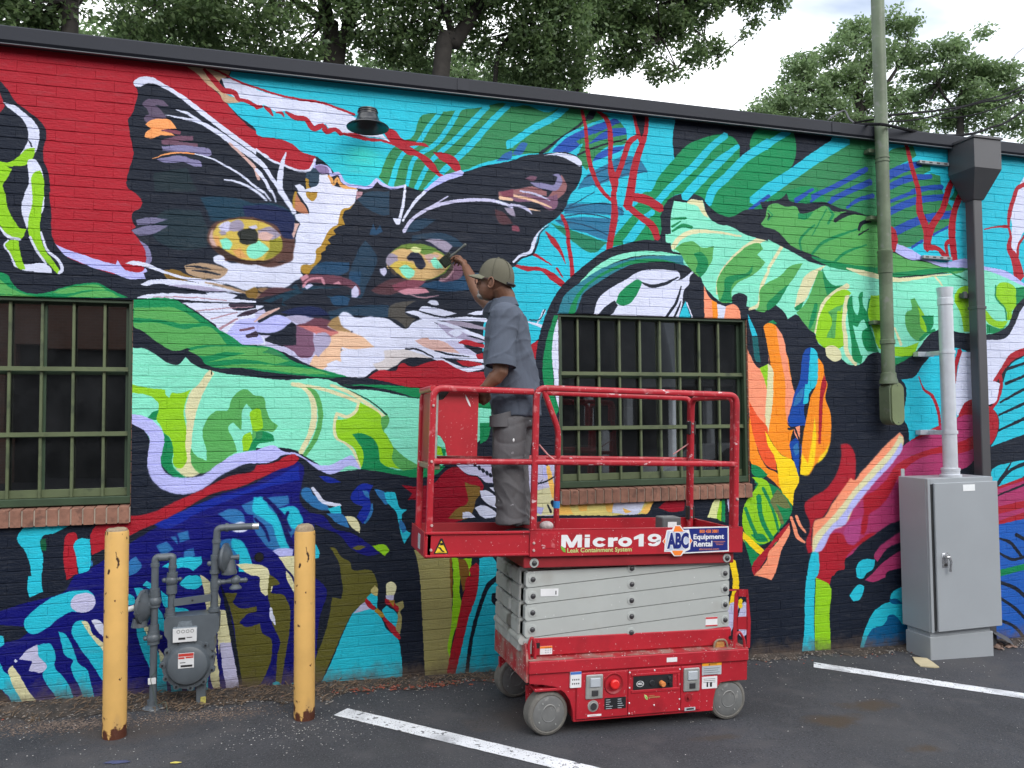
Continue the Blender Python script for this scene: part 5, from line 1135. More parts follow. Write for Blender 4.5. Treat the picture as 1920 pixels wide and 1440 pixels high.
# brick lump and grey lid beyond the cabinet
bp0 = (5.619,-0.203)
tag(obj('rubble_piece', chips('r', 14, lambda: bp0[0] + random.uniform(-.1, .15), lambda x: -random.uniform(.05, .25), (.012, .04), 0, flat=False), mat('rubble', (.22, .15, .12), rough=1, var=.4), smooth=0), kind='stuff')
tag(obj('metal_sheet', MB().add([(5.58, -.16, gz(5.7) + .13), (5.74, -.20, gz(5.7) + .03), (5.82, -.08, gz(5.7) + .05), (5.62, -.02, gz(5.7) + .16), (5.58, -.163, gz(5.7) + .124), (5.74, -.203, gz(5.7) + .024), (5.82, -.083, gz(5.7) + .044), (5.62, -.023, gz(5.7) + .154)], [(0, 1, 2, 3), (7, 6, 5, 4), (0, 4, 5, 1), (1, 5, 6, 2), (2, 6, 7, 3), (3, 7, 4, 0)]), mat('dull_sheet_metal', (.07, .072, .076), rough=.6), smooth=0), 'bent grey sheet metal leaning against the wall beyond the cabinet', 'sheet metal')

# ------------------------------------------------------------ the painted building
BLD = thing('painted_brick_building', 'one storey brick building with a cat and lobster mural across its wall', 'building', (0, 0, 0))
BX0, BX1, ZTOP = -6.0, 14.0, 2.30
CH = .0677; Z0 = .75 - CH * 40       # course joints run through the window heads
WIN = [(-2.41, -.872), (1.908, 3.452)]; WZ0, WZ1 = -.512, .75; SILL0 = -.615
OPEN = [(a, b, SILL0, WZ1) for a, b in WIN]
M_JOINT = M_MURAL
# backing (the recessed joints), with holes for the windows
mb = MB(); xs = sorted([BX0, BX1] + [v for a, b in WIN for v in (a, b)])
for i in range(len(xs) - 1):
    a, b = xs[i], xs[i + 1]; hole = any(abs(a - q[0]) < 1e-6 for q in WIN)
    for z0, z1 in ([(-3.2, SILL0), (WZ1, ZTOP)] if hole else [(-3.2, SILL0), (SILL0, WZ1), (WZ1, ZTOP)]):
        mb.add([(a, .0038, z0), (b, .0038, z0), (b, .0038, z1), (a, .0038, z1)], [(0, 1, 2, 3)])
obj('mortar', mb, M_MURAL, BLD, smooth=0)
def brick_v(x0, x1, z0, z1, ch=.0022):
    dy = random.uniform(-.0012, .0012); t1 = random.uniform(-.0007, .0007); t2 = random.uniform(-.00035, .00035)
    f = lambda x, z: dy + t1 * (1 if x > (x0 + x1) / 2 else -1) + t2 * (1 if z > (z0 + z1) / 2 else -1)
    c = [(x0, z0), (x1, z0), (x1, z1), (x0, z1)]; cx = .0010; i_ = [(x0 + cx, z0 + ch), (x1 - cx, z0 + ch), (x1 - cx, z1 - ch), (x0 + cx, z1 - ch)]
    V = [(x, f(x, z), z) for x, z in i_] + [(x, f(x, z) + .0016, z) for x, z in c] + [(x, .02, z) for x, z in c]
    Fc = [(0, 1, 2, 3)] + [(k, 4 + k, 4 + (k + 1) % 4, (k + 1) % 4) for k in range(4)] + [(4 + k, 8 + k, 8 + (k + 1) % 4, 4 + (k + 1) % 4) for k in range(4)]
    return V, Fc
r_, u_, f_ = Vector(_r), Vector(_u), -Vector(_b)
def px_of(x, y, z):
    v = Vector((x, y - _cy, z)); d = v.dot(f_); k = _lens / 36 * 1024
    return (512 + k * v.dot(r_) / d, 384 - k * v.dot(u_) / d, d) if d > .1 else (-1e5, -1e5, 1)
bricks = []
nrow = int((ZTOP - (-3.0)) / CH) + 1; k0 = int((-3.0 - Z0) / CH)
for r in range(k0, k0 + nrow):
    z0 = Z0 + r * CH; z1 = z0 + CH
    if z1 > ZTOP: break
    off = (r % 2) * .1065; x = BX0 + off - .213
    segs = []
    while x < BX1:
        x0, x1 = max(x, BX0), min(x + .213, BX1); x += .213
        parts = [(x0, x1)]
        for (a, b, s0, s1) in OPEN:
            if z1 > s0 + .005 and z0 < s1 - .005:
                parts = [q for (p0, p1) in parts for q in ((p0, min(p1, a)), (max(p0, b), p1)) if q[1] - q[0] > .012]
        segs += parts
    for x0, x1 in segs:
        if z0 < SILL0 + .003 < z1 and any(x0 < b and x1 > a for a, b in WIN): z1_ = min(z1, SILL0 - .001)
        else: z1_ = z1
        j = random.uniform(.0000, .0005); jb = random.uniform(.0026, .0056)
        if z1_ - z0 < .03: continue
        bricks.append((x0 + j, x1 - j, z0 + jb, z1_ - jb * .3))
def hidden(cx, cz):
    u, v, d = px_of(cx, 0, cz)
    if not (4 < u < 1020 and 4 < v < 764): return True
    if cz < gz(cx) + .06 or cz > 2.2: return True
    if 405 < u < 745 and 380 < v < 740: return True            # behind the lift
    if 470 < u < 545 and 255 < v < 400: return True            # behind the painter
    if 905 < u < 1000 and 470 < v: return True                 # behind the cabinet
    return False
score = []
for i, (x0, x1, z0, z1) in enumerate(bricks):
    cx, cz = (x0 + x1) / 2, (z0 + z1) / 2; u, v, d = px_of(cx, 0, cz)
    score.append((-1 if hidden(cx, cz) else (x1 - x0) * (z1 - z0) / d ** 2, i))
score.sort(reverse=True); top = set(i for s_, i in score[:300])
stuff = MB()
for i, (x0, x1, z0, z1) in enumerate(bricks):
    V, Fc = brick_v(x0, x1, z0, z1)
    if i in top: 
        m = MB().add([(a - x0, b, c - z0) for a, b, c in V], Fc).mesh('brick', 30); o = obj('brick', m, M_MURAL, BLD); o.location = (x0, 0, z0)
    else: stuff.add(V, Fc)
tag(obj('brickwork', stuff, M_MURAL, BLD, smooth=30), kind='stuff')
# solid body of the building behind
M_BODY = mat('dark_masonry', (.05, .05, .05), rough=.9)
mb = MB()
for i in range(len(xs) - 1):
    a, b = xs[i], xs[i + 1]; hole = any(abs(a - q[0]) < 1e-6 for q in WIN)
    for z0, z1 in ([(-3.2, SILL0), (WZ1, ZTOP)] if hole else [(-3.2, ZTOP)]): mb.box(a, b, .021, .22, z0, z1)
mb.box(BX0, BX0 + .2, .22, 9, -3.2, ZTOP); mb.box(BX1 - .2, BX1, .22, 9, -3.2, ZTOP); mb.box(BX0, BX1, 9, 9.2, -3.2, ZTOP)
mb.box(BX0 + .2, BX1 - .2, .22, 9, -1.8, -1.7); mb.box(BX0, BX1, .22, 9, ZTOP - .12, ZTOP - .02); mb.box(-.6, 1.4, 3.0, 3.1, -1.7, 2.2)
mb.box(BX0 + .2, BX1 - .2, 4.2, 4.3, -1.7, 2.18)
obj('masonry_core', mb, M_BODY, BLD, smooth=0)
# metal coping: fascia with drip edge
M_COP = mat('coping_metal', (.018, .021, .030), rough=.6, var=.12, vscale=2, spec=.3)
mb = MB(); x = BX0 - .05
prof = [(-.05, 2.245), (-.062, 2.245), (-.078, 2.262), (-.08, 2.340), (-.075, 2.348), (.30, 2.365), (.30, 2.30), (-.05, 2.285)]
mb.prism(prof, 'x', BX0 - .05, BX1 + .05)
cop = obj('coping', mb, M_COP, BLD, smooth=20)
mb = MB().prism([(-.052, 2.2455), (-.0665, 2.2400), (-.0665, 2.2455), (-.081, 2.264), (-.081, 2.261)], 'x', BX0 - .05, BX1 + .05)
obj('drip_edge', MB().box(BX0 - .05, BX1 + .05, -.071, -.052, 2.2385, 2.2445, .001), mat('drip_edge_metal', (.10, .105, .12), rough=.35, var=.05), cop, smooth=0)
mb = MB()
for xx in np.arange(-4.9, 13, 3.05): mb.box(xx - .04, xx + .04, -.0835, -.0815, 2.262, 2.345)
obj('coping_seam', mb, M_COP, cop, smooth=0)
obj('soffit_strip', MB().box(BX0, BX1, -.05, .004, 2.252, 2.285), mat('soffit', (.03, .03, .03)), cop, smooth=0)

# windows
M_GREEN = mat('olive_bar_paint', (.088, .112, .054), rough=.55, var=.18, vscale=5, spec=.5); layer(M_GREEN, (.04, .055, .03), 9, .55, .7, detail=6)
M_DGREEN = mat('dark_green_frame', (.028, .055, .030), rough=.5, var=.15)
M_GLASS = bpy.data.materials.new('window_glass'); M_GLASS.use_nodes = True; t = M_GLASS.node_tree; t.nodes.clear()
gl = N(t, 'ShaderNodeBsdfGlossy', inp={'Roughness': .015, 'Color': (.95, .98, 1, 1)}); tr = N(t, 'ShaderNodeBsdfTransparent', inp={'Color': (.55, .6, .6, 1)})
fr = N(t, 'ShaderNodeFresnel', inp={'IOR': 2.1}); mxs = N(t, 'ShaderNodeMixShader'); ou = N(t, 'ShaderNodeOutputMaterial')
t.links.new(fr.outputs[0], mxs.inputs[0]); t.links.new(tr.outputs[0], mxs.inputs[1]); t.links.new(gl.outputs[0], mxs.inputs[2])
dd = N(t, 'ShaderNodeBsdfDiffuse'); gg_ = N(t, 'ShaderNodeNewGeometry'); dn = N(t, 'ShaderNodeTexNoise', inp={'Scale': 3.5, 'Detail': 8, 'Roughness': .7}); dr = N(t, 'ShaderNodeMapRange', inp={'From Min': .35, 'From Max': .7, 'To Min': .03, 'To Max': .22}); dm = N(t, 'ShaderNodeMixShader')
dd.inputs[0].default_value = (.075, .080, .088, 1); t.links.new(gg_.outputs['Position'], dn.inputs['Vector']); t.links.new(dn.outputs['Fac'], dr.inputs['Value']); t.links.new(dr.outputs[0], dm.inputs[0]); t.links.new(mxs.outputs[0], dm.inputs[1]); t.links.new(dd.outputs[0], dm.inputs[2]); t.links.new(dm.outputs[0], ou.inputs[0])
M_SILL = mat('sill_brick', (.235, .115, .080), rough=.85, var=.3, vscale=14, bump=.5, bscale=80); layer(M_SILL, (.12, .06, .045), 22, .55, .7)
M_SJOINT = mat('pale_mortar', (.42, .37, .31), rough=.9, var=.15)
def window(xa, xb, bars, side_brick, label):
    W = obj('window', MB().box(xa + .002, xb - .002, .074, .10, WZ1 - .035, WZ1 - .002).box(xa + .002, xa + .05, .074, .10, -.48, WZ1 - .035).box(xb - .05, xb - .002, .074, .10, -.48, WZ1 - .035).box(xa + .002, xb - .002, .074, .10, -.50, -.455), M_DGREEN, BLD, smooth=0)
    tag(W, label)
    # outer security frame and grille, standing in the opening
    mb = MB().box(xa + .004, xb - .004, .020, .062, WZ1 - .022, WZ1 - .001, .002).box(xa + .004, xa + .026, .02, .06, -.46, WZ1 - .022, .002).box(xb - .026, xb - .004, .02, .06, -.46, WZ1 - .022, .002)
    mb.box(xa + .004, xb - .004, .018, .066, -.5, -.455, .003)
    obj('frame', mb, mat('grille_frame_green', (.030, .055, .028), rough=.5, var=.2), W, smooth=0)
    for i, bx in enumerate(bars): obj('bar', MB().box(bx - .0080, bx + .0080, .048, .068, -.455, WZ1 - .022, .002), M_GREEN, W, smooth=0)
    for hz in (.322, -.073): obj('cross_bar', MB().box(xa + .02, xb - .02, .040, .0475, hz - .013, hz + .013, .001).box(xa + .02, xb - .02, .030, .040, hz - .013, hz - .008), M_GREEN, W, smooth=0)
    obj('bottom_rail', MB().box(xa + .026, xb - .026, .0685, .0735, -.455, -.405, .003), M_GREEN, W, smooth=0)
    # inner steel sash: mullions and panes
    cols = 4; zr = [-.42, -.08, .30, .715]; bs = sorted(bars); ml = [xa + .05] + [bs[k] + .012 for k in (1, 3, 5)] + [xb - .05]
    for i in range(1, cols): obj('mullion', MB().box(ml[i] - .009, ml[i] + .009, .074, .092, -.455, .715, .002), M_DGREEN, W, smooth=0)
    for z in zr[1:3]: obj('transom', MB().box(xa + .05, xb - .05, .076, .0905, z - .012, z + .012, .002), M_DGREEN, W, smooth=0)
    for i in range(cols):
        for z0, z1 in zip([-.455] + zr[1:3], zr[1:3] + [.715]):
            a = ml[i]; cw = ml[i + 1] - a; dx = random.uniform(-.0012, .0012); dz = random.uniform(-.001, .001)
            obj('pane', MB().add([(a, .083 + dx, z0), (a + cw, .083 - dx, z0), (a + cw, .083 - dx + dz, z1), (a, .083 + dx + dz, z1)], [(0, 1, 2, 3)]), M_GLASS, W, smooth=0)
    # reveal: unpainted brick return on the sides
    for sx, s in ((xa, 1), (xb, -1)):
        for r in range(19):
            z = -.51 + r * CH * .982
            d0, d1 = (.0, .068) if r % 2 else (.0, .068)
            o = obj('reveal_brick', MB().box(min(sx - .02 * s, sx + .004 * s) , max(sx - .02 * s, sx + .004 * s), .0075, .019 if False else .128, z + .004, z + CH * .982 - .004, .002), M_SILL, W, smooth=0)
        obj('reveal_mortar', MB().box(min(sx - .03 * s, sx + .0005 * s), max(sx - .03 * s, sx + .0005 * s), .010, .13, -.51, WZ1), M_SJOINT, W, smooth=0)
    obj('head', MB().box(xa, xb, .006, .13, WZ1 - .001, WZ1 + .012), mat('steel_lintel', (.012, .018, .014), rough=.6), W, smooth=0)
    # rowlock sill
    S = obj('window_sill', MB().prism([(.13, -.505), (.13, -.612), (-.022, -.609), (-.022, -.522)], 'x', xa + .001, xb - .001), M_SJOINT, BLD, smooth=0)
    n = int(round((xb - xa) / .0642)); wd = (xb - xa) / n
    for i in range(n):
        a = xa + i * wd; j = random.uniform(-.002, .002); k = random.uniform(-.002, .002)
        obj('brick', MB().prism([(.12, -.498 + k), (.12, -.611), (-.030 + j, -.6135), (-.030 + j, -.516 + k), (-.0275 + j, -.5135 + k)], 'x', a + .0045, a + wd - .0045), M_SILL, S, smooth=0)
    return W
window(-2.41, -.872, [-.872 - .171 * k + .004 for k in range(1, 9)], False, 'barred window at the left end with a dark room behind it')
window(1.908, 3.452, [2.073 + .165 * k for k in range(8)], True, 'barred window behind the scissor lift, reflecting the car park')
# things inside the rooms that show as shapes
M_IN = mat('room_things', (.035, .032, .03), rough=.8, var=.4, vscale=2)
inn = MB()
inn.box(2.0, 2.7, 1.2, 1.6, -1.7, -.25, .01); inn.box(2.9, 3.3, 1.6, 1.9, -1.7, .1, .01); inn.box(4.1, 4.5, 1.8, 2.2, -1.7, .35, .01)
inn.box(-2.3, -1.2, .6, .9, -1.7, -.48, .01); inn.box(-.2, 0, .5, .9, -1.7, .2, .01)
obj('room_furniture', inn, M_IN, BLD, smooth=0)
# round vent hole in the wall, left of the right bollard
vx, vz = (-0.124,-0.864)
obj('pipe_hole', MB().lathe([(0, 0), (.022, 0), (.027, -.004), (.030, .002)], (vx, -.004, vz), 'y', 16), mat('hole_black', (.004, .004, .006), rough=.9), BLD)
# graffiti-free signs end here; steel channel stubs on the wall
M_GALV = mat('galvanised', (.56, .59, .64), rough=.42, metal=.30, var=.08, vscale=8, spec=.5); layer(M_GALV, (.44, .46, .49), 12, .60, .80, detail=7, stretch=(1, 1, .25))
for (a, b), lab in ((((5.107,2.116), (5.412,2.109)), 'galvanised steel channel stub high on the wall beside the green riser pipe'), (((5.115,1.316), (5.413,1.309)), 'galvanised steel channel stub bolted on the lavender line above the silver conduit')):
    mb = MB().box(a[0], b[0], -.036, -.003, (a[1] + b[1]) / 2 - .013, (a[1] + b[1]) / 2 + .013, .002)
    T = thing('channel_bracket', lab, 'bracket', (a[0], 0, a[1]))
    o = obj('channel', mb, mat('channel_zinc', (.30, .32, .34), rough=.5, metal=.3), T, smooth=0); o.location = (-a[0], 0, -a[1])
    mb = MB()
    for i in range(4):
        xx = a[0] + (b[0] - a[0]) * (i + .5) / 4; mb.box(xx - .016, xx + .016, -.0375, -.0362, (a[1] + b[1]) / 2 - .006, (a[1] + b[1]) / 2 + .006)
    o = obj('slot', mb, mat('slot_dark', (.05, .05, .05)), T, smooth=0); o.location = (-a[0], 0, -a[1])

# ------------------------------------------------------------ fixtures on the wall
# barn lamp, lit
M_LAMP = mat('lamp_black_enamel', (.018, .02, .024), rough=.3, var=.15, spec=.6)
M_LAMPIN = mat('lamp_inside', (.035, .035, .035), rough=.5)
lx, lz = .537, 1.893
LT = thing('barn_lamp', 'small black dome barn lamp mounted high on the wall over the white claw', 'wall lamp', (lx, 0, lz))
obj('lamp_shade', MB().lathe([(.135, -.003), (.137, 0), (.133, .006), (.108, .018), (.084, .036), (.072, .056), (.067, .076), (.055, .088), (.0, .090), (0, .086), (.050, .083), (.060, .073), (.066, .054), (.079, .034), (.103, .014), (.130, .002), (.135, -.003)], (0, -.20, 0), 'z', 40), M_LAMP, LT)
obj('lamp_neck', MB().lathe([(.062, .082), (.062, .094), (.067, .096), (.067, .101), (.057, .103), (.057, .109), (.063, .111), (.062, .117), (.03, .124), (0, .125)], (0, -.20, 0), 'z', 28), M_LAMP, LT)
obj('lamp_arm', MB().sweep([(0, -.20, .115), (0, -.16, .128), (0, -.06, .115), (0, -.005, .09)], .014, 10, fil=.03), M_LAMP, LT)
obj('wall_plate', MB().lathe([(0, .016), (.05, .016), (.056, .004), (.056, 0)], (0, -.003, .09), 'y', 24), M_LAMP, LT)
M_BULB = mat('lamp_bulb', (.9, .8, .6), var=0, emit=(1, .66, .30), estr=.8)
obj('bulb', MB().ball((0, -.185, .074), .010, n=16), M_BULB, LT)
ld = bpy.data.lights.new('lamp_light', 'SPOT'); ld.energy = 2.2; ld.color = (1, .72, .36); ld.shadow_soft_size = .03; ld.spot_size = R(125); ld.spot_blend = .8
lo = bpy.data.objects.new('lamp_light', ld); COL.objects.link(lo); lo.parent = LT; lo.location = (0, -.18, -.004); lo.rotation_euler = (R(18), 0, 0)

# green service riser
M_RISER = mat('riser_olive_paint', (.110, .145, .088), rough=.5, var=.22, vscale=3.5, spec=.5, bump=.25, bscale=40); layer(M_RISER, (.17, .18, .155), 16, .58, .72, detail=7); layer(M_RISER, (.055, .075, .042), 3, .5, .7)
gx_, gy_ = 4.655, -.115
GT = thing('service_riser', 'thick olive green riser pipe climbing the wall and past the roof line', 'pipe', (gx_, gy_, -.08))
b0 = -.08
def seg(mb, z0, z1, r): return mb.lathe([(0, z0 - b0), (r, z0 - b0), (r, z1 - b0), (0, z1 - b0)], (0, 0, 0), 'z', 32)
obj('pipe', seg(MB(), .29, 6.2, .0505), M_RISER, GT)
for z in (2.075, 2.045): obj('band', MB().lathe([(.0506, z - .008 - b0), (.056, z - .006 - b0), (.056, z + .006 - b0), (.0506, z + .008 - b0)], n=32), M_RISER, GT)
obj('coupling', MB().lathe([(.0506, 1.135 - b0), (.056, 1.138 - b0), (.056, 1.30 - b0), (.059, 1.305 - b0), (.059, 1.32 - b0), (.0506, 1.325 - b0)], n=32), M_RISER, GT)
obj('band', MB().lathe([(.0506, .565 - b0), (.058, .57 - b0), (.058, .60 - b0), (.0506, .605 - b0)], n=32), M_RISER, GT)
obj('collar', MB().lathe([(.051, .34 - b0), (.058, .335 - b0), (.060, .30 - b0), (.070, .27 - b0), (.070, .25 - b0), (0, .25 - b0)], n=32), M_RISER, GT)
# elbow fitting body with a long oval cover
def oval(cx, cz, w, h, n=10):
    P = [];  r = w / 2
    for i in range(n + 1): a = math.pi * i / n; P.append((cx + r * math.cos(a), cz + h / 2 - r + r * math.sin(a)))
    for i in range(n + 1): a = math.pi + math.pi * i / n; P.append((cx + r * math.cos(a), cz - h / 2 + r + r * math.sin(a)))
    return P
o = obj('conduit_body', MB().prism(oval(.022, .175, .128, .345), 'y', -.050, .060), M_RISER, GT, smooth=30)
obj('cover_plate', MB().prism(oval(.030, .170, .116, .335), 'y', -.062, -.051), mat('cover_olive', (.145, .185, .090), rough=.5, var=.12, vscale=6), GT, smooth=30)
for z in (.315, .025): obj('cover_screw', MB().ball((.030, -.061, z), .007, sy=.6, n=10), M_RISER, GT)
for z in (.75, 1.6, 2.15): obj('strut', MB().box(-.08, .07, .0525, .112, z - b0 - .015, z - b0 + .015, .002), M_RISER, GT, smooth=0)

# conductor head and downspout
M_DS = mat('downspout_metal', (.062, .062, .068), rough=.42, var=.08, vscale=3, spec=.5)
DT = thing('downspout', 'dark grey square downspout with a large conductor head under the coping', 'downspout', (5.6, -.08, gz(5.6)))
dz0 = gz(5.6)
hb = obj('conductor_head', MB(), M_DS, DT)
hx0, hx1, hy0, hy1 = 5.425, 5.705, -.275, -.012
def frustum(mb, z0, r0, z1, r1):
    (a, b, c, d), (e, f, g, h) = r0, r1
    return mb.add([(a, c, z0), (b, c, z0), (b, d, z0), (a, d, z0), (e, g, z1), (f, g, z1), (f, h, z1), (e, h, z1)], [(0, 1, 5, 4), (1, 2, 6, 5), (2, 3, 7, 6), (3, 0, 4, 7)])
mb = frustum(MB(), 2.02, (hx0, hx1, hy0, hy1), 2.262, (hx0, hx1, hy0, hy1))
frustum(mb, 2.262, (hx0, hx1, hy0, hy1), 2.264, (hx0 - .012, hx1 + .012, hy0 - .012, hy1)); frustum(mb, 2.264, (hx0 - .012, hx1 + .012, hy0 - .012, hy1), 2.283, (hx0 - .012, hx1 + .012, hy0 - .012, hy1))
mb.add([(hx0 - .012, hy0 - .012, 2.283), (hx1 + .012, hy0 - .012, 2.283), (hx1 + .012, hy1, 2.283), (hx0 - .012, hy1, 2.283)], [(0, 1, 2, 3)])
frustum(mb, 1.80, (5.552, 5.660, -.135, -.030), 2.02, (hx0, hx1, hy0, hy1))
bpy.data.objects.remove(hb); hb = obj('conductor_head', mb, M_DS, DT, smooth=0); hb.location = (-5.6, .08, -dz0)
o = obj('pipe', MB().box(5.560, 5.652, -.127, -.038, dz0 - .02, 1.81, .006), M_DS, DT, smooth=30); o.location = (-5.6, .08, -dz0)
o = obj('collar', MB().box(5.553, 5.659, -.134, -.03, 1.80, 1.835, .003).box(5.556, 5.656, -.131, -.034, .88, .905, .002), M_DS, DT, smooth=0); o.location = (-5.6, .08, -dz0)
cz = (5.499,1.003)[1]
o = obj('strap', MB().box(5.50, 5.70, -.036, -.006, cz - .02, cz + .02, .002).box(5.50, 5.535, -.06, -.036, cz - .028, cz + .03, .004), M_DS, DT, smooth=0); o.location = (-5.6, .08, -dz0)

# silver conduit standing on the cabinet
CT = thing('silver_conduit', 'weathered silver conduit pipe standing on top of the grey cabinet', 'pipe', (5.105, -.25, -.485))
obj('pipe', MB().lathe([(.0535, 0.0), (.0535, 1.42), (.054, 1.425), (.062, 1.50), (.062, 1.502), (.048, 1.502), (.048, 0.0)], n=32), M_GALV, CT)
obj('coupling', MB().lathe([(.0538, 1.36), (.0585, 1.365), (.0585, 1.415), (.0538, 1.42)], n=32), M_GALV, CT)
obj('hub', MB().lathe([(.080, -.004), (.080, .012), (.066, .018), (.066, .042), (.070, .045), (.070, .062), (.0538, .068)], n=32), M_GALV, CT)
for z in (.985, .345):
    mb = MB().lathe([(.0540, z - .012), (.0575, z - .012), (.0575, z + .012), (.0540, z + .012)], n=28)
    mb.box(-.10, .06, .19, .215, z - .022, z + .018, .002).box(-.02, .02, .05, .244, z - .02, z + .016, .002).box(-.10, -.07, .215, .244, z - .02, z + .016, .002).box(.045, .075, -.015, .01, z - .014, z + .014, .002)
    obj('strap', mb, M_GALV, CT, smooth=30)

# electrical cabinet
M_CAB = mat('cabinet_grey_paint', (.30, .325, .350), rough=.42, var=.05, vscale=1.5, spec=.5)
KT = thing('electrical_cabinet', 'tall pale grey electrical cabinet standing against the wall on a narrower base', 'cabinet', (5.09, -.2, gz(5.09)))
kz = -(gz(5.09))
def kp(name, mb, m=M_CAB, smooth=0, par=KT):
    o = obj(name, mb, m, par, smooth=smooth)
    if par is KT: o.location = (-5.09, .2, kz)
    return o
kp('body', MB().box(4.775, 5.415, -.335, -.055, -1.665, -.490, .004))
kp('base', MB().box(4.775, 5.385, -.335, -.085, gz(4.78) - .03, -1.700, .004).box(4.79, 5.37, -.32, -.09, -1.702, -1.664))
kp('body_flange', MB().box(4.777, 4.802, -.352, -.3355, -1.663, -.492, .002).box(4.8025, 5.413, -.352, -.3355, -.535, -.492, .002))
D = kp('door', MB().box(4.822, 5.440, -.372, -.353, -1.655, -.525, .004))
kp('hinge_gap', MB().box(4.8055, 4.820, -.351, -.340, -1.65, -.54), mat('gap_dark', (.03, .032, .035)))
kp('lug', MB().box(4.800, 4.835, -.062, -.055, -.492, -.432, .003), M_CAB)
M_SS = mat('zinc_handle', (.55, .56, .58), rough=.25, metal=.8, var=.1)
hx, hz = (4.908,-1.113)
for nm, mb in (('handle_plate', MB().box(hx - .035, hx + .018, -.378, -.3725, hz - .055, hz + .055, .002)), ('handle', MB().lathe([(0, .03), (.017, .03), (.02, .022), (.02, 0), (0, 0)], (hx - .008, -.378, hz + .03), 'y', 20).sweep([(hx - .006, -.412, hz + .03), (hx + .012, -.412, hz - .01), (hx + .013, -.400, hz - .085)], .0095, 10)), ('keyhole', MB().lathe([(0, .006), (.012, .006), (.012, 0)], (hx - .008, -.379, hz - .035), 'y', 14))):
    o = obj(nm, mb, M_SS if nm != 'keyhole' else mat('lock_dark', (.03, .03, .03)), D)
    o.location = (0, 0, 0)
q0, q1 = (5.094,-0.594), (5.211,-0.544)
obj('label', MB().box(q0[0], q1[0], -.3745, -.3725, q0[1], q1[1], .0005), mat('white_label', (.75, .78, .80), rough=.4, var=.05, vscale=30), D)

# bollards
M_BOL = mat('bollard_yellow', (.66, .40, .125), rough=.45, var=.10, vscale=4, spec=.45)
layer(M_BOL, (.52, .30, .09), 3, .55, .75, stretch=(1, 1, .3))
layer(M_BOL, (.10, .04, .02), 22, .68, .70, detail=5, rough=.9, stretch=(1.2, 1.2, .8))
layer(M_BOL, (.40, .26, .12), 6, .58, .72, detail=8, stretch=(1, 1, .35))
layer(M_BOL, (.045, .022, .014), 9, .645, .665, detail=6, rough=.9, stretch=(1.3, 1.3, .6))
def rust_base(m, h):
    t = m.node_tree; b = t.nodes['Principled BSDF']; tc = N(t, 'ShaderNodeTexCoord'); s = N(t, 'ShaderNodeSeparateXYZ'); t.links.new(tc.outputs['Object'], s.inputs[0])
    nz = N(t, 'ShaderNodeTexNoise', inp={'Scale': 17, 'Detail': 6}); t.links.new(tc.outputs['Object'], nz.inputs['Vector'])
    a = N(t, 'ShaderNodeMath', operation='MULTIPLY_ADD', inp={1: -.42}); t.links.new(nz.outputs['Fac'], a.inputs[0]); t.links.new(s.outputs['Z'], a.inputs[2])
    mr = N(t, 'ShaderNodeMapRange', inp={'From Min': h - .19, 'From Max': h - .215}); t.links.new(a.outputs[0], mr.inputs['Value'])
    mx = N(t, 'ShaderNodeMixRGB', inp={'Color2': (.085, .028, .016, 1)}); t.links.new(mr.outputs[0], mx.inputs['Fac'])
    t.links.new(b.inputs['Base Color'].links[0].from_socket, mx.inputs['Color1']); t.links.new(mx.outputs[0], b.inputs['Base Color'])
rust_base(M_BOL, .045)
M_CONC = mat('bollard_cap_concrete', (.30, .235, .16), rough=.95, var=.35, vscale=30, bump=.8, bscale=120)
def bollard(x, y, ztop, dome, label, lean):
    z0 = gz(x); h = ztop - z0
    T = thing('bollard', label, 'bollard', (x, y, z0), (0, lean, 0), 'yellow bollards guarding the gas meter')
    obj('post', MB().lathe([(.0585, -.05), (.0590, .002), (.0585, h - .012), (.056, h), (.05, h)], n=40), M_BOL, T, smooth=60)
    r = random.Random(int(x * 100)); m = MB().lathe([(.0535, h - .004), (.052, h + dome * .45), (.042, h + dome * .8), (.022, h + dome), (0, h + dome * 1.02)], n=28)
    m.v = [(a + r.uniform(-.0015, .0015), b + r.uniform(-.0015, .0015), c + r.uniform(-.002, .002)) for a, b, c in m.v]
    obj('cap', m, M_CONC, T, smooth=60)
bollard(-.838, -.60, -.585, .016, 'yellow bollard to the left of the gas meter with a low rough cap', 0)
bollard(.140, -.545, -.640, .040, 'yellow bollard to the right of the gas meter with a domed cap', 0)

# gas meter set
M_GAS = mat('meter_grey_paint', (.092, .110, .128), rough=.42, var=.14, vscale=9, spec=.5)
M_GASD = mat('meter_dark_grey', (.085, .10, .115), rough=.4, var=.14, vscale=9)
GY = -.20
def m2(px, py): return (-.518 + (px - 461) / 1165, -1.402 - (py - 1004) / 1170)
GM = thing('gas_meter', 'grey gas meter with its pipes and regulators between the two yellow bollards', 'gas meter', (-.52, GY, gz(-.52)))
def gp(name, mb, m=M_GAS, smooth=38, par=None):
    o = obj(name, mb, m, par or GM, smooth=smooth)
    if par is None: o.location = (.52, -GY, -gz(-.52))
    return o
def g3(px, py, y=GY): a = m2(px, py); return (a[0], y, a[1])
def ringz(mb, px, py0, py1, r, y=GY):
    x = m2(px, 0)[0]; za, zb = m2(0, py1)[1], m2(0, py0)[1]; return mb.lathe([(0, za), (r, za), (r, zb), (0, zb)], (x, y, 0), 'z', 20)
gp('inlet_pipe', MB().sweep([g3(240, 1395), g3(242, 900), g3(246, 300), g3(300, 300), g3(358, 300), g3(357, 330), g3(350, 700)], .0205, 16, fil=.034))
gp('fitting', ringz(MB(), 245, 340, 365, .0245)); mb = ringz(MB(), 245, 512, 545, .027); ringz(mb, 245, 545, 640, .030); gp('fitting', MB().lathe([(0, -.026), (.022, -.026), (.022, .026), (0, .026)], (m2(300, 300)[0], GY, m2(300, 305)[1]), 'x', 16))
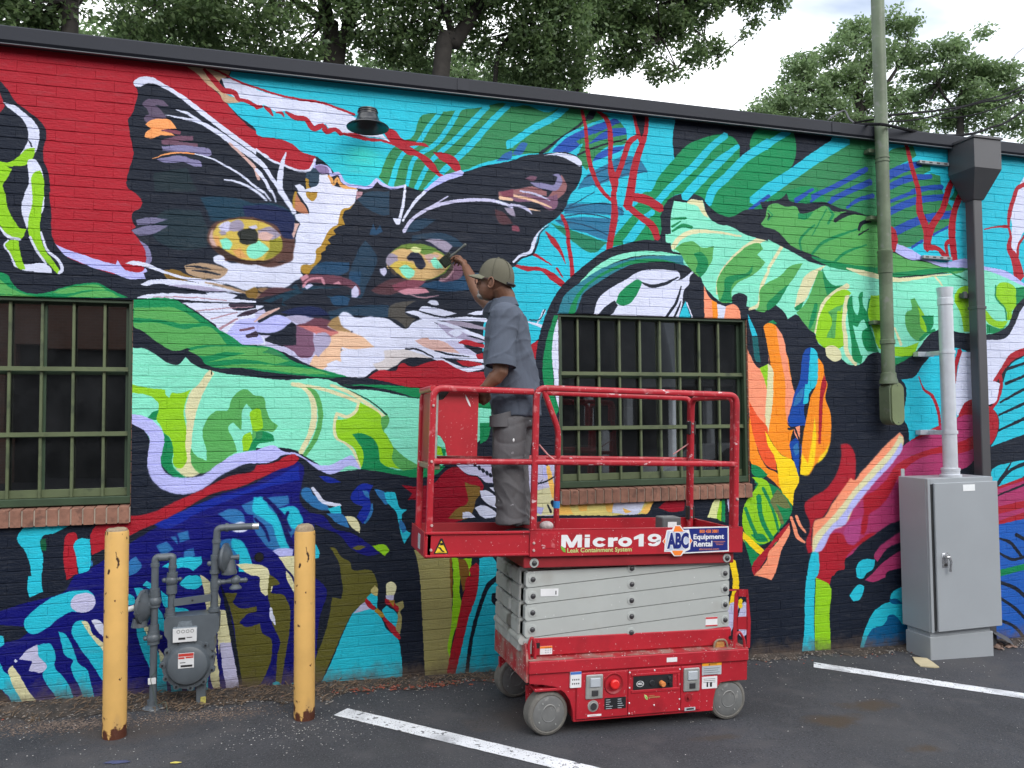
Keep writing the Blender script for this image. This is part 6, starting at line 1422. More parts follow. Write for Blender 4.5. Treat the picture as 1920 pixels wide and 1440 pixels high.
gp('fitting', mb)
gp('fitting', ringz(MB(), 357, 365, 382, .024)); gp('fitting', ringz(MB(), 355, 410, 440, .030))
mb = ringz(ringz(MB(), 353, 440, 500, .026), 352, 500, 555, .030); mb.ball(g3(352, 465), .036, n=16).sweep([g3(302, 462), g3(405, 462)], .011, 10).ball(g3(305, 462), .015, n=10).ball(g3(404, 460), .013, n=10)
gp('plug_valve', mb)
gp('union_nut', ringz(ringz(MB(), 343, 690, 716, .032), 343, 655, 690, .027)); gp('union_nut', ringz(ringz(MB(), 628, 670, 698, .032), 628, 560, 670, .022))
mb = ringz(ringz(MB(), 241, 760, 800, .029), 240, 800, 890, .033); mb.sweep([g3(190, 848), g3(295, 848)], .012, 10).ball(g3(240, 848), .040, n=14).ball(g3(192, 848), .016, n=8)
gp('shutoff_valve', mb)
# left service regulator: disc seen nearly edge on
c = g3(178, 636, GY + .01)
Mr = Matrix.Translation(Vector(c)) @ Matrix.Rotation(R(-18), 4, 'Z') @ Matrix.Rotation(R(90), 4, 'Y')
mb = MB().lathe([(0, -.045), (.03, -.044), (.065, -.030), (.088, -.012), (.100, -.008), (.100, .008), (.088, .012), (.07, .024), (.04, .040), (0, .044)], n=36, M=Mr)
gp('regulator_disc', mb, M_GASD, smooth=50)
mb = MB()
for k in range(8):
    a = k * math.pi / 4 + .2; gp('bolt', MB().lathe([(0, -.014), (.006, -.014), (.006, .014), (0, .014)], n=8, M=Mr @ Matrix.Translation((.094 * math.cos(a), .094 * math.sin(a), 0))), M_GASD)
gp('regulator_body', MB().sweep([g3(178, 636), g3(245, 600)], .03, 14).ball(g3(245, 600), .038, n=14))
gp('vent_cone', MB().lathe([(.034, 0), (.045, -.05), (.042, -.052), (0, -.052)], g3(150, 705), 'z', 20), M_GASD)
gp('vent_pipe', MB().sweep([g3(140, 632), g3(118, 636)], .019, 14), mat('brass_ring', (.45, .36, .14), rough=.4, metal=.5)); gp('vent_pipe', MB().sweep([g3(118, 636), g3(-30, 668)], .017, 14), mat('white_plastic_pipe', (.68, .68, .66), rough=.4))
# meter body
bx0, bz0 = m2(312, 880); bx1, bz1 = m2(665, 705)
body = [(bx0 + .012, bz1), (bx1 - .012, bz1), (bx1, bz1 - .02), (bx1 - .002, bz0 + .05), (bx1 - .025, bz0 + .02), (bx1 - .022, bz0 - .06), (bx0 + .024, bz0 - .06), (bx0 + .020, bz0 + .02), (bx0 + .002, bz0 + .05), (bx0, bz1 - .02)]
gp('meter_case', MB().prism(body, 'y', GY - .050, GY + .085), M_GAS, smooth=25)
cx, czz = m2(468, 1030)
mb = MB().lathe([(0, .098), (.085, .096), (.108, .085), (.120, .060), (.122, .055), (.142, .053), (.143, .040), (.143, -.05), (0, -.05)], (cx, GY + 0, czz), 'y', 48)
gp('diaphragm_cover', mb, M_GAS, smooth=30)
M_BOLTK = mat('bolt_black', (.012, .013, .016), rough=.5)
for k in range(11):
    a = math.pi * (1.0 + k / 10 * 1.0) + (0); 
    for aa in (math.pi * 2 * k / 11 + .25,):
        xx = cx + .139 * math.cos(aa); zz = czz + .139 * math.sin(aa); gp('flange_lug', MB().lathe([(0, .058), (.016, .058), (.018, .054), (.018, .02), (0, .02)], (xx, GY, zz), 'y', 14)); gp('bolt', MB().lathe([(0, .066), (.0065, .066), (.0065, .058)], (xx, GY, zz), 'y', 8), M_BOLTK)

a, b = m2(372, 872), m2(523, 780)
gp('index_window', MB().box(a[0] - .004, b[0] + .004, GY - .070, GY - .045, a[1] - .004, b[1] + .006, .006).prism([(a[0] + .02, b[1]), (b[0] - .02, b[1]), (b[0] - .03, b[1] + .035), (a[0] + .03, b[1] + .035)], 'y', GY - .064, GY - .045), mat('clear_cover', (.16, .19, .22), rough=.12, var=.2, vscale=40))
LBL = mat('white_print_plate', (.66, .68, .70), rough=.35, var=.06)
lab = gp('index_plate', MB().box(a[0], b[0], GY - .0722, GY - .0702, a[1], b[1]), LBL)
BLK = mat('print_black', (.02, .02, .022), rough=.5, var=0); RED = mat('print_red', (.50, .04, .03), rough=.5, var=0)
mb = MB()
for k in range(4): mb.lathe([(.0075, 0), (.0095, 0), (.0095, .001), (.0075, .001)], (a[0] + .03 + k * .025, GY - .0722, b[1] - .018), 'y', 14)
mb.box(a[0] + .030, a[0] + .068, GY - .0732, GY - .0722, a[1] + .014, a[1] + .026).box(a[0] + .075, a[0] + .105, GY - .0732, GY - .0722, a[1] + .022, a[1] + .026)
obj('dials', mb, BLK, lab)
a, b = m2(410, 1040), m2(510, 940)
lab = gp('sticker', MB().box(a[0], b[0], GY - .1000, GY - .0965, a[1], b[1]), LBL)
obj('red_print', MB().box(a[0] + .002, b[0] - .002, GY - .1008, GY - .1000, b[1] - .018, b[1] - .002).box(a[0] + .002, a[0] + .035, GY - .1008, GY - .1000, b[1] - .032, b[1] - .022).box(b[0] - .045, b[0] - .003, GY - .1008, GY - .1000, b[1] - .030, b[1] - .021), RED, lab)
obj('black_print', MB().box(a[0] + .014, b[0] - .008, GY - .1008, GY - .1000, a[1] + .006, a[1] + .018).box(a[0] + .01, a[0] + .04, GY - .1008, GY - .1000, a[1] + .030, a[1] + .034), BLK, lab)
gp('support_leg', MB().box(m2(515, 0)[0], m2(578, 0)[0], GY - .012, GY + .03, m2(0, 1345)[1], m2(0, 1120)[1], .004), M_GAS)
gp('leg_foot', MB().box(m2(545, 0)[0], m2(580, 0)[0], GY - .016, GY - .0125, m2(0, 1345)[1], m2(0, 1275)[1], .001), mat('yellow_stain', (.42, .38, .10), rough=.9, var=.3, vscale=60))
gp('cross_bracket', MB().prism([m2(370, 590), m2(608, 572), m2(608, 622), m2(370, 640)], 'y', GY - .022, GY - .012), M_GAS)
gp('bracket_hole', MB().lathe([(0, 0), (.006, 0), (.006, .002), (0, .002)], (m2(488, 0)[0], GY - .0215, m2(0, 607)[1]), 'y', 10), BLK)
# outlet riser
gp('outlet_pipe', MB().sweep([g3(628, 690), g3(630, 440), g3(640, 200), g3(645, 122), g3(700, 118), g3(880, 118)], [.020, .020, .021, .021, .021, .020], 16, fil=.036))
gp('pipe_end', MB().sweep([g3(878, 118), g3(922, 118)], .0195, 16), mat('bare_steel_end', (.6, .6, .6), rough=.3, metal=.7))
gp('fitting', ringz(MB(), 640, 200, 222, .026)); mb = ringz(ringz(ringz(MB(), 637, 305, 335, .030), 635, 335, 415, .027), 632, 412, 434, .031); mb.ball(g3(596, 365), .016, n=10).sweep([g3(635, 360), g3(596, 365)], .012, 10)
gp('fitting', MB().lathe([(0, -.008), (.026, -.008), (.026, .008), (0, .008)], (m2(708, 0)[0], GY, m2(0, 118)[1]), 'x', 16))
gp('union_fitting', mb)
mb = ringz(ringz(MB(), 631, 475, 490, .024), 630, 530, 552, .024)
gp('tee', ringz(mb, 631, 488, 532, .026).sweep([g3(640, 500), g3(700, 497)], .014, 12).ball(g3(655, 500), .022, n=10))
mb = MB().sweep([g3(700, 497), g3(735, 493), g3(830, 495)], [.010, .017, .014], 12).ball(g3(768, 490), .030, n=14).lathe([(0, -.025), (.036, -.025), (.036, -.018), (.02, .0), (.02, .045), (0, .05)], g3(768, 520), 'z', 18).ball(g3(832, 495), .016, n=10)
gp('relief_valve', mb)
c = g3(700, 335, GY + .01); Mr = Matrix.Translation(Vector(c)) @ Matrix.Rotation(R(-14), 4, 'Z') @ Matrix.Rotation(R(90), 4, 'Y')
gp('regulator_disc', MB().lathe([(0, -.036), (.03, -.034), (.065, -.024), (.078, -.010), (.090, -.007), (.090, .007), (.078, .010), (.06, .022), (.04, .034), (0, .038)], n=36, M=Mr), M_GASD, smooth=50)
gp('regulator_cone', MB().lathe([(.030, .06), (.040, 0), (.046, -.02), (.044, -.03), (0, -.03)], g3(725, 410), 'z', 20), M_GASD)
gp('regulator_nozzle', MB().sweep([g3(712, 332), g3(788, 332)], .0145, 12).sweep([g3(775, 332), g3(792, 332)], .018, 12))
gp('base_flange', MB().lathe([(.06, 0), (.055, .010), (.028, .022), (.028, .05), (.0, .05)], (m2(236, 0)[0], GY, gz(-.7) - .003), 'z', 20), M_GASD)
gp('tag', MB().box(m2(212, 0)[0], m2(262, 0)[0], GY - .0245, GY - .021, m2(0, 1155)[1], m2(0, 1112)[1], .001), LBL)
gp('tracer_wire', MB().sweep([g3(262, 1070, GY - .024), g3(225, 1110, GY - .024), g3(240, 1170, GY - .028), g3(270, 1300, GY - .04), g3(330, 1260, GY - .06), g3(350, 1330, GY - .10), g3(300, 1372, GY - .1)], .0018, 6, fil=.02), mat('green_wire', (.06, .09, .07), rough=.5))

# ------------------------------------------------------------ service drop wires
M_WIRE = mat('wire_black', (.012, .012, .014), rough=.9, var=0, spec=.1); M_WIREG = mat('wire_grey', (.10, .10, .11), rough=.6, var=0)
def wire(name, pts, r, m, lab):
    P = [Vector(q) for q in pts]; Q = []
    for i in range(len(P) - 1):
        p0 = P[max(0, i - 1)]; p1 = P[i]; p2 = P[i + 1]; p3 = P[min(len(P) - 1, i + 2)]
        for k in range(8):
            u = k / 8; Q.append(.5 * ((2 * p1) + (-p0 + p2) * u + (2 * p0 - 5 * p1 + 4 * p2 - p3) * u * u + (-p0 + 3 * p1 - 3 * p2 + p3) * u ** 3))
    Q.append(P[-1]); return tag(obj(name, MB().sweep(Q, r, 6), m), lab, 'wire')
wire('service_wire', [(4.607,-0.100,2.415), (5.116,0.100,2.569), (5.994,0.600,2.885), (7.137,1.200,3.315), (8.727,2.000,3.985), (13.152,4.000,6.407)], .010, M_WIRE, 'upper service wire rising from the olive riser to the right edge')
wire('service_wire', [(4.626,0.150,2.461), (4.651,-0.050,2.416), (4.737,-0.100,2.389), (5.538,0.300,2.655), (6.848,1.000,3.205), (8.489,1.800,3.914), (13.142,4.000,6.227)], .008, M_WIRE, 'middle service wire running from the roof edge past the riser, crossing the right hand tree')
wire('service_wire', [(4.652,0.200,2.468), (4.516,-0.200,2.308), (4.645,-0.200,2.312), (5.235,0.000,2.370), (5.814,0.200,2.486), (6.453,0.500,2.719), (7.520,1.000,3.215), (11.728,3.000,5.557)], .012, M_WIRE, 'thick black service wire sagging over the coping beside the conductor head')
wire('service_wire', [(6.869,1.500,3.227), (7.495,1.600,3.376), (8.962,2.200,3.998), (13.127,4.000,5.959)], .008, M_WIRE, 'thin wire low over the roof in front of the right hand tree')
wire('service_wire', [(4.396,0.200,2.479), (4.483,0.200,2.538), (4.569,0.200,2.574), (4.569,0.150,2.491), (4.573,0.100,2.437)], .007, M_WIREG, 'short loop of wire standing up from the roof edge left of the riser')
wire('service_wire', [(10.763,4.000,5.389), (10.930,4.000,5.578), (11.151,4.000,5.742), (12.525,4.500,6.569)], .006, M_WIREG, 'short curved wire against the sky at the top right corner')

# ------------------------------------------------------------ trees behind the roof
def leaf_mat(name, c1, c2, tr):
    m = bpy.data.materials.new(name); m.use_nodes = True; t = m.node_tree; t.nodes.clear()
    ob = N(t, 'ShaderNodeNewGeometry'); rp = N(t, 'ShaderNodeValToRGB'); rp.color_ramp.elements[0].color = (*c1, 1); rp.color_ramp.elements[1].color = (*c2, 1)
    df = N(t, 'ShaderNodeBsdfDiffuse'); tl = N(t, 'ShaderNodeBsdfTranslucent'); gl = N(t, 'ShaderNodeBsdfGlossy', inp={'Roughness': .45, 'Color': (.5, .55, .5, 1)})
    ms = N(t, 'ShaderNodeMixShader', inp={0: tr}); m2_ = N(t, 'ShaderNodeMixShader', inp={0: .06}); ou = N(t, 'ShaderNodeOutputMaterial')
    t.links.new(ob.outputs['Random Per Island'], rp.inputs[0]); t.links.new(rp.outputs[0], df.inputs[0]); t.links.new(rp.outputs[0], tl.inputs[0])
    t.links.new(df.outputs[0], ms.inputs[1]); t.links.new(tl.outputs[0], ms.inputs[2]); t.links.new(ms.outputs[0], m2_.inputs[1]); t.links.new(gl.outputs[0], m2_.inputs[2]); t.links.new(m2_.outputs[0], ou.inputs[0])
    return m
M_LEAFD = leaf_mat('leaves_dark', (.085, .145, .060), (.175, .260, .100), .6)
M_LEAFL = leaf_mat('leaves_light', (.135, .210, .095), (.220, .320, .140), .58)
M_BARK = mat('bark', (.026, .023, .021), rough=.95, var=.35, vscale=6, bump=1, bscale=30)
def leaves(centers, n_per, rad, size, seed, flat=.75, droop=.5):
    g = np.random.default_rng(seed); C = np.repeat(np.array(centers), n_per, 0); n = len(C)
    off = g.normal(size=(n, 3)); off /= np.linalg.norm(off, axis=1)[:, None]; off *= (g.random(n) ** .45)[:, None] * np.array(rad if hasattr(rad, '__len__') else (rad, rad, rad * flat))
    P = C + off
    a = g.random(n) * 6.283; el = g.normal(-droop * .6, .5, n)
    d = np.c_[np.cos(a) * np.cos(el), np.sin(a) * np.cos(el), np.sin(el)]
    rnd = g.normal(size=(n, 3)); s = np.cross(d, rnd); s /= np.linalg.norm(s, axis=1)[:, None]
    L_ = size * g.uniform(.7, 1.35, n)[:, None]; W_ = L_ * .26
    V = np.stack([P, P + d * L_ * .5 + s * W_, P + d * L_, P + d * L_ * .5 - s * W_], 1).reshape(-1, 3)
    m = bpy.data.meshes.new('crown'); m.vertices.add(4 * n); m.vertices.foreach_set('co', V.astype(np.float32).ravel())
    m.loops.add(4 * n); m.loops.foreach_set('vertex_index', np.arange(4 * n, dtype=np.int32)); m.polygons.add(n); m.polygons.foreach_set('loop_start', np.arange(0, 4 * n, 4, dtype=np.int32)); m.polygons.foreach_set('loop_total', np.full(n, 4, np.int32)); m.update(calc_edges=True)
    return m
def tree(name, label, base, trunk, limbs, blobs, nclump, nleaf, rclump, size, lm, seed):
    """trunk: list of (point, radius); limbs: lists of (point, radius); blobs: (centre, rx, ry, rz, weight)"""
    T = thing(name, label, 'tree', base); g = np.random.default_rng(seed); B = Vector(base)
    def sw(pl):
        P = [Vector(q[0]) - B for q in pl]; r = [q[1] for q in pl]; Q = []; rr = []
        for i in range(len(P) - 1):
            for k in range(5):
                u = k / 5; p0 = P[max(0, i - 1)]; p1 = P[i]; p2 = P[i + 1]; p3 = P[min(len(P) - 1, i + 2)]
                Q.append(.5 * ((2 * p1) + (-p0 + p2) * u + (2 * p0 - 5 * p1 + 4 * p2 - p3) * u * u + (-p0 + 3 * p1 - 3 * p2 + p3) * u ** 3) + Vector(g.normal(size=3)) * r[i] * .06); rr.append(r[i] * (1 - u) + r[i + 1] * u)
        Q.append(P[-1]); rr.append(r[-1]); return MB().sweep(Q, rr, 10)
    obj('trunk', sw(trunk), M_BARK, T, smooth=80)
    for l in limbs: obj('limb', sw(l), M_BARK, T, smooth=80)
    cs = []; wts = np.array([b[4] for b in blobs]); wts = wts / wts.sum()
    tw = MB()
    allend = [Vector(q[0]) for l in limbs + [trunk] for q in l[len(l) // 2:]]
    for i in range(nclump):
        c, rx, ry, rz, _ = blobs[g.choice(len(blobs), p=wts)]
        d = g.normal(size=3); d /= np.linalg.norm(d); k = g.random() ** .40; q = np.array(c) + d * k * np.array([rx, ry, rz]); cs.append(q - np.array(base))
        if i % 3 == 0:
            e = min(allend, key=lambda v: (v - Vector(q)).length); e = e - B; qq = Vector(q) - B
            if (e - qq).length < 3.2: mid = e.lerp(qq, .5) + Vector(g.normal(size=3)) * .12 + Vector((0, 0, .15)); tw.sweep([e, mid, qq], [.028, .016, .006], 5)
    if tw.v: obj('twigs', tw, M_BARK, T, smooth=80)
    o = obj('crown', leaves(cs, nleaf, rclump, size, seed + 5), lm, T)
    tag(o, kind='stuff')
    return T
def bl(c, sx, sy=None, sz=None, w=None):
    return (c, sx, sy or sx, sz or sx * .8, w or sx ** 2)
Yt = 12.0
gT = -2.0
def V3(t): return tuple(t)
# left tree, thin trunk
tree('broadleaf_tree', 'dark leafy tree at the top left corner with a thin bare trunk showing beside it', ((-3.826,11.000,7.344)[0], 11, gT), [(((-3.826,11.000,7.344)[0], 11, gT), .16), ((-3.844,11.000,7.342), .15), ((-3.762,11.000,7.970), .13), ((-3.701,11.000,10.057), .10)],
     [[((-3.779,11.000,7.865), .07), ((-4.130,11.000,8.533), .05), ((-4.666,11.000,8.856), .03)]],
     [bl((-4.821,11.000,7.716), .9), bl((-4.346,10.500,8.217), 1.0), bl((-5.756,11.000,7.681), 1.3), bl((-5.362,11.000,9.144), 1.6), bl((-3.531,12.000,10.078), .9), bl((-4.331,11.500,7.676), .35, w=.25), bl((-4.960,11.500,7.435), .9, w=.8)], 300, 42, .32, .120, M_LEAFD, 11)
tree('broadleaf_tree', 'big dark green tree behind the roof above the cat, with two upright trunks', ((1.058,13.000,8.204)[0], 13, gT),
     [(((1.058,13.000,8.204)[0], 13, gT), .24), ((1.106,13.000,8.085), .20), ((0.984,13.000,9.200), .17), ((0.838,13.000,10.439), .13), ((0.713,13.000,12.192), .08)],
     [[(((1.058,13.000,8.204)[0], 13, gT + 4), .2), ((1.227,13.000,8.162), .17), ((1.468,13.000,9.013), .16), ((1.504,13.000,10.289), .13), ((1.626,13.000,12.361), .08)], [((0.984,13.000,9.200), .09), ((-0.103,12.600,9.580), .06), ((-1.100,12.400,9.797), .03)], [((1.505,13.000,9.525), .08), ((2.284,12.800,10.298), .05), ((3.006,12.600,10.938), .03)]],
     [bl((-2.416,12.000,8.463), 1.2, 1, 1.1), bl((-1.431,12.600,8.671), 1.25), bl((-0.317,12.200,8.389), 1.2), bl((-2.925,12.000,9.061), 1.0), bl((-0.973,12.000,10.288), 1.8), bl((1.018,12.000,10.625), 1.9), bl((0.345,12.000,8.735), 1.1), bl((1.742,12.300,9.202), 1.0), bl((2.751,12.600,9.117), 1.2), bl((2.184,12.000,10.087), 1.4), bl((-2.285,13.500,8.387), .9), bl((-0.701,13.800,8.472), 1.0), bl((0.763,14.000,8.610), .9, w=.6), bl((2.887,13.500,8.646), .8), bl((-3.079,13.000,8.290), .5, w=.5), bl((-1.753,11.500,8.744), 1.0)], 720, 50, .34, .120, M_LEAFD, 21)
tree('broadleaf_tree', 'dark spreading tree behind the roof whose thick trunk leans right above the lamp', ((3.322,12.000,7.791)[0], 12, gT),
     [(((3.139,12.000,7.769)[0], 12, gT), .28), ((3.482,12.000,7.785), .20), ((3.782,12.000,8.589), .18), ((4.200,12.000,9.270), .15), ((4.913,12.000,10.771), .12), ((5.450,12.000,12.410), .08)],
     [[((3.782,12.000,8.589), .10), ((3.575,12.000,9.308), .08), ((3.148,12.000,10.238), .05)], [((4.200,12.000,9.270), .09), ((4.189,12.200,10.132), .07), ((3.963,12.300,11.304), .04)], [((4.873,12.500,7.992), .06), ((4.971,12.500,8.717), .05), ((5.307,12.500,9.282), .04), ((5.821,12.400,9.960), .03)]],
     [bl((4.296,11.600,10.193), 1.6), bl((5.424,12.000,9.568), 1.3), bl((6.276,11.800,8.946), 1.3), bl((5.774,12.300,8.466), 1.0), bl((6.942,12.500,8.562), .65), bl((3.490,12.500,10.061), 1.3), bl((2.812,13.000,8.933), .9, w=.5), bl((4.640,13.000,9.301), 1.0, w=.8), bl((6.745,11.600,9.807), 1.2), bl((5.542,11.500,11.213), 1.9), bl((5.387,12.800,8.243), .55), bl((6.142,12.600,8.245), .5)], 600, 50, .34, .120, M_LEAFD, 31)
tree('broadleaf_tree', 'dark tree crown reaching right with drooping sprays of leaves against bright cloud', ((7.599,14.000,9.003)[0], 14, gT),
     [(((7.221,14.000,8.959)[0], 14, gT), .25), ((7.520,14.000,8.705), .16), ((7.943,13.500,10.115), .13), ((8.355,13.000,11.902), .10)],
     [[((7.965,13.200,9.973), .07), ((8.742,12.600,10.342), .055), ((9.626,12.000,10.434), .04), ((10.874,11.800,10.786), .025), ((11.979,11.600,10.704), .012)], [((8.742,12.600,10.342), .04), ((9.174,12.300,9.563), .025), ((9.443,12.000,8.643), .010)], [((9.241,12.400,10.449), .03), ((10.207,12.000,9.556), .02), ((10.575,12.000,9.053), .008)]],
     [bl((8.005,12.600,10.238), 1.1), bl((8.486,12.400,9.520), .75), bl((8.752,12.000,10.847), 1.3), bl((9.277,12.200,9.939), .55), bl((10.228,12.000,10.521), .75), bl((9.897,12.000,9.106), .42), bl((10.504,12.000,9.250), .35), bl((8.857,12.000,8.573), .36, sz=.30), bl((9.440,12.000,8.507), .22, sz=.25), bl((11.334,11.800,10.716), .55), bl((11.471,11.800,9.972), .30, sz=.34), bl((11.815,11.600,10.404), .36), bl((10.435,11.800,11.544), 1.2), bl((7.929,12.800,9.086), .42), bl((9.721,12.200,9.725), .4), bl((8.376,12.500,8.870), .25)], 520, 50, .25, .115, M_LEAFD, 41)
# bright tree on the right, layered horizontal sprays
RT = [(21.458,24.000,13.735), (23.143,24.000,14.520), (22.053,24.000,15.362), (23.765,24.000,16.422), (24.945,24.000,17.437), (26.431,24.000,18.011), (27.631,24.000,18.047), (26.078,24.000,16.340), (27.884,24.000,16.688), (24.584,24.000,15.172), (26.305,24.000,14.375), (29.394,25.000,15.362), (29.041,23.000,16.753), (29.977,23.000,17.248), (29.622,23.000,16.078), (30.851,23.000,15.975), (29.692,24.000,15.760), (30.491,23.000,14.805), (32.104,23.000,15.870), (32.716,23.000,15.305), (31.392,23.000,14.023), (31.797,22.000,13.193), (30.243,24.000,13.901), (27.758,24.000,13.276), (23.675,24.000,13.485), (20.630,24.000,13.173), (19.828,24.000,13.209), (25.386,24.000,13.167), (34.965,23.000,14.650), (35.555,23.000,13.156), (31.242,23.000,17.793), (27.976,23.500,15.601)]
RW = [1.3, 1.2, .95, 1.0, .8, .95, .8, 1.2, 1.0, 1.2, 1.2, 1.1, .7, .55, .9, .9, .9, 1.0, .9, .8, 1.1, 1.1, 1.1, 1.1, 1.1, .8, .6, 1.0, 1.1, 1.2, .35, .7]
tree('broadleaf_tree', 'lighter green tree with layered sprays behind the olive riser on the right', ((25.083,24.000,12.770)[0], 24, -2.2),
     [(((25.083,24.000,12.770)[0], 24, -2.2), .35), ((25.149,24.000,13.021), .22), ((25.139,24.000,14.496), .17), ((26.095,24.000,16.841), .08)],
     [[((25.149,24.000,13.021), .14), ((23.694,24.000,14.095), .10), ((22.032,24.000,14.637), .05)], [((25.173,24.000,13.761), .14), ((26.629,24.000,15.157), .10), ((27.888,24.000,16.815), .05)], [((30.291,23.500,12.334), .2), ((30.359,23.500,13.980), .14), ((30.563,23.500,15.142), .10), ((32.048,23.500,16.593), .05)], [((30.531,23.500,14.377), .09), ((31.730,23.000,14.562), .07), ((33.345,23.000,14.991), .04)], [((30.359,23.500,13.980), .08), ((29.175,23.500,15.238), .05), ((29.336,23.000,16.541), .03)]],
     [(c, r * 1.05, r * 1.0, r * .62, r * r) for c, r in zip(RT, RW)], 760, 46, (.50, .50, .24), .19, M_LEAFL, 51)
# shrub line low behind, seen through the gaps just above the roof
for i, (px0, y) in enumerate((((-2.948,19.000,10.210), 19), ((6.404,20.000,11.119), 20))):
    tree('distant_tree', ['distant tree low behind the big dark tree on the left of the lamp', 'distant tree low behind the leaning trunk, right of the lamp'][i], (px0[0], y, gT), [((px0[0], y, gT), .25), (px0, .15)], [], [bl(px0, 2.6, 1.4, 1.0), bl((px0[0] + 1.8, y, px0[2] - .3), 2.2, 1.2, .9), bl((px0[0] - 2.2, y, px0[2] + .2), 2.2, 1.2, .9)], 240, 60, .40, .17, M_LEAFL, 61 + i)

# ------------------------------------------------------------ across the car park (behind the camera; the panes mirror it)
OB = thing('opposite_building', 'brown brick garage across the car park, mirrored in the barred windows', 'building', (-4, -17, gz(-4)))
M_OBR = mat('brown_brick', (.3, .15, .1), rough=.9, var=.2, vscale=3); M_OD = mat('garage_dark', (.012, .012, .014), rough=.5)
mb = MB(); t = M_OBR.node_tree; b = t.nodes['Principled BSDF']
bt = N(t, 'ShaderNodeTexBrick', inp={'Color1': (.28, .13, .095, 1), 'Color2': (.21, .10, .07, 1), 'Mortar': (.27, .20, .16, 1), 'Scale': 1.0, 'Mortar Size': .010, 'Brick Width': .22, 'Row Height': .075})
gg = N(t, 'ShaderNodeNewGeometry'); sx_ = N(t, 'ShaderNodeSeparateXYZ'); cx_ = N(t, 'ShaderNodeCombineXYZ'); t.links.new(gg.outputs['Position'], sx_.inputs[0]); t.links.new(sx_.outputs[0], cx_.inputs[0]); t.links.new(sx_.outputs[2], cx_.inputs[1]); t.links.new(cx_.outputs[0], bt.inputs['Vector']); t.links.new(bt.outputs[0], b.inputs['Base Color'])
mb.box(-38, 5, -18, -17, 1.9, 6.5); 
for k in range(10): mb.box(-38 + k * 4.4, -37.2 + k * 4.4, -17.9, -17.02, -5, 1.9)
o = obj('wall', mb, M_OBR, OB, smooth=0); o.location = (4, 17, -gz(-4))
mb = MB()
for k in range(9): mb.box(-37.2 + k * 4.4, -33.6 + k * 4.4, -17.6, -17.4, -5, 1.9)
o = obj('garage_opening', mb, M_OD, OB, smooth=0); o.location = (4, 17, -gz(-4))

PO = thing('grey_porch_building', 'grey building with white porch columns across the car park, mirrored in the middle window', 'building', (12, -19, gz(12)))
def po(name, mb, m): o = obj(name, mb, m, PO, smooth=0); o.location = (-12, 19, -gz(12)); return o
po('wall', MB().box(5.4, 34, -20, -19, -3, 7), mat('grey_wall', (.05, .054, .06), rough=.8))
for k in range(4): po('column', MB().box(9.3 + k * 1.3, 9.5 + k * 1.3, -17.4, -17.1, -3, .9, .02), mat('column_white', (.75, .76, .78), rough=.6))
po('porch_roof', MB().box(8.6, 14.2, -19, -16.8, .9, 1.2, .02), mat('porch_trim', (.12, .125, .13), rough=.6))
for k in range(5): po('window', MB().box(8 + k * 3.8, 9.4 + k * 3.8, -19, -18.96, -1, 1.6), M_OD)
CR = thing('parked_car', 'silver parked car across the car park, mirrored in the middle window', 'car', (11.5, -13.5, gz(11.5)))
M_CARP = mat('car_silver', (.50, .51, .53), rough=.3, metal=.4); M_CGL = mat('car_glass', (.02, .022, .025), rough=.1)
sidep = [(-2.2, .35), (-2.25, .75), (-2.0, .92), (-1.1, 1.0), (-.5, 1.42), (.7, 1.45), (1.4, 1.02), (2.15, .95), (2.25, .6), (2.2, .35)]
obj('body', MB().prism(sidep, 'y', -.85, .85), M_CARP, CR, smooth=30)
for y in (.853, -.857): obj('side_window', MB().prism([(-.95, 1.0), (-.45, 1.35), (.65, 1.37), (1.2, 1.02)], 'y', y, y + .004), M_CGL, CR, smooth=0)
for x in (-1.4, 1.4):
    for y in (-.8, .8):
        w_ = obj('wheel', MB().lathe([(0, -.1), (.3, -.1), (.33, -.07), (.33, .07), (.3, .1), (0, .1)], (x, y, .33), 'y', 24), M_OD, CR)
        obj('rim', MB().lathe([(0, -.105), (.19, -.105), (.19, .105), (0, .105)], (x, y, .33), 'y', 20), M_CARP, w_)

# ------------------------------------------------------------ scissor lift (built level, stands tilted on the sloping asphalt)
TH = math.atan(.036)
LB = Vector((1.99, -.75, -1.77164))
LIFT = thing('scissor_lift', 'red and grey scissor lift with a railed platform, parked along the mural', 'scissor lift', LB, (0, TH, 0))
M_RED = mat('lift_red_paint', (.40, .014, .026), rough=.38, var=.16, vscale=3.5, spec=.5)
layer(M_RED, (.26, .012, .02), 7, .55, .75, detail=5)
layer(M_RED, (.46, .12, .13), 60, .66, .70, detail=6)
specks(M_RED, (.66, .45, .46), 75, .16, .13); specks(M_RED, (.8, .70, .70), 34, .075, .16)
M_REDR = M_RED.copy(); M_REDR.name = 'rail_red_chipped'; layer(M_REDR, (.60, .42, .44), 34, .655, .69, detail=8, stretch=(.5, 1, 1)); layer(M_REDR, (.50, .12, .13), 22, .56, .68, detail=8)
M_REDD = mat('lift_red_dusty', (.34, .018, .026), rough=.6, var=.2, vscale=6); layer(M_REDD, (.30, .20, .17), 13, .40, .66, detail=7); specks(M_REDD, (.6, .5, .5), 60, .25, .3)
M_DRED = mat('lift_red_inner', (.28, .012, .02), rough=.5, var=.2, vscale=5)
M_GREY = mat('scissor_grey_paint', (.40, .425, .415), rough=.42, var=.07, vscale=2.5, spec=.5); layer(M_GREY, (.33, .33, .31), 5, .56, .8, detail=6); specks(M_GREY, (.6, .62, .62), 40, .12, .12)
M_GREYD = mat('scissor_grey_side', (.36, .37, .355), rough=.55, var=.15, vscale=6); layer(M_GREYD, (.12, .115, .10), 9, .55, .72, detail=5)
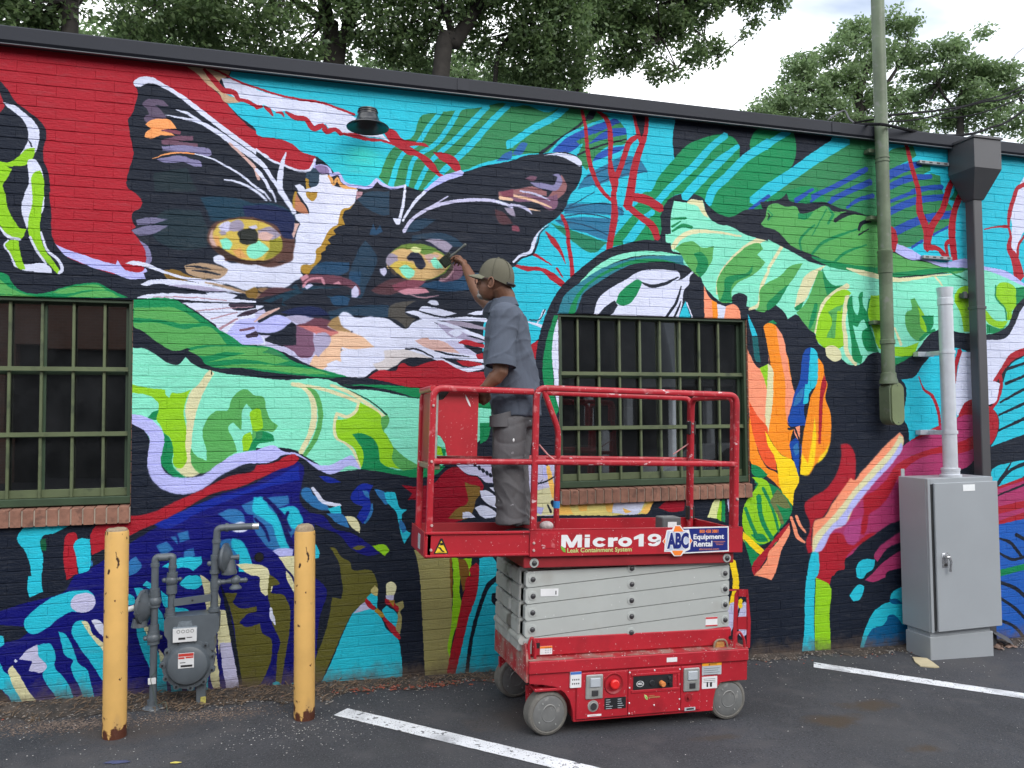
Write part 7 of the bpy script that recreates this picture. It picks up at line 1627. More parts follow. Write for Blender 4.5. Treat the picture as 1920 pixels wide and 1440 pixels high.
M_TYRE = mat('grey_solid_tyre', (.135, .130, .118), rough=.75, var=.2, vscale=9, bump=.3, bscale=70); layer(M_TYRE, (.20, .19, .17), 30, .55, .7)
M_RIM = mat('wheel_disc_grey', (.14, .145, .145), rough=.6, var=.16, vscale=12); layer(M_RIM, (.25, .25, .24), 24, .6, .7)
M_BLACK = mat('black_plastic', (.015, .016, .019), rough=.4, var=.1); M_STEEL = mat('dark_steel', (.07, .07, .075), rough=.35, metal=.5)
M_WHITE = mat('sticker_white', (.72, .73, .75), rough=.4, var=.05, vscale=20); M_ORG = mat('sticker_orange', (.86, .22, .03), rough=.4, var=.05); M_BLUE = mat('sticker_blue', (.012, .022, .17), rough=.35, var=.08)
M_GRN = mat('sticker_green', (.16, .40, .05), rough=.4, var=.1); M_YEL = mat('sticker_yellow', (.80, .58, .03), rough=.4, var=.05); M_LB = mat('tape_blue', (.03, .25, .62), rough=.5, var=.08)
M_SREDI = mat('sticker_red', (.55, .03, .04), rough=.4, var=.05); M_GRYS = mat('sticker_grey', (.42, .46, .50), rough=.4, var=.06); M_SIL = mat('latch_metal', (.36, .37, .36), rough=.35, metal=.35, var=.15, vscale=18)
def lp(name, mb, m=None, smooth=30, par=None): return obj(name, mb, m or M_RED, par or LIFT, smooth=smooth)
YN, YF = -.37, .30
# chassis side plates with wheel arches
arcL = [(-.425 - .012 * 0, .075), (-.430, .13), (-.448, .19), (-.480, .235), (-.53, .268), (-.60, .285), (-.685, .295)]
side = [(-.425, .072), (.445, .070), (.448, .13), (.462, .19), (.495, .228), (.54, .232), (.672, .232), (.672, .345), (-.690, .345), (-.685, .295), (-.60, .285), (-.53, .268), (-.480, .235), (-.448, .19), (-.430, .13)]
CHS = lp('chassis', MB().prism(side, 'y', YN + .004, YN + .030).prism(side, 'y', YF - .03, YF).box(-.42, .44, YN + .03, YF - .03, .085, .34), M_RED, 20)
lp('chassis_lip', MB().box(-.695, .676, YN - .010, YF + .01, .346, .418, .006), M_RED, 20)
lp('ledge', MB().box(-.692, .672, YN - .006, YF, .4185, .4215), M_REDD, 0)
lp('entry_rail', MB().box(-.665, .600, -.315, -.285, .4220, .530, .010).box(-.665, .600, .22, .25, .422, .53, .01), M_RED, 20)
lp('end_plate', MB().prism([(YN + .01, .30), (YN + .01, .40), (YN + .04, .50), (YF - .05, .52), (YF, .42), (YF, .30)], 'x', -.705, -.692), M_REDD, 20)
lp('tow_loop', MB().sweep([(-.683, -.34, .42), (-.690, -.34, .50), (-.672, -.34, .545), (-.650, -.34, .50), (-.650, -.34, .42)], .008, 8, fil=.02), M_RED)
lp('tow_loop', MB().sweep([(.585, -.36, .42), (.600, -.36, .50), (.622, -.36, .515), (.655, -.36, .47), (.658, -.36, .42)], .008, 8, fil=.02), M_RED)
# raised service panels on the near side
q0, q1 = (-0.378,0.076), (0.351,0.342)
lp('service_panel', MB().box(-.413, -.105, -.379, -.366, .085, .338, .004), M_RED, 15); lp('service_panel', MB().box(-.103, .228, -.379, -.366, .085, .338, .004), M_RED, 15); lp('service_panel', MB().box(.230, .356, -.379, -.366, .085, .338, .004), M_RED, 15)
def panel_items():
    for (x0, z0), (x1, z1) in (((-0.363,0.194), (-0.260,0.328)), ((0.243,0.195), (0.346,0.329))):
        LA = lp('latch', MB().box(x0, x1, -.390, -.378, z0, z1, .010), M_SIL, 30)
        w_, h_ = x1 - x0, z1 - z0
        obj('paddle', MB().box(x0 + w_ * .22, x1 - w_ * .18, -.398, -.389, z0 + h_ * .50, z1 - h_ * .12, .004), M_GRYS, LA, smooth=0)
        obj('recess', MB().box(x0 + w_ * .2, x1 - w_ * .2, -.3915, -.3895, z0 + h_ * .10, z0 + h_ * .44, .001), M_SIL, LA, smooth=0)
        obj('button', MB().box(x0 + w_ * .32, x1 - w_ * .30, -.397, -.391, z0 + h_ * .14, z0 + h_ * .38, .003), M_STEEL, LA, smooth=0)
    x, z = (-0.194,0.271)
    lp('stop_recess', MB().lathe([(0, -.004), (.030, -.004), (.050, .008), (.056, .012), (.060, .004)], (x, -.374, z), 'y', 32), M_DRED)
    lp('stop_button', MB().lathe([(0, .034), (.020, .034), (.026, .030), (.027, .018), (.018, .012), (.018, 0)], (x, -.376, z), 'y', 28), mat('button_red', (.72, .02, .02), rough=.3, var=.03))
    (x0, z0), (x1, z1) = (-0.073,0.226), (0.175,0.300)
    lp('switch_frame', MB().box(x0 - .012, x1 + .045, -.384, -.3785, z0 - .018, z0 - .002, .002).box(x0 - .012, x1 + .045, -.384, -.3785, z1 + .002, z1 + .016, .002).box(x1 + .03, x1 + .045, -.384, -.3785, z0, z1, .002), M_RED, 0)
    SWP = lp('switch_panel', MB().box(x0, x1, -.3815, -.3785, z0, z1), M_BLACK, 0)
    xl, zl = (-0.031,0.258)
    ring = MB(); n = 28
    vs_ = [(xl + (.0205 if k % 2 else .0175) * 1.0 * math.cos(2 * math.pi * (k // 2) / n) * 1.15, -.3825, zl + (.0205 if k % 2 else .0175) * .82 * math.sin(2 * math.pi * (k // 2) / n)) for k in range(2 * n)]
    ring.add(vs_, [(2 * k, 2 * k + 1, (2 * k + 3) % (2 * n), (2 * k + 2) % (2 * n)) for k in range(n)])
    obj('logo_ring', ring, M_WHITE, SWP, smooth=0)
    text('MEC', .016, (xl, -.3828, zl), M_WHITE, SWP, sx=1.0, bold=.0006, name='logo_letters')
    for nm, px, r, m, h in (('key_switch', (0.042,0.259), .017, M_BLACK, .008), ('amber_knob', (0.103,0.254), .0155, mat('knob_amber', (.62, .22, .06), rough=.4, var=.05), .03), ('breaker', (0.152,0.283), .009, M_STEEL, .012), ('breaker', (0.154,0.252), .009, M_BLACK, .016)):
        obj(nm, MB().lathe([(0, h), (r * .8, h), (r, h - .004), (r, 0)], (px[0], -.3815, px[1]), 'y', 22), m, SWP)
    (x0, z0), (x1, z1) = (-0.247,0.131), (-0.117,0.193)
    PL = lp('data_plate', MB().box(x0, x1, -.3815, -.3795, z0, z1), M_BLACK, 0)
    pt = MB(); rr = random.Random(4)
    for r in range(5):
        for c in (0, 1):
            a = x0 + .008 + c * (x1 - x0) * .55; pt.box(a, a + rr.uniform(.02, .042), -.3822, -.3815, z1 - .012 - r * .012, z1 - .009 - r * .012)
    obj('plate_lines', pt, M_GRYS, PL, smooth=0)
    x, z = (-0.315,0.154)
    lp('charge_socket', MB().lathe([(0, .010), (.021, .010), (.022, .004), (.030, .004), (.033, 0), (.033, -.004)], (x, -.3785, z), 'y', 28), M_SIL)
    lp('socket_face', MB().lathe([(0, .0115), (.019, .0115), (.020, .010)], (x, -.3785, z), 'y', 24), M_STEEL)
    x, z = (0.278,0.160)
    lp('toggle', MB().lathe([(0, .002), (.024, .002), (.026, 0)], (x, -.379, z), 'y', 24).lathe([(0, .018), (.007, .018), (.009, .002)], (x, -.379, z), 'y', 12), M_DRED)
    for (ax, az), (bx_, bz_), cols in (((-0.453,0.262), (-0.389,0.348), 'b'), ((-0.348,0.098), (-0.265,0.109), 'w'), ((0.254,0.085), (0.323,0.104), 'g')):
        S = lp('label_sticker', MB().box(ax, bx_, -.3805, -.3665 if cols == 'b' else -.379, az, bz_), M_WHITE if cols != 'g' else M_GRYS, 0)
        if cols == 'b':
            obj('print', MB().box(ax, bx_, -.3812, -.3805, bz_ - .014, bz_), mat('header_blue', (.05, .16, .50), rough=.4), S, smooth=0)
            p_ = MB(); 
            for k in range(2):
                for j in range(4): p_.box(ax + .010 + j * .012, ax + .016 + j * .012, -.3812, -.3805, az + .018 + k * .022, az + .026 + k * .022)
            obj('print', p_, M_BLACK, S, smooth=0)
        else: obj('print', MB().box(ax + .012, bx_ - .03 if bx_ - ax > .07 else bx_ - .01, -.3812, -.3805, az + .005, bz_ - .005), M_SREDI if cols == 'w' else M_BLACK, S, smooth=0)
    (ax, az), (bx_, bz_) = (0.370,0.276), (0.498,0.347)
    S = lp('warning_sticker', MB().box(ax, bx_, -.3690, -.3655, az, bz_), M_GRYS, 0)
    obj('header', MB().box(ax, bx_, -.3697, -.3690, bz_ - .018, bz_), mat('sticker_amber', (.85, .36, .02), rough=.4), S, smooth=0)
    p_ = MB().prism([((ax + bx_) / 2 - .022, bz_ - .015), ((ax + bx_) / 2 - .010, bz_ - .015), ((ax + bx_) / 2 - .016, bz_ - .004)], 'y', -.3702, -.3697)
    for k in range(4): p_.box(ax + .012, bx_ - .012 - .01 * (k % 2), -.3695, -.3690, bz_ - .034 - .012 * k, bz_ - .032 - .012 * k)
    obj('print', p_, M_BLACK, S, smooth=0); text('WARNING', .010, ((ax + bx_) / 2 + .012, -.3699, bz_ - .0095), M_BLACK, S, sx=.9, name='header_letters')
    (ax, az), (bx_, bz_) = (0.371,0.198), (0.471,0.267)
    S = lp('info_sticker', MB().box(ax, bx_, -.3690, -.3655, az, bz_), M_WHITE, 0)
    p_ = MB().box(ax + .030, ax + .040, -.3697, -.369, az + .010, az + .038).box(ax + .052, ax + .066, -.3697, -.369, az + .010, az + .034)
    for k in range(3): p_.box(ax + .010, bx_ - .012, -.3697, -.369, bz_ - .014 - .01 * k, bz_ - .012 - .01 * k)
    obj('print', p_, M_BLACK, S, smooth=0)
    (ax, az), (bx_, bz_) = (0.135,0.369), (0.201,0.394)
    lp('lip_sticker', MB().box(ax, bx_, -.3815, -.3795, az, bz_), M_WHITE, 0)
    # small leaf emblem
    x, z = (0.007,0.180)
    lf = [(x - .010, z + .016), (x + .002, z + .012), (x + .010, z + .002), (x + .012, z - .014), (x + .002, z - .012), (x - .007, z - .002)]
    E = lp('leaf_emblem', MB().prism(lf, 'y', -.3808, -.3785), mat('leaf_pale', (.45, .58, .22), rough=.4), 0)
    obj('leaf_vein', MB().prism([(x - .004, z + .008), (x + .006, z), (x + .009, z - .012), (x + .001, z - .004)], 'y', -.3814, -.3808), M_GRN, E, smooth=0)
    obj('script_line', MB().box(x + .016, x + .088, -.3812, -.3785, z - .006, z + .001).box(x + .018, x + .055, -.3812, -.3785, z + .006, z + .009), mat('faded_gold', (.34, .16, .07), rough=.5), E, smooth=0)
    sc_ = MB()
    for a, b in ((-.095, .325), (-.095, .24), (-.095, .155), (-.095, .098), (.22, .325), (.22, .24), (.22, .155), (.22, .098), (.06, .328), (.06, .133)): sc_.lathe([(0, .004), (.0035, .004), (.005, 0)], (a, -.379, b), 'y', 8)
    lp('panel_screw', sc_, M_WHITE)
def text(s, size, loc, m, par, sx=1, bold=0, ext=.0004, name='lettering', align='CENTER', shear=0):
    c = bpy.data.curves.new(name, 'FONT'); c.body = s; c.size = size; c.extrude = ext; c.offset = bold; c.align_x = align; c.align_y = 'CENTER'; c.shear = shear; c.resolution_u = 3
    o = bpy.data.objects.new(name, c); COL.objects.link(o); bpy.context.view_layer.update()
    me = bpy.data.meshes.new_from_object(o.evaluated_get(bpy.context.evaluated_depsgraph_get())); bpy.data.objects.remove(o); bpy.data.curves.remove(c)
    me.name = name; me.materials.clear(); me.materials.append(m)
    o = bpy.data.objects.new(name, me); COL.objects.link(o); o.parent = par; o.location = loc; o.rotation_euler = (R(90), 0, 0); o.scale = (sx, 1, 1)
    return o
panel_items()
# wheels
def wheel(x, y0, y1, steer, near=True):
    W = lp('wheel', MB().lathe([(.062, -.046), (.105, -.046), (.114, -.042), (.120, -.032), (.120, .032), (.114, .042), (.102, .046), (.098, .043), (.0, .043)], (0, 0, 0), 'y', 48), M_TYRE, 30)
    W.location = (x, (y0 + y1) / 2, .1205); W.rotation_euler = (0, 0, steer)
    D_ = obj('wheel_disc', MB().lathe([(.0, .0475), (.040, .0475), (.044, .050), (.048, .0475), (.086, .0475), (.096, .0435)], (0, 0, 0), 'y', 40), M_RIM, W, smooth=30)
    obj('hub_mark', MB().sweep([(.040 * math.cos(a), -.0515, .012 + .040 * math.sin(a)) for a in np.linspace(.5, 2.7, 9)], .0022, 5), mat('scuff_light', (.34, .34, .33), rough=.6), W)
    b_ = MB()
    for k in range(4): a = k * math.pi / 2 + .6; b_.lathe([(0, .0515), (.004, .0515), (.005, .047)], (.072 * math.cos(a), 0, .072 * math.sin(a)), 'y', 8)
    obj('bolt', b_, M_SIL, W)
    return W
wheel(-.570, -.352, -.260, R(7)); wheel(.558, -.350, -.258, 0); wheel(-.570, .27, .36, R(7)); wheel(.558, .25, .34, 0)
for y in (-.31, .31):
    lp('steering_yoke', MB().box(-.655, -.475, y - .055, y + .06, .246, .262, .004).prism([(-.665, .10), (-.640, .10), (-.630, .252), (-.672, .252)], 'y', y - .02 if y > 0 else y + .048, y + .01 if y > 0 else y + .062).prism([(-.475, .262), (-.475, .246), (-.440, .205), (-.432, .212)], 'y', y - .05, y + .05), M_RED, 20)
    lp('kingpin', MB().lathe([(0, .262), (.030, .262), (.030, .290), (.022, .292), (.022, .345), (0, .345)], (-.560, y, 0), 'z', 20).lathe([(0, .262), (.018, .262), (.018, .33), (0, .33)], (-.620, y + .01, 0), 'z', 16), M_RED)
# ladder bracket at the right end
(ax, az), (bx_, bz_) = (0.668,0.377), (0.779,0.732)
out = [(ax - .01, az - .03), (bx_, az), (bx_ + .002, az + .16), (bx_ - .018, bz_), (ax + .030, bz_ + .008), (ax + .006, bz_ - .03)]
lb_ = MB()
# frame of the ladder plate around its two slots
W_ = bx_ - ax
for poly in ([(ax - .012, az - .03), (ax + .026, az - .03), (ax + .020, az + .10), (ax + .026, bz_ - .01), (ax + .022, bz_ + .006), (ax + .000, bz_ - .03)],
             [(bx_ - .022, az - .005), (bx_, az), (bx_ + .004, az + .16), (bx_ - .018, bz_), (bx_ - .028, bz_)],
             [(ax + .020, bz_ - .040), (bx_ - .022, bz_ - .045), (bx_ - .026, bz_), (ax + .022, bz_ + .004)],
             [(ax + .018, az + .115), (bx_ - .020, az + .110), (bx_ - .020, az + .190), (ax + .018, az + .190)],
             [(ax + .020, az - .02), (bx_ - .020, az - .01), (bx_ - .020, az + .020), (ax + .020, az + .020)]): lb_.prism(poly, 'y', -.232, -.228)
lb_.box(ax - .07, ax + .03, -.232, -.20, bz_ - .006, bz_ + .0, .002).box(ax - .05, ax + .02, -.232, -.16, az - .03, az - .01, .002)
lp('ladder', lb_, M_RED, 0)
# tilt sensor: brass coloured lump on the ledge
(ax, az) = (0.509,0.441)
lp('sensor_bracket', MB().box(ax - .055, ax + .050, -.335, -.29, az - .045, az - .030, .004).box(ax - .050, ax - .03, -.336, -.32, az - .06, az - .03, .003).box(ax + .03, ax + .048, -.336, -.32, az - .055, az - .03, .003), mat('dusty_brass', (.20, .15, .10), rough=.7, var=.3), 0)
lp('tilt_sensor', MB().box(ax - .032, ax + .034, -.335, -.30, az - .030, az + .012, .008), mat('amber_case', (.42, .20, .05), rough=.5, var=.25, vscale=30), 30)
lp('sensor_guard', MB().sweep([(ax - .045, -.338, az - .03), (ax - .038, -.338, az + .012), (ax - .02, -.338, az + .026), (ax + .024, -.338, az + .026), (ax + .042, -.338, az + .008), (ax + .048, -.338, az - .03)], .006, 8, fil=.01), mat('dusty_brass', (.22, .17, .12), rough=.7, var=.3))
(ax, az) = (0.588,0.469)
lp('rail_hole', MB().lathe([(0, .001), (.012, .001), (.012, -.001)], (ax, -.3155, az), 'y', 14).box(-.640, -.615, -.317, -.3150, .47, .50), M_BLACK)
(ax, az), (bx_, bz_) = (-0.614,0.435), (-0.542,0.480)
S = lp('load_sticker', MB().box(ax, bx_, -.3175, -.315, az, bz_), M_WHITE, 0); obj('header', MB().box(ax, bx_, -.3182, -.3175, bz_ - .012, bz_), M_ORG, S, smooth=0)
p_ = MB()
for k in range(3):
    for j in range(3): p_.box(ax + .030 + j * .014, ax + .038 + j * .014, -.3182, -.3175, az + .008 + k * .012, az + .014 + k * .012)
obj('print', p_, M_GRYS, S, smooth=0)

# scissor stack
bl_ = [(-0.664,0.850), (-0.661,0.758), (-0.661,0.667), (-0.660,0.574)]
bm_ = [(-0.063,0.896), (-0.061,0.805), (-0.061,0.713), (-0.059,0.622), (-0.059,0.530)]
br_ = [(0.550,0.852), (0.551,0.759), (0.553,0.666), (0.554,0.576)]
XL, XR = bl_[0][0] - .040, br_[0][0] + .030
slope = ((br_[0][1] - bl_[1][1]) / (br_[0][0] - bl_[1][0]))
dzs = (bl_[0][1] - bl_[3][1]) / 3
HB = dzs * .955 / 2
def beam(zc_l, y0, y1, x0=XL, x1=XR, s=slope, cut_top=None, cut_bot=None):
    f = lambda x: zc_l + (x - bl_[0][0]) * s
    P = [(x0 + .012, f(x0) - HB), (x1 - .006, f(x1) - HB), (x1, f(x1) - HB + .008), (x1, f(x1) + HB - .008), (x1 - .006, f(x1) + HB), (x0 + .012, f(x0) + HB), (x0, f(x0) + HB - .012), (x0, f(x0) - HB + .012)]
    if cut_top is not None: P = [(a, min(b, cut_top)) for a, b in P]
    if cut_bot is not None: P = [(a, max(b, cut_bot)) for a, b in P]
    return MB().prism(P, 'y', y0, y1)
zl = [bl_[0][1] + .002 - i * dzs for i in range(5)]
for i, z in enumerate(zl):
    ct = .918 if i == 0 else None; cb = .424 if i == 4 else None
    B_ = lp('scissor_arm', beam(z, -.310, -.270, cut_top=ct, cut_bot=cb), M_GREY, 12)
    if i in (1,): 
        (ax, az), (bx_, bz_) = (-0.617,0.752), (-0.511,0.795)
        s1 = obj('white_sticker', MB().box(ax, bx_, -.3125, -.3095, az + .002, bz_, .0), M_WHITE, B_, smooth=0); obj('print', MB().box(bx_ - .018, bx_ - .012, -.3132, -.3125, az + .010, bz_ - .012), M_BLACK, s1, smooth=0)
    if i == 4:
        (ax, az), (bx_, bz_) = (0.423,0.542), (0.502,0.595)
        s1 = obj('red_white_sticker', MB().box(ax, bx_, -.3125, -.3095, az, bz_), M_WHITE, B_, smooth=0); obj('print', MB().box(ax, bx_, -.3132, -.3125, bz_ - .010, bz_).box(ax, bx_, -.3132, -.3125, az, az + .007), M_SREDI, s1, smooth=0)
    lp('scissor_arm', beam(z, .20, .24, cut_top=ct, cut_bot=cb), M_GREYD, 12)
for i in range(5):
    zc = (zl[i] + (br_[0][1] - bl_[1][1]))  # inner arms lean the other way
    z0_ = zl[i] + .048
    ct = .918 if i == 0 else None
    for y0, y1 in ((-.262, -.225), (.155, .192)):
        f0 = zl[i] + (XR - XL) * slope * .98
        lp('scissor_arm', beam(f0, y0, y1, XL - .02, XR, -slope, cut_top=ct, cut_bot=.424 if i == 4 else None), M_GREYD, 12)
for i in range(5):
    zz = zl[i]
    if zz > .45:
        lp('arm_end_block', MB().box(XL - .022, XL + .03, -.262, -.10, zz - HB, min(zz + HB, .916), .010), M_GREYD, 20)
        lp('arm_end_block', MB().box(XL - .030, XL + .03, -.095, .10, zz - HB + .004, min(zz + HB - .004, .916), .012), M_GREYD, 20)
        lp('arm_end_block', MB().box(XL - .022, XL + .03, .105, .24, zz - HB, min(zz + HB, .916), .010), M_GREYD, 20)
lp('cross_tube', MB().lathe([(0, -.23), (.024, -.23), (.024, .30), (0, .30)], (XL - .008, 0, zl[3] - HB - .020), 'y', 16), M_GREYD)
def pins(pts, y=-.3105, par=LIFT):
    for x, z in pts:
        P_ = obj('pivot_pin', MB().lathe([(0, .014), (.006, .014), (.012, .011), (.0145, .008), (.0145, 0)], (x, y, z), 'y', 16), M_STEEL, par); obj('washer', MB().lathe([(.014, .0035), (.025, .003), (.027, 0)], (x, y, z), 'y', 20), M_GREY, P_)
pins(bl_ + bm_ + br_)
# deck
lp('deck_frame', MB().box(-.730, .587, -.345, .22, .918, .986, .004), M_DRED, 10)
pins([(-0.670,0.946), (0.540,0.948)], -.346)
lp('deck_floor', MB().box(-.705, .625, -.355, .20, .990, 1.006).box(-1.275, -.705, -.335, .03, .998, 1.006), mat('deck_plate', (.10, .05, .05), rough=.7, var=.3, vscale=8), 0)
TB = lp('toe_board', MB().box(-.706, .630, -.372, -.358, .984, 1.133, .002).box(-.706, .630, -.372, -.345, 1.128, 1.134, .001), M_RED, 10)
lp('toe_board', MB().box(-.45, .625, .198, .210, .99, 1.125, .002), M_RED, 10)
lp('toe_board', MB().box(.612, .628, -.355, .196, .99, 1.12, .002), M_RED, 10)
lp('extension_toe_board', MB().box(-1.288, -.708, -.362, -.350, 1.000, 1.115, .001).box(-1.288, -.708, -.374, -.350, 1.112, 1.126, .003).box(-1.288, -.708, -.374, -.350, .992, 1.004, .003), M_RED, 10)
lp('extension_toe_board', MB().box(-1.286, -.46, .025, .037, 1.000, 1.125, .002), M_DRED, 10)
lp('end_board', MB().box(-1.296, -1.289, -.368, .037, .994, 1.126, .002), M_DRED, 10)
lp('end_label', MB().box(-1.2985, -1.296, -.26, -.20, 1.02, 1.10), M_GRYS, 0)
lp('end_bracket', MB().box(-1.288, -.708, -.352, -.349, .985, .992), M_RED, 0)
# rails: rectangular tube
RP = [(-.55, -1), (.55, -1), (.85, -.8), (1, -.5), (1, .5), (.85, .8), (.55, 1), (-.55, 1), (-.85, .8), (-1, .5), (-1, -.5), (-.85, -.8)]
def rail(name, pts, r=.0170, fil=.055, m=None): return lp(name, MB().sweep(pts, r, prof=RP, fil=fil, up=(0, 1, 0)), m or M_REDR, 30)
ZR = 1.918
rail('guard_rail', [(-.683, -.352, 1.00), (-.683, -.352, ZR), (.590, -.352, ZR + .005), (.590, -.352, 1.00)])
rail('mid_rail', [(-.683, -.354, 1.505), (.590, -.354, 1.508)], .0160, 0)
rail('extension_rail', [(-1.266, -.345, 1.00), (-1.266, -.345, 1.895), (-.70, -.345, 1.895)])
rail('mid_rail', [(-1.266, -.345, 1.500), (-.695, -.345, 1.504)], .0155, 0)
rail('extension_rail', [(-1.262, .010, 1.00), (-1.262, .010, 1.890), (-.70, .010, 1.890)])
rail('mid_rail', [(-1.262, .010, 1.500), (-.50, .010, 1.504)], .0155, 0)
rail('end_rail', [(-1.266, -.345, 1.893), (-1.266, .010, 1.890)], .0165, 0)
F1, F2, F3, F4 = (-0.456,1.926), (-0.370,1.766), (-0.350,1.685), (0.586,1.372)
rail('guard_rail', [(F3[0], .202, 1.00), (F3[0], .202, F3[1]), (F1[0], .202, F1[1] + .01), (F1[0] + .03, .202, ZR), (F4[0], .202, ZR), (F4[0], .202, 1.0)], .0165, .05)
rail('mid_rail', [(-.55, .204, 1.505), (F4[0], .204, 1.507)], .0155, 0)
rail('tape_wrapped_post', [(F3[0], .202, 1.19), (F3[0], .202, 1.235)], .0185, 0, M_LB)
gx0 = F4[0] + .012
rail('gate_rail', [(gx0 - .02, .165, 1.02), (gx0 - .02, .165, ZR - .004), (.602, -.30, ZR - .004), (.602, -.30, 1.02)], .0160, .06)
rail('mid_rail', [(gx0 - .02, .165, 1.502), (.602, -.30, 1.502)], .0150, 0)
for z in (1.72, 1.16):
    H = lp('gate_hinge', MB().box(gx0 - .045, gx0 + .005, .15, .185, z - .045, z + .045, .004), M_BLACK, 0)
    obj('hinge_bolt', MB().lathe([(0, .006), (.005, .006), (.006, 0)], (gx0 - .02, .15, z + .028), 'y', 8).lathe([(0, .006), (.005, .006), (.006, 0)], (gx0 - .02, .15, z - .028), 'y', 8), M_SIL, H)
# control box shroud on the extension rail
(ax, az), (bx_, bz_) = (-1.247,1.510), (-1.004,1.908)
sh = [(ax + .075, az + .02), (bx_, az + .02), (bx_, bz_), (ax + .085, bz_), (ax + .075, bz_ - .035), (ax + .045, bz_ - .072), (ax + .004, bz_ - .080), (ax + .004, az + .14), (ax + .035, az + .125), (ax + .062, az + .085)]
lp('control_shroud', MB().prism(sh, 'y', -.306, -.300).box(bx_ - .004, bx_, -.30, -.18, az + .05, bz_ - .02), M_RED, 0)
lp('scuff_mark', MB().prism([(ax + .165, bz_ - .040), (ax + .172, bz_ - .065), (ax + .190, bz_ - .100), (ax + .200, bz_ - .108), (ax + .197, bz_ - .092), (ax + .178, bz_ - .055)], 'y', -.3072, -.306), M_WHITE, 0)
lp('control_box', MB().box(ax + .015, ax + .085, -.290, -.20, bz_ - .09, bz_ - .002, .010), M_BLACK, 30)
lp('end_panel', MB().box(-1.262, -1.256, -.32, -.01, 1.49, 1.87), M_DRED, 0)
lp('document_tube', MB().sweep([(-1.248, -.31, 1.47), (-1.248, -.31, 1.875)], .019, 12), mat('tube_grey', (.33, .36, .33), rough=.5, var=.25, vscale=20))
lp('tube_foot', MB().box(-1.275, -1.215, -.335, -.03, 1.455, 1.485, .004), mat('bare_brass', (.24, .17, .11), rough=.6, var=.2), 0)
bt_ = MB()
for x, z in ((-1.266, 1.80), (-1.266, 1.50), (-1.255, 1.16), (-1.255, 1.03), (-.683, 1.06), (-.683, 1.02), (.59, 1.3)): bt_.lathe([(0, .010), (.006, .010), (.008, 0)], (x, -.3625 if x < -1 else -.3705, z), 'y', 10)
lp('rail_bolt', bt_, mat('scuffed_bolt', (.50, .36, .34), rough=.4))
lp('chain', MB().sweep([(-.66, -.355, 1.60), (-.60, -.33, 1.545), (-.56, -.34, 1.515), (-.535, -.352, 1.50)], .0055, 6), mat('pale_strap', (.50, .22, .22), rough=.6, var=.3, vscale=60))
lp('gate_cable', MB().sweep([(0.571,1.614)[:1] + (.19,) + (0.571,1.614)[1:], (0.458,1.542)[:1] + (.19,) + (0.458,1.542)[1:]], .0045, 6), mat('pale_strap', (.50, .22, .22), rough=.6))
# decals on the near toe board
D0 = -.3725
(ax, az), (bx_, bz_) = (-0.635,1.030), (-0.559,1.114)
lp('backing_plate', MB().box(ax - .003, bx_, -.3745, -.372, az, bz_ , .001), M_REDR, 0)
(ax, az), (bx_, bz_) = (-0.522,1.031), (0.090,1.103)
W_ = bx_ - ax
# wide bold letters, drawn as shapes: pixel units of a 1712-wide word, mapped onto the board
LA_, LB_ = (-0.523,1.032), (0.091,1.030); LC_ = (-0.525,1.102)
def lg(x, y): u = (x - 108) / 1712; return (LA_[0] + (LB_[0] - LA_[0]) * u, (LA_[1] + (LB_[1] - LA_[1]) * u) + (LC_[1] - LA_[1]) * y / 217)
def arc_band(cx, cy, ro, ri, a0, a1, sx=1.0, sy=1.0, n=26):
    P = [(cx + ro * sx * math.cos(a), cy + ro * sy * math.sin(a)) for a in np.linspace(a0, a1, n)] + [(cx + ri * sx * math.cos(a), cy + ri * sy * .92 * math.sin(a)) for a in np.linspace(a1, a0, n)]
    return P
def letter(polys, strips=()):
    m = MB()
    for p_ in polys: m.prism([lg(*q) for q in p_], 'y', D0 - .0007, D0 + .001)
    for st in strips:
        h = len(st) // 2; o_ = st[:h]; i_ = st[h:][::-1]
        m.add([(lg(*q)[0], D0 - .0007, lg(*q)[1]) for q in o_ + i_], [(k, k + 1, h + k + 1, h + k) for k in range(h - 1)])
    obj('micro_letter', m, M_WHITE, TB, smooth=0)
letter([[(108, 0), (185, 0), (185, 120), (245, 0), (315, 0), (378, 120), (378, 0), (450, 0), (450, 217), (360, 217), (282, 85), (205, 217), (108, 217)]])
letter([[(498, 0), (583, 0), (583, 162), (498, 162)], [(498, 178), (583, 178), (583, 217), (498, 217)]])
letter([], [arc_band(751, 83, 119, 45, R(32), R(328), 1, .70)])
letter([[(895, 0), (985, 0), (985, 100), (1060, 112), (1060, 166), (1010, 166), (980, 140), (980, 163), (895, 163)]])
letter([], [arc_band(1188, 83, 120, 42, 0, 2 * math.pi, 1, .70)])
letter([[(1425, 0), (1510, 0), (1510, 219), (1450, 219), (1340, 165), (1340, 118), (1425, 140)]])
letter([[(1590, 28), (1625, 8), (1690, 0), (1740, 5), (1700, 45), (1660, 42), (1640, 60), (1595, 52)], [(1735, 90), (1818, 120), (1812, 75), (1790, 35), (1740, 5), (1700, 45), (1728, 62)]], [arc_band(1700, 146, 120, 44, 0, 2 * math.pi, 1, .62)])
(ax, az), (bx_, bz_) = (-0.487,1.007), (-0.094,1.024)
tx = text('Leak Containment System', .034, ((ax + bx_) / 2, D0 - .0006, (az + bz_) / 2 - .001), mat('pale_green_print', (.50, .62, .22), rough=.4, var=0), TB, bold=.0006, name='slogan_lettering')
bpy.context.view_layer.update(); tx.scale = ((bx_ - ax) / tx.dimensions.x, 1, 1)
x, z = (-0.510,1.025)
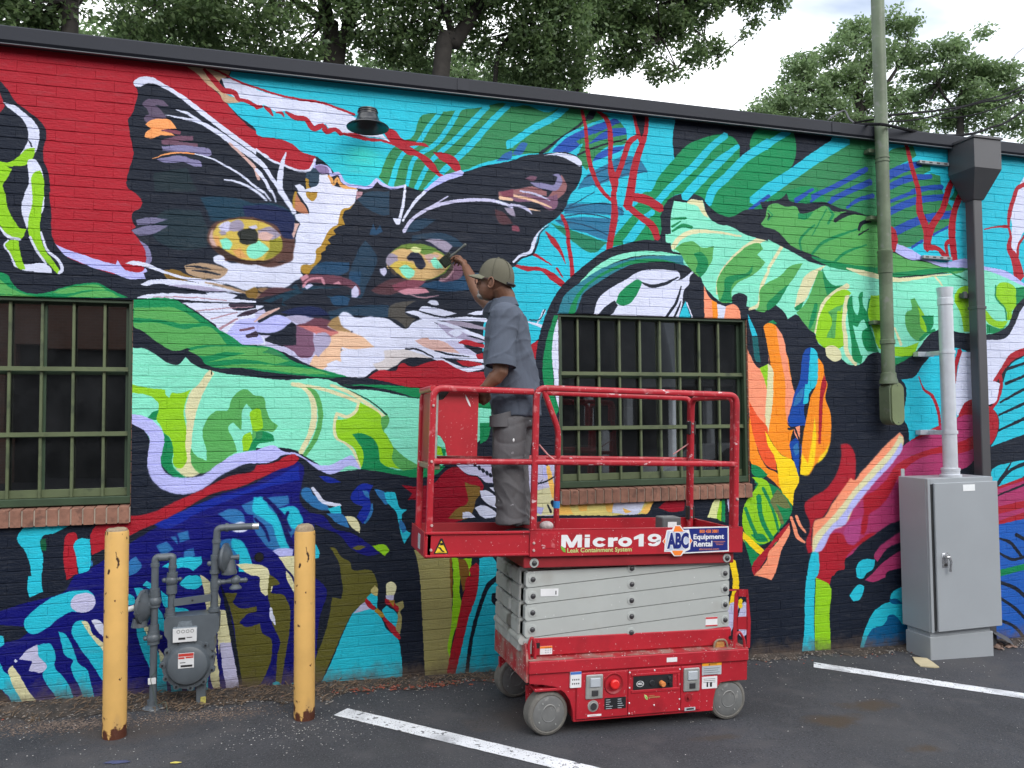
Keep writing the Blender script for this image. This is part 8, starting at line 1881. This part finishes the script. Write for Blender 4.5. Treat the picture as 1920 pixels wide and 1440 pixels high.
E = obj('leaf_emblem', MB().prism([(x - .016, z + .018), (x + .000, z + .010), (x + .012, z - .002), (x + .014, z - .020), (x + .000, z - .016), (x - .012, z - .002)], 'y', D0 - .0016, D0 + .001), M_GRN, TB, smooth=0)
# hire company sticker: blue panel, orange star, ABC
def dp(px, py): # sticker-local helper: 1920-wide zoom of the panel to lift X, Z
    return (A0[0] + (px - 200) * KX, A0[1] - (py - 400) * KX + (px - 200) * KS)
A0 = (0.113,1.068); A1 = (0.534,1.062); KX = (A1[0] - A0[0]) / 1536; KS = 0
c_ = lambda pts: [(A0[0] + (x - 200) * KX, A0[1] - (y - 400) * KX + 0 * x) for x, y in pts]
obj('sticker_border', MB().prism(c_([(640, 150), (1735, 140), (1745, 680), (640, 705)]), 'y', D0 - .0006, D0 + .001), M_WHITE, TB, smooth=0)
obj('sticker_panel', MB().prism(c_([(640, 178), (1705, 165), (1715, 652), (660, 680)]), 'y', D0 - .0012, D0 + .001), M_BLUE, TB, smooth=0)
obj('star_border', MB().prism(c_([(430, 105), (560, 105), (650, 210), (770, 200), (820, 380), (862, 440), (815, 500), (800, 620), (680, 670), (590, 755), (430, 755), (335, 660), (195, 660), (205, 500), (150, 440), (210, 370), (250, 205), (370, 195)]), 'y', D0 - .0018, D0 + .001), M_WHITE, TB, smooth=0)
for q_ in ([(440, 122), (550, 122), (640, 240), (400, 240)], [(375, 640), (640, 640), (580, 740), (440, 740)], [(165, 440), (215, 380), (215, 495)], [(795, 380), (848, 440), (795, 500)]): obj('star_point', MB().prism(c_(q_), 'y', D0 - .0024, D0 + .001), M_ORG, TB, smooth=0)
obj('plate_behind_letters', MB().prism(c_([(265, 228), (720, 228), (770, 300), (780, 520), (730, 610), (560, 625), (225, 640), (235, 500), (245, 330)]), 'y', D0 - .0022, D0 + .001), mat('pale_blue_print', (.45, .52, .66), rough=.4, var=0), TB, smooth=0)
def fit(s, x0, y0, x1, y1, m, bold, name, sz=.08, ext=.0005, dy=.003):
    (ax, az), (bx_, bz_) = c_([(x0, y1), (x1, y0)])
    t_ = text(s, sz, ((ax + bx_) / 2, D0 - dy, (az + bz_) / 2), m, TB, bold=bold, name=name, ext=ext); bpy.context.view_layer.update()
    bb = [Vector(q) for q in t_.bound_box]; w_ = max(q.x for q in bb) - min(q.x for q in bb); h_ = max(q.y for q in bb) - min(q.y for q in bb)
    t_.scale = ((bx_ - ax) / w_, (bz_ - az) / h_, 1)
    cx_ = (max(q.x for q in bb) + min(q.x for q in bb)) / 2 * t_.scale.x; cy_ = (max(q.y for q in bb) + min(q.y for q in bb)) / 2 * t_.scale.y
    t_.location = ((ax + bx_) / 2 - cx_, D0 - dy, (az + bz_) / 2 - cy_)
    return t_
fit('ABC', 225, 235, 790, 625, M_WHITE, .0075, 'hire_letters_outline', dy=.0026)
fit('ABC', 255, 258, 765, 600, M_BLUE, .0042, 'hire_letters', dy=.0034)
fit('Equipment', 880, 300, 1620, 440, M_WHITE, .0022, 'hire_name', dy=.0016)
fit('Rental', 885, 445, 1335, 565, M_WHITE, .0022, 'hire_name', dy=.0016)
fit('800 458 3881', 1025, 205, 1475, 275, M_ORG, .0016, 'hire_number', dy=.0016)
fit('abcrental.com', 1015, 595, 1500, 640, mat('dull_orange_print', (.60, .22, .12), rough=.4, var=0), .0006, 'hire_web', dy=.0016)
obj('small_print', MB().box(*[v for v in (c_([(1360, 0)])[0][0], c_([(1650, 0)])[0][0])], D0 - .0018, D0, c_([(0, 470)])[0][1], c_([(0, 458)])[0][1]).box(c_([(1410, 0)])[0][0], c_([(1610, 0)])[0][0], D0 - .0018, D0, c_([(0, 500)])[0][1], c_([(0, 490)])[0][1]).box(c_([(1430, 0)])[0][0], c_([(1600, 0)])[0][0], D0 - .0018, D0, c_([(0, 535)])[0][1], c_([(0, 525)])[0][1]), mat('dull_orange_print', (.50, .18, .12), rough=.4, var=0), TB, smooth=0)
# warning triangle on the extension
(ax, az), (bx_, bz_) = (-1.240,1.013), (-1.160,1.091); YW = -.3625; cxw = (ax + bx_) / 2
WT = lp('warning_triangle', MB().prism([(ax, az), (ax + .004, az - .004), (bx_ - .004, az - .004), (bx_, az), (cxw + .006, bz_), (cxw - .006, bz_)], 'y', YW - .0004, YW + .002), M_BLACK, 0)
obj('yellow_field', MB().prism([(ax + .008, az + .002), (bx_ - .008, az + .002), (cxw, bz_ - .012)], 'y', YW - .0012, YW), M_YEL, WT, smooth=0)
wm = MB().box(cxw - .008, cxw + .008, YW - .002, YW - .001, az + .048, az + .054).prism([(cxw - .010, az + .042), (cxw + .012, az + .042), (cxw + .002, az + .058)], 'y', YW - .002, YW - .001)
wm.prism([(cxw - .016, az + .034), (cxw - .002, az + .030), (cxw + .004, az + .020), (cxw + .018, az + .008), (cxw + .014, az + .005), (cxw - .002, az + .014), (cxw - .008, az + .024), (cxw - .017, az + .028)], 'y', YW - .002, YW - .001)
wm.box(cxw - .020, cxw + .020, YW - .002, YW - .001, az + .0055, az + .0075)
obj('falling_figure', wm, M_BLACK, WT, smooth=0)
# grey junction box standing on the deck
(ax, az), (bx_, bz_) = (0.161,1.124), (0.284,1.180)
JT = thing('junction_box', 'small grey box with a white label standing on the lift deck behind the hire sticker', 'box', LB + Vector(((ax + bx_) / 2 * math.cos(TH) + 1.05 * math.sin(TH), -.25 + .05, -(ax + bx_) / 2 * math.sin(TH) + 1.007 * math.cos(TH))), (0, TH, 0))
jw = (bx_ - ax) / 2; jh = bz_ - 1.007
o = obj('case', MB().box(-jw, jw, -.05, .05, 0, jh, .006), mat('box_dark_grey', (.10, .105, .11), rough=.5), JT, smooth=20)
obj('label', MB().box(-jw * .45, jw * .5, -.0522, -.050, jh * .45, jh * .84), M_WHITE, JT, smooth=0)
(ax, az) = (-0.559,1.143)
o = obj('rag', MB().ball((0, 0, 0), .035, sx=1.2, sy=1, sz=.8, n=14), mat('crumpled_rag', (.42, .36, .36), rough=.95, var=.3, vscale=40, bump=1, bscale=50)); o.location = LB + Vector((ax * math.cos(TH) + 1.1 * math.sin(TH), -.22, -ax * math.sin(TH) + az - .01))
tag(o, 'crumpled pale rag on the lift deck near the painter\'s heels', 'rag')

# ------------------------------------------------------------ the painter
from mathutils import noise as mn
def remesh(name, mb, voxel, it=6, fold=None, fac=.5):
    m = mb.mesh(name, 0); o = bpy.data.objects.new(name, m); COL.objects.link(o)
    r = o.modifiers.new('r', 'REMESH'); r.mode = 'VOXEL'; r.voxel_size = voxel; r.use_smooth_shade = True
    s = o.modifiers.new('s', 'SMOOTH'); s.iterations = it; s.factor = fac
    bpy.context.view_layer.update(); me = bpy.data.meshes.new_from_object(o.evaluated_get(bpy.context.evaluated_depsgraph_get()))
    bpy.data.objects.remove(o); bpy.data.meshes.remove(m); me.name = name
    if fold:
        n = len(me.vertices); co = np.empty(n * 3, np.float32); me.vertices.foreach_get('co', co); nr = np.empty(n * 3, np.float32); me.vertices.foreach_get('normal', nr)
        co = co.reshape(-1, 3); nr = nr.reshape(-1, 3); co += nr * np.array([fold(*c) for c in co], np.float32)[:, None]; me.vertices.foreach_set('co', co.ravel()); me.update()
    me.polygons.foreach_set('use_smooth', [True] * len(me.polygons))
    return me
PB = Vector((1.31, -.87, LB.z + 1.006 + .69 * .036))
PER = thing('person', 'man in olive cap, blue shirt and grey trousers painting the cat\'s eye from the lift', 'person', PB)
def pb(name, me, m, par=None, smooth=60):
    o = obj(name, me, m, par or PER, smooth=smooth); 
    if par is None or par is PER: o.location = -PB
    return o
def cloth(name, col, rough, b=.35):
    m = mat(name, col, rough=rough, var=.10, vscale=8, spec=.2, bump=b, bscale=220); return m
M_SHIRT = cloth('shirt_blue_grey', (.088, .104, .138), .85); M_PANT = cloth('trouser_grey', (.105, .103, .110), .85); layer(M_PANT, (.30, .30, .32), 30, .70, .72)
M_SKIN = mat('skin_brown', (.150, .070, .042), rough=.5, var=.10, vscale=14, spec=.4); M_CAPM = cloth('cap_olive', (.115, .110, .082), .9); M_SHOE = cloth('shoe_grey', (.06, .062, .07), .8)
V_ = Vector
d_ = V_((-.93, .37, 0)).normalized(); l_ = V_((.37, .93, 0)).normalized()       # facing, and towards the far shoulder
def ring_loft(mb, rings, n=28):
    vs = []
    for c, a, b, pw in rings:
        for k in range(n):
            t = 2 * math.pi * k / n; ct, st = math.cos(t), math.sin(t)
            ct = math.copysign(abs(ct) ** pw, ct); st = math.copysign(abs(st) ** pw, st); vs.append(V_(c) + d_ * (a * ct) + l_ * (b * st))
    m = len(rings); fs = [(i * n + k, i * n + (k + 1) % n, (i + 1) * n + (k + 1) % n, (i + 1) * n + k) for i in range(m - 1) for k in range(n)]
    return mb.add(vs, fs + [tuple(range(n)), tuple(range((m - 1) * n, m * n))])
YB = -.87
tor = [((1.326,-0.870,0.017), .140, .172, .9), ((1.323,-0.870,0.076), .145, .178, .9), ((1.317,-0.870,0.154), .148, .180, .9), ((1.295,-0.870,0.264), .152, .182, .9), ((1.283,-0.870,0.373), .145, .185, .9), ((1.278,-0.870,0.467), .132, .195, .88), ((1.278,-0.870,0.539), .122, .200, .88), ((1.282,-0.870,0.590), .108, .190, .9), ((1.276,-0.870,0.627), .092, .145, 1), ((1.266,-0.870,0.662), .075, .095, 1), ((1.253,-0.870,0.696), .064, .068, 1)]
C6 = V_((1.278,-0.870,0.571))
shN = C6 - l_ * .185 + V_((.0, 0, .000)); shF = C6 + l_ * .175 + V_((0, 0, .01))
elN = V_((1.172,-1.080,0.254)); wrN = V_((1.096,-1.040,0.172)); haN = V_((1.080,-1.030,0.142))
elF = V_((1.190,-0.560,0.759)); wrF = V_((1.166,-0.270,1.000)); haF = V_((1.150,-0.200,1.073))
mb = ring_loft(MB(), tor)
mid = shN.lerp(elN, .5)
mb.sweep([shN + l_ * .05 + V_((0, 0, .01)), shN, shN.lerp(elN, .45), shN.lerp(elN, .86)], [.085, .082, .076, .082], 18, round_end=False)
mb.ball(shN, .084); mb.ball(shF, .080)
mb.sweep([shF - l_ * .04, shF, shF.lerp(elF, .62)], [.08, .078, .078], 18)
def ridge(x, y, z): return (1 - min(1, abs(mn.noise(V_((x, y, z)))) * 2.2)) ** 3
def sfold(x, y, z):
    u = (V_((x, y, z)) - C6); f = u.dot(d_); s_ = u.dot(l_); h = -u.z
    v = mn.noise(V_((x * 5, y * 5, z * 4))) * .007
    v += .0095 * ridge(f * 5 + 3 + h * 1.6, s_ * 5, h * 2.2 + 7) * min(1, .3 + h * 2.2)          # long folds falling from the shoulder blade
    v += .0060 * ridge(f * 9 - h * 7, s_ * 6 + 2, h * 9)                                      # short pulls round sleeve and waist
    v -= .0050 * ridge(f * 6 + 9, s_ * 6, h * 5 + 2)
    return v
SH = pb('shirt', remesh('shirt', mb, .0062, 4, sfold), M_SHIRT)
# collar, placket shoulder seam, sleeve hem
cn = V_((1.253,-0.870,0.683))
cl = MB(); n = 30; cv = []
for k in range(n):
    t = 2 * math.pi * k / n; c_k = d_ * math.cos(t) + l_ * math.sin(t); fr_ = max(0, math.cos(t))
    cv += [cn + c_k * .069 + V_((0, 0, -.018 - .03 * fr_)), cn + c_k * .066 + V_((0, 0, .020 - .035 * fr_)), cn + c_k * .072 + V_((0, 0, .022 - .035 * fr_)), cn + c_k * .092 + V_((0, 0, -.022 - .05 * fr_))]
cl.add(cv, [(4 * k + j, 4 * ((k + 1) % n) + j, 4 * ((k + 1) % n) + j + 1, 4 * k + j + 1) for k in range(n) for j in range(3)])
obj('collar', cl, M_SHIRT, SH, smooth=80)
sd_ = (elN - shN).normalized(); e0 = shN.lerp(elN, .80)
obj('sleeve_hem', MB().sweep([e0, e0 + sd_ * .030], .0865, 28, cap=False), M_SHIRT, SH, smooth=80)
# trousers
mb = MB()
hipN, knN, anN = V_((1.262,-0.955,-0.023)), V_((1.241,-0.965,-0.289)), V_((1.276,-0.955,-0.557)); hipF, knF, anF = V_((1.350,-0.800,-0.024)), V_((1.330,-0.790,-0.302)), V_((1.368,-0.800,-0.586))
ring_loft(mb, [((1.323,-0.870,0.051), .130, .160, .95), ((1.316,-0.870,-0.002), .138, .168, .95), ((1.309,-0.870,-0.048), .125, .160, .95)])
mb.sweep([hipN + V_((0, 0, .03)), hipN.lerp(knN, .5), knN, knN.lerp(anN, .55), anN + V_((-.006, 0, .02)), anN + V_((.0, 0, -.035))], [.100, .094, .088, .082, .088, .092], 22)
mb.sweep([hipF + V_((0, 0, .03)), hipF.lerp(knF, .5), knF, knF.lerp(anF, .55), anF + V_((0, 0, .02)), anF + V_((.0, 0, -.035))], [.100, .093, .084, .078, .082, .086], 22)
def pfold(x, y, z):
    h = (PB.z + .95) - z; low = max(0, min(1, (h - .52) / .25)); kn = math.exp(-((h - .50) / .10) ** 2)
    v = mn.noise(V_((x * 6, y * 6, z * 4 + 5))) * .008
    v += .0085 * ridge(x * 11 + z * 7, y * 9, z * 11 + x * 6) * (low * 1.1 + kn * .6 + .10)
    v += .0085 * ridge(x * 10 + z * 2.5, y * 8 + 4, z * 2.2) * (1 - low * .6)
    v -= .0045 * ridge(x * 8, y * 8, z * 9 + 3)
    return v
PT = pb('trousers', remesh('trousers', mb, .0062, 4, pfold), M_PANT)
pk0, pk1, pf0 = (1.142,-1.045,-0.170), (1.251,-1.045,-0.011), (1.258,-1.055,0.025)
def pocket(x0, x1, z0, z1, y, bul, skew=0):
    m = MB(); nx = 10; v = []
    for z, sk in ((z0, 0), (z1, skew)):
        for i in range(nx + 1):
            u = i / nx; v.append((x0 + (x1 - x0) * u, y + bul * (2 * u - 1) ** 2, z + sk * u)); 
    for z, sk in ((z0, 0), (z1, skew)):
        for i in range(nx + 1):
            u = i / nx; v.append((x0 + (x1 - x0) * u, y + .03 + bul * (2 * u - 1) ** 2, z + sk * u))
    k = nx + 1; f = []
    for i in range(nx): f += [(i, i + 1, k + i + 1, k + i), (i, 2 * k + i, 2 * k + i + 1, i + 1), (k + i, k + i + 1, 3 * k + i + 1, 3 * k + i)]
    f += [(0, k, 3 * k, 2 * k), (nx, 2 * k + nx, 3 * k + nx, k + nx)]
    return m.add(v, f)
obj('pocket_flap', pocket(pk0[0] - .008, pf0[0], pk1[2] - .035, pf0[2] - .01, -1.058, .048, .030), M_PANT, PT, smooth=60)
obj('paint_splash', MB().ball((1.254,-1.052,-0.121), .007, sx=1, sy=.5, sz=1.6, n=8), M_WHITE, PT)
# shoes
for nm, an in (('shoe', anN), ('shoe', anF)):
    fl = PB.z; q = MB().sweep([V_((an.x + .05, an.y, fl + .045)), V_((an.x, an.y, fl + .050)), V_((an.x - .08, an.y + .02, fl + .040)), V_((an.x - .135, an.y + .035, fl + .034))], [.042, .048, .044, .030], 16, round_end=True)
    pb(nm, remesh('shoe', q, .008, 3), M_SHOE)
# head, neck, arms and hands: one continuous skin
HC = V_((1.202,-0.860,0.805)); hf = V_((-.84, .54, .12)).normalized(); hl = V_((.54, .84, 0)).normalized(); hu = hf.cross(hl); hu = -hu if hu.z < 0 else hu
MH = Matrix((( *[hf.x, hl.x, hu.x], 0), (*[hf.y, hl.y, hu.y], 0), (*[hf.z, hl.z, hu.z], 0), (0, 0, 0, 1)))
def H(a, b, c): return HC + hf * a + hl * b + hu * c
mb = MB()
mb.ball(H(-.012, 0, .022), 1, .098, .077, .098, 24, M=MH)
mb.ball(H(.030, 0, -.045), 1, .062, .058, .075, 20, M=MH)                       # jaw and face
mb.ball(H(.060, 0, -.085), 1, .030, .030, .026, 14, M=MH); mb.ball(H(.092, 0, -.030), 1, .018, .015, .024, 12, M=MH)      # chin, nose
mb.ball(H(.070, -.030, -.010), 1, .022, .020, .016, 10, M=MH); mb.ball(H(.070, .030, -.010), 1, .022, .020, .016, 10, M=MH)
mb.ball(H(.078, 0, -.062), 1, .016, .026, .012, 10, M=MH)
mb.sweep([H(-.035, 0, -.03), V_((1.263,-0.870,0.715)), V_((1.272,-0.870,0.640))], [.060, .060, .066], 18)
for s in (-1, 1):
    mb.ball(H(-.008, .078 * s, -.022), 1, .020, .010, .034, 12, M=MH)
def hand(mb, wr, ha, nrm, curls, spread=.9):
    """palm from wrist wr to knuckles ha; nrm points out of the back of the hand; fingers curl away from it"""
    f = (ha - wr).normalized(); n = (nrm - f * nrm.dot(f)).normalized(); s = f.cross(n).normalized()
    kn = ha
    for off, ln, r, cu in zip((-.030, -.010, .011, .030), (.074, .082, .077, .060), (.0088, .0092, .0088, .0078), curls):
        b = kn + s * off; a = wr + s * off * .45; mb.sweep([a, a.lerp(b, .5), b], [.017, .015, .0115], 10)
        p0 = b; dcur = f.copy(); pts = [b]; ang = 0
        for q in (.42, .33, .25):
            ang += cu; dcur = f * math.cos(ang) - n * math.sin(ang); pts.append(pts[-1] + dcur * ln * q)
        mb.sweep(pts, [r * 1.1, r, r * .92, r * .8], 9, round_end=True)
    t0 = wr.lerp(ha, .25) - s * .022; t1 = t0 - s * .026 - n * .012 + f * .024; t2 = t1 - n * .014 + f * .026 + s * .006; t3 = t2 + f * .018 + s * .012 - n * .006
    mb.sweep([t0, t1, t2, t3], [.016, .0125, .0105, .0088], 10, round_end=True)
    mb.ball(wr.lerp(ha, .5), .026, n=12)
mb.sweep([shN, shN.lerp(elN, .5), elN, elN.lerp(wrN, .35), elN.lerp(wrN, .7), wrN], [.052, .050, .044, .044, .034, .027], 16)
hand(mb, wrN, haN + (haN - wrN).normalized() * .03, V_((-.3, -.9, .3)), (.75, .8, .85, .9))
mb.sweep([shF, shF.lerp(elF, .5), elF, elF.lerp(wrF, .3), elF.lerp(wrF, .7), wrF], [.052, .048, .042, .044, .034, .0265], 16)
BR0, BR1 = V_((1.180,-0.160,1.162)), V_((1.105,-0.105,1.097))
hand(mb, wrF, wrF + (haF - wrF).normalized() * .082, V_((.75, -.55, .3)), (.62, .7, .78, .85))
mb.sweep([PB + V_((-.02, 0, .55)), V_((1.277,-0.870,0.451)), V_((1.272,-0.870,0.624))], [.08, .09, .06], 14)
BODY = pb('body', remesh('body', mb, .0048, 3), M_SKIN)
# ear, beard, glasses
def tor_(c, r0, r1, M, n=20, sc_=(1, 1)):
    return [c + M @ V_((r0 * math.cos(t) * sc_[0], 0, r0 * math.sin(t) * sc_[1])) for t in np.linspace(0, 2 * math.pi, n)]
obj('ear', MB().sweep([H(-.008 + .017 * math.cos(t), -.090, -.022 + .030 * math.sin(t)) for t in np.linspace(.4, 5.6, 14)], .0052, 8, round_end=True), M_SKIN, BODY, smooth=80)
pbp = mat('beard_grey', (.26, .25, .24), rough=.95, var=.3, vscale=90, bump=1, bscale=120)
pb('beard', remesh('beard', MB().ball(H(.066, 0, -.094), 1, .032, .032, .020, 14, M=MH).ball(H(.083, 0, -.070), 1, .014, .028, .012, 10, M=MH), .005, 2), pbp)
M_FRM = mat('glasses_frame', (.06, .012, .016), rough=.3, var=0)
gl_ = MB().sweep([H(-.005, -.083, .000), H(.045, -.077, .004), H(.094, -.064, .004)], .0030, 6)
gl_.sweep([H(-.005, .083, .000), H(.045, .077, .004), H(.094, .064, .004)], .0030, 6)
for s in (-1, 1): gl_.sweep([H(.098, s * .033 + .027 * math.cos(t), -.010 + .019 * math.sin(t)) for t in np.linspace(0, 6.283, 18)], .0026, 6)
gl_.sweep([H(.098, -.008, -.006), H(.100, 0, -.003), H(.098, .008, -.006)], .0026, 6)
pb('glasses', gl_, M_FRM)
# cap: dome, brim, strap, button, seams
dome = MB(); n = 36; cv = []; rows = 9
for j in range(rows):
    e = (j / (rows - 1)) * math.pi / 2
    for k in range(n):
        t = 2 * math.pi * k / n; r = math.cos(e) ** .85 if e < 1.5 else 0.02
        cv.append(H(-.010 + .109 * r * math.cos(t), .087 * r * math.sin(t) , .016 - .018 * math.cos(t) * (1 - j / 8) * -1 * .3 + .118 * math.sin(e)))
cfs = [(j * n + k, j * n + (k + 1) % n, (j + 1) * n + (k + 1) % n, (j + 1) * n + k) for j in range(rows - 1) for k in range(n)] + [tuple(range((rows - 1) * n, rows * n))]
# lower skirt of the cap at the back
sk = [];
for k in range(n):
    t = 2 * math.pi * k / n; dn = .030 * max(0, -math.cos(t)) + .012; v = cv[k]; sk.append(v - hu * dn)
base = len(cv); cv += sk; cfs += [(k, (k + 1) % n, base + (k + 1) % n, base + k) for k in range(n)]
dome.add(cv, cfs)
CAP = pb('cap', dome, M_CAPM)
bv = []; m_ = 13
for j in range(5):
    u = j / 4
    for k in range(m_):
        t = -1.15 + 2.3 * k / (m_ - 1); R0 = 1 + .62 * u * math.cos(t * .9) ** .6; bv.append(H(-.010 + .107 * R0 * math.cos(t) * (1 if j == 0 else 1), .088 * (1 + .02 * u) * math.sin(t), .026 + .010 * math.cos(t) - .012 * u - .022 * abs(math.sin(t)) ** 2))
bm2 = MB().add(bv + [v - hu * .004 for v in bv], [(j * m_ + k, j * m_ + k + 1, (j + 1) * m_ + k + 1, (j + 1) * m_ + k) for j in range(4) for k in range(m_ - 1)] + [(65 + j * m_ + k, 65 + (j + 1) * m_ + k, 65 + (j + 1) * m_ + k + 1, 65 + j * m_ + k + 1) for j in range(4) for k in range(m_ - 1)] + [(4 * m_ + k, 4 * m_ + k + 1, 65 + 4 * m_ + k + 1, 65 + 4 * m_ + k) for k in range(m_ - 1)])
obj('brim', bm2, mat('brim_olive', (.165, .165, .115), rough=.85, var=.08, bump=.3, bscale=200), CAP, smooth=60)
obj('cap_strap', MB().sweep([H(-.010 + .113 * math.cos(t), .092 * math.sin(t), .004 - .020) for t in np.linspace(math.pi * .78, math.pi * 1.22, 9)], .0075, 8), M_BLACK, CAP, smooth=80)
obj('cap_button', MB().ball(H(-.010, 0, .135), .008, n=10), M_CAPM, CAP)
sm = MB()
for k in range(6):
    t = k * math.pi / 3 + .5; sm.sweep([H(-.010 + .1095 * math.cos(e) ** .85 * math.cos(t), .0875 * math.cos(e) ** .85 * math.sin(t), .017 + .1185 * math.sin(e)) for e in np.linspace(0, 1.5, 10)], .0016, 5)
obj('cap_seam', sm, mat('cap_seam_dark', (.07, .068, .048), rough=.9, var=0), CAP)
# brush held in the raised hand
bd = (BR1 - BR0).normalized(); sdv = bd.cross(V_((0, 1, 0))).normalized()
BT = thing('paint_brush', 'wide dark paint brush in the painter\'s raised hand, touching the right eye of the cat', 'paint brush', BR1)
def bo(name, mb, m, smooth=38): o = obj(name, mb, m, BT, smooth=smooth); o.location = -BR1; return o
bo('handle', MB().sweep([BR0 - bd * .012, BR0 + bd * .02, BR0.lerp(BR1, .6), BR1], [.010, .0085, .0075, .015], 12, round_end=True), mat('brush_handle', (.10, .11, .10), rough=.4))
Mq = Matrix(((sdv.x, 0, bd.x, BR1.x), (sdv.y, 1, bd.y, BR1.y), (sdv.z, 0, bd.z, BR1.z), (0, 0, 0, 1)))
bo('ferrule', MB().box(-.034, .034, -.012, .012, -.005, .030, .003, M=Mq), mat('ferrule_painted', (.05, .06, .05), rough=.4, metal=.4), 20)
bo('bristles', MB().box(-.036, .036, -.013, .013, .028, .085, .006, M=Mq), mat('bristles_dark', (.018, .026, .018), rough=.9, var=.4, vscale=60, bump=1, bscale=200), 20)
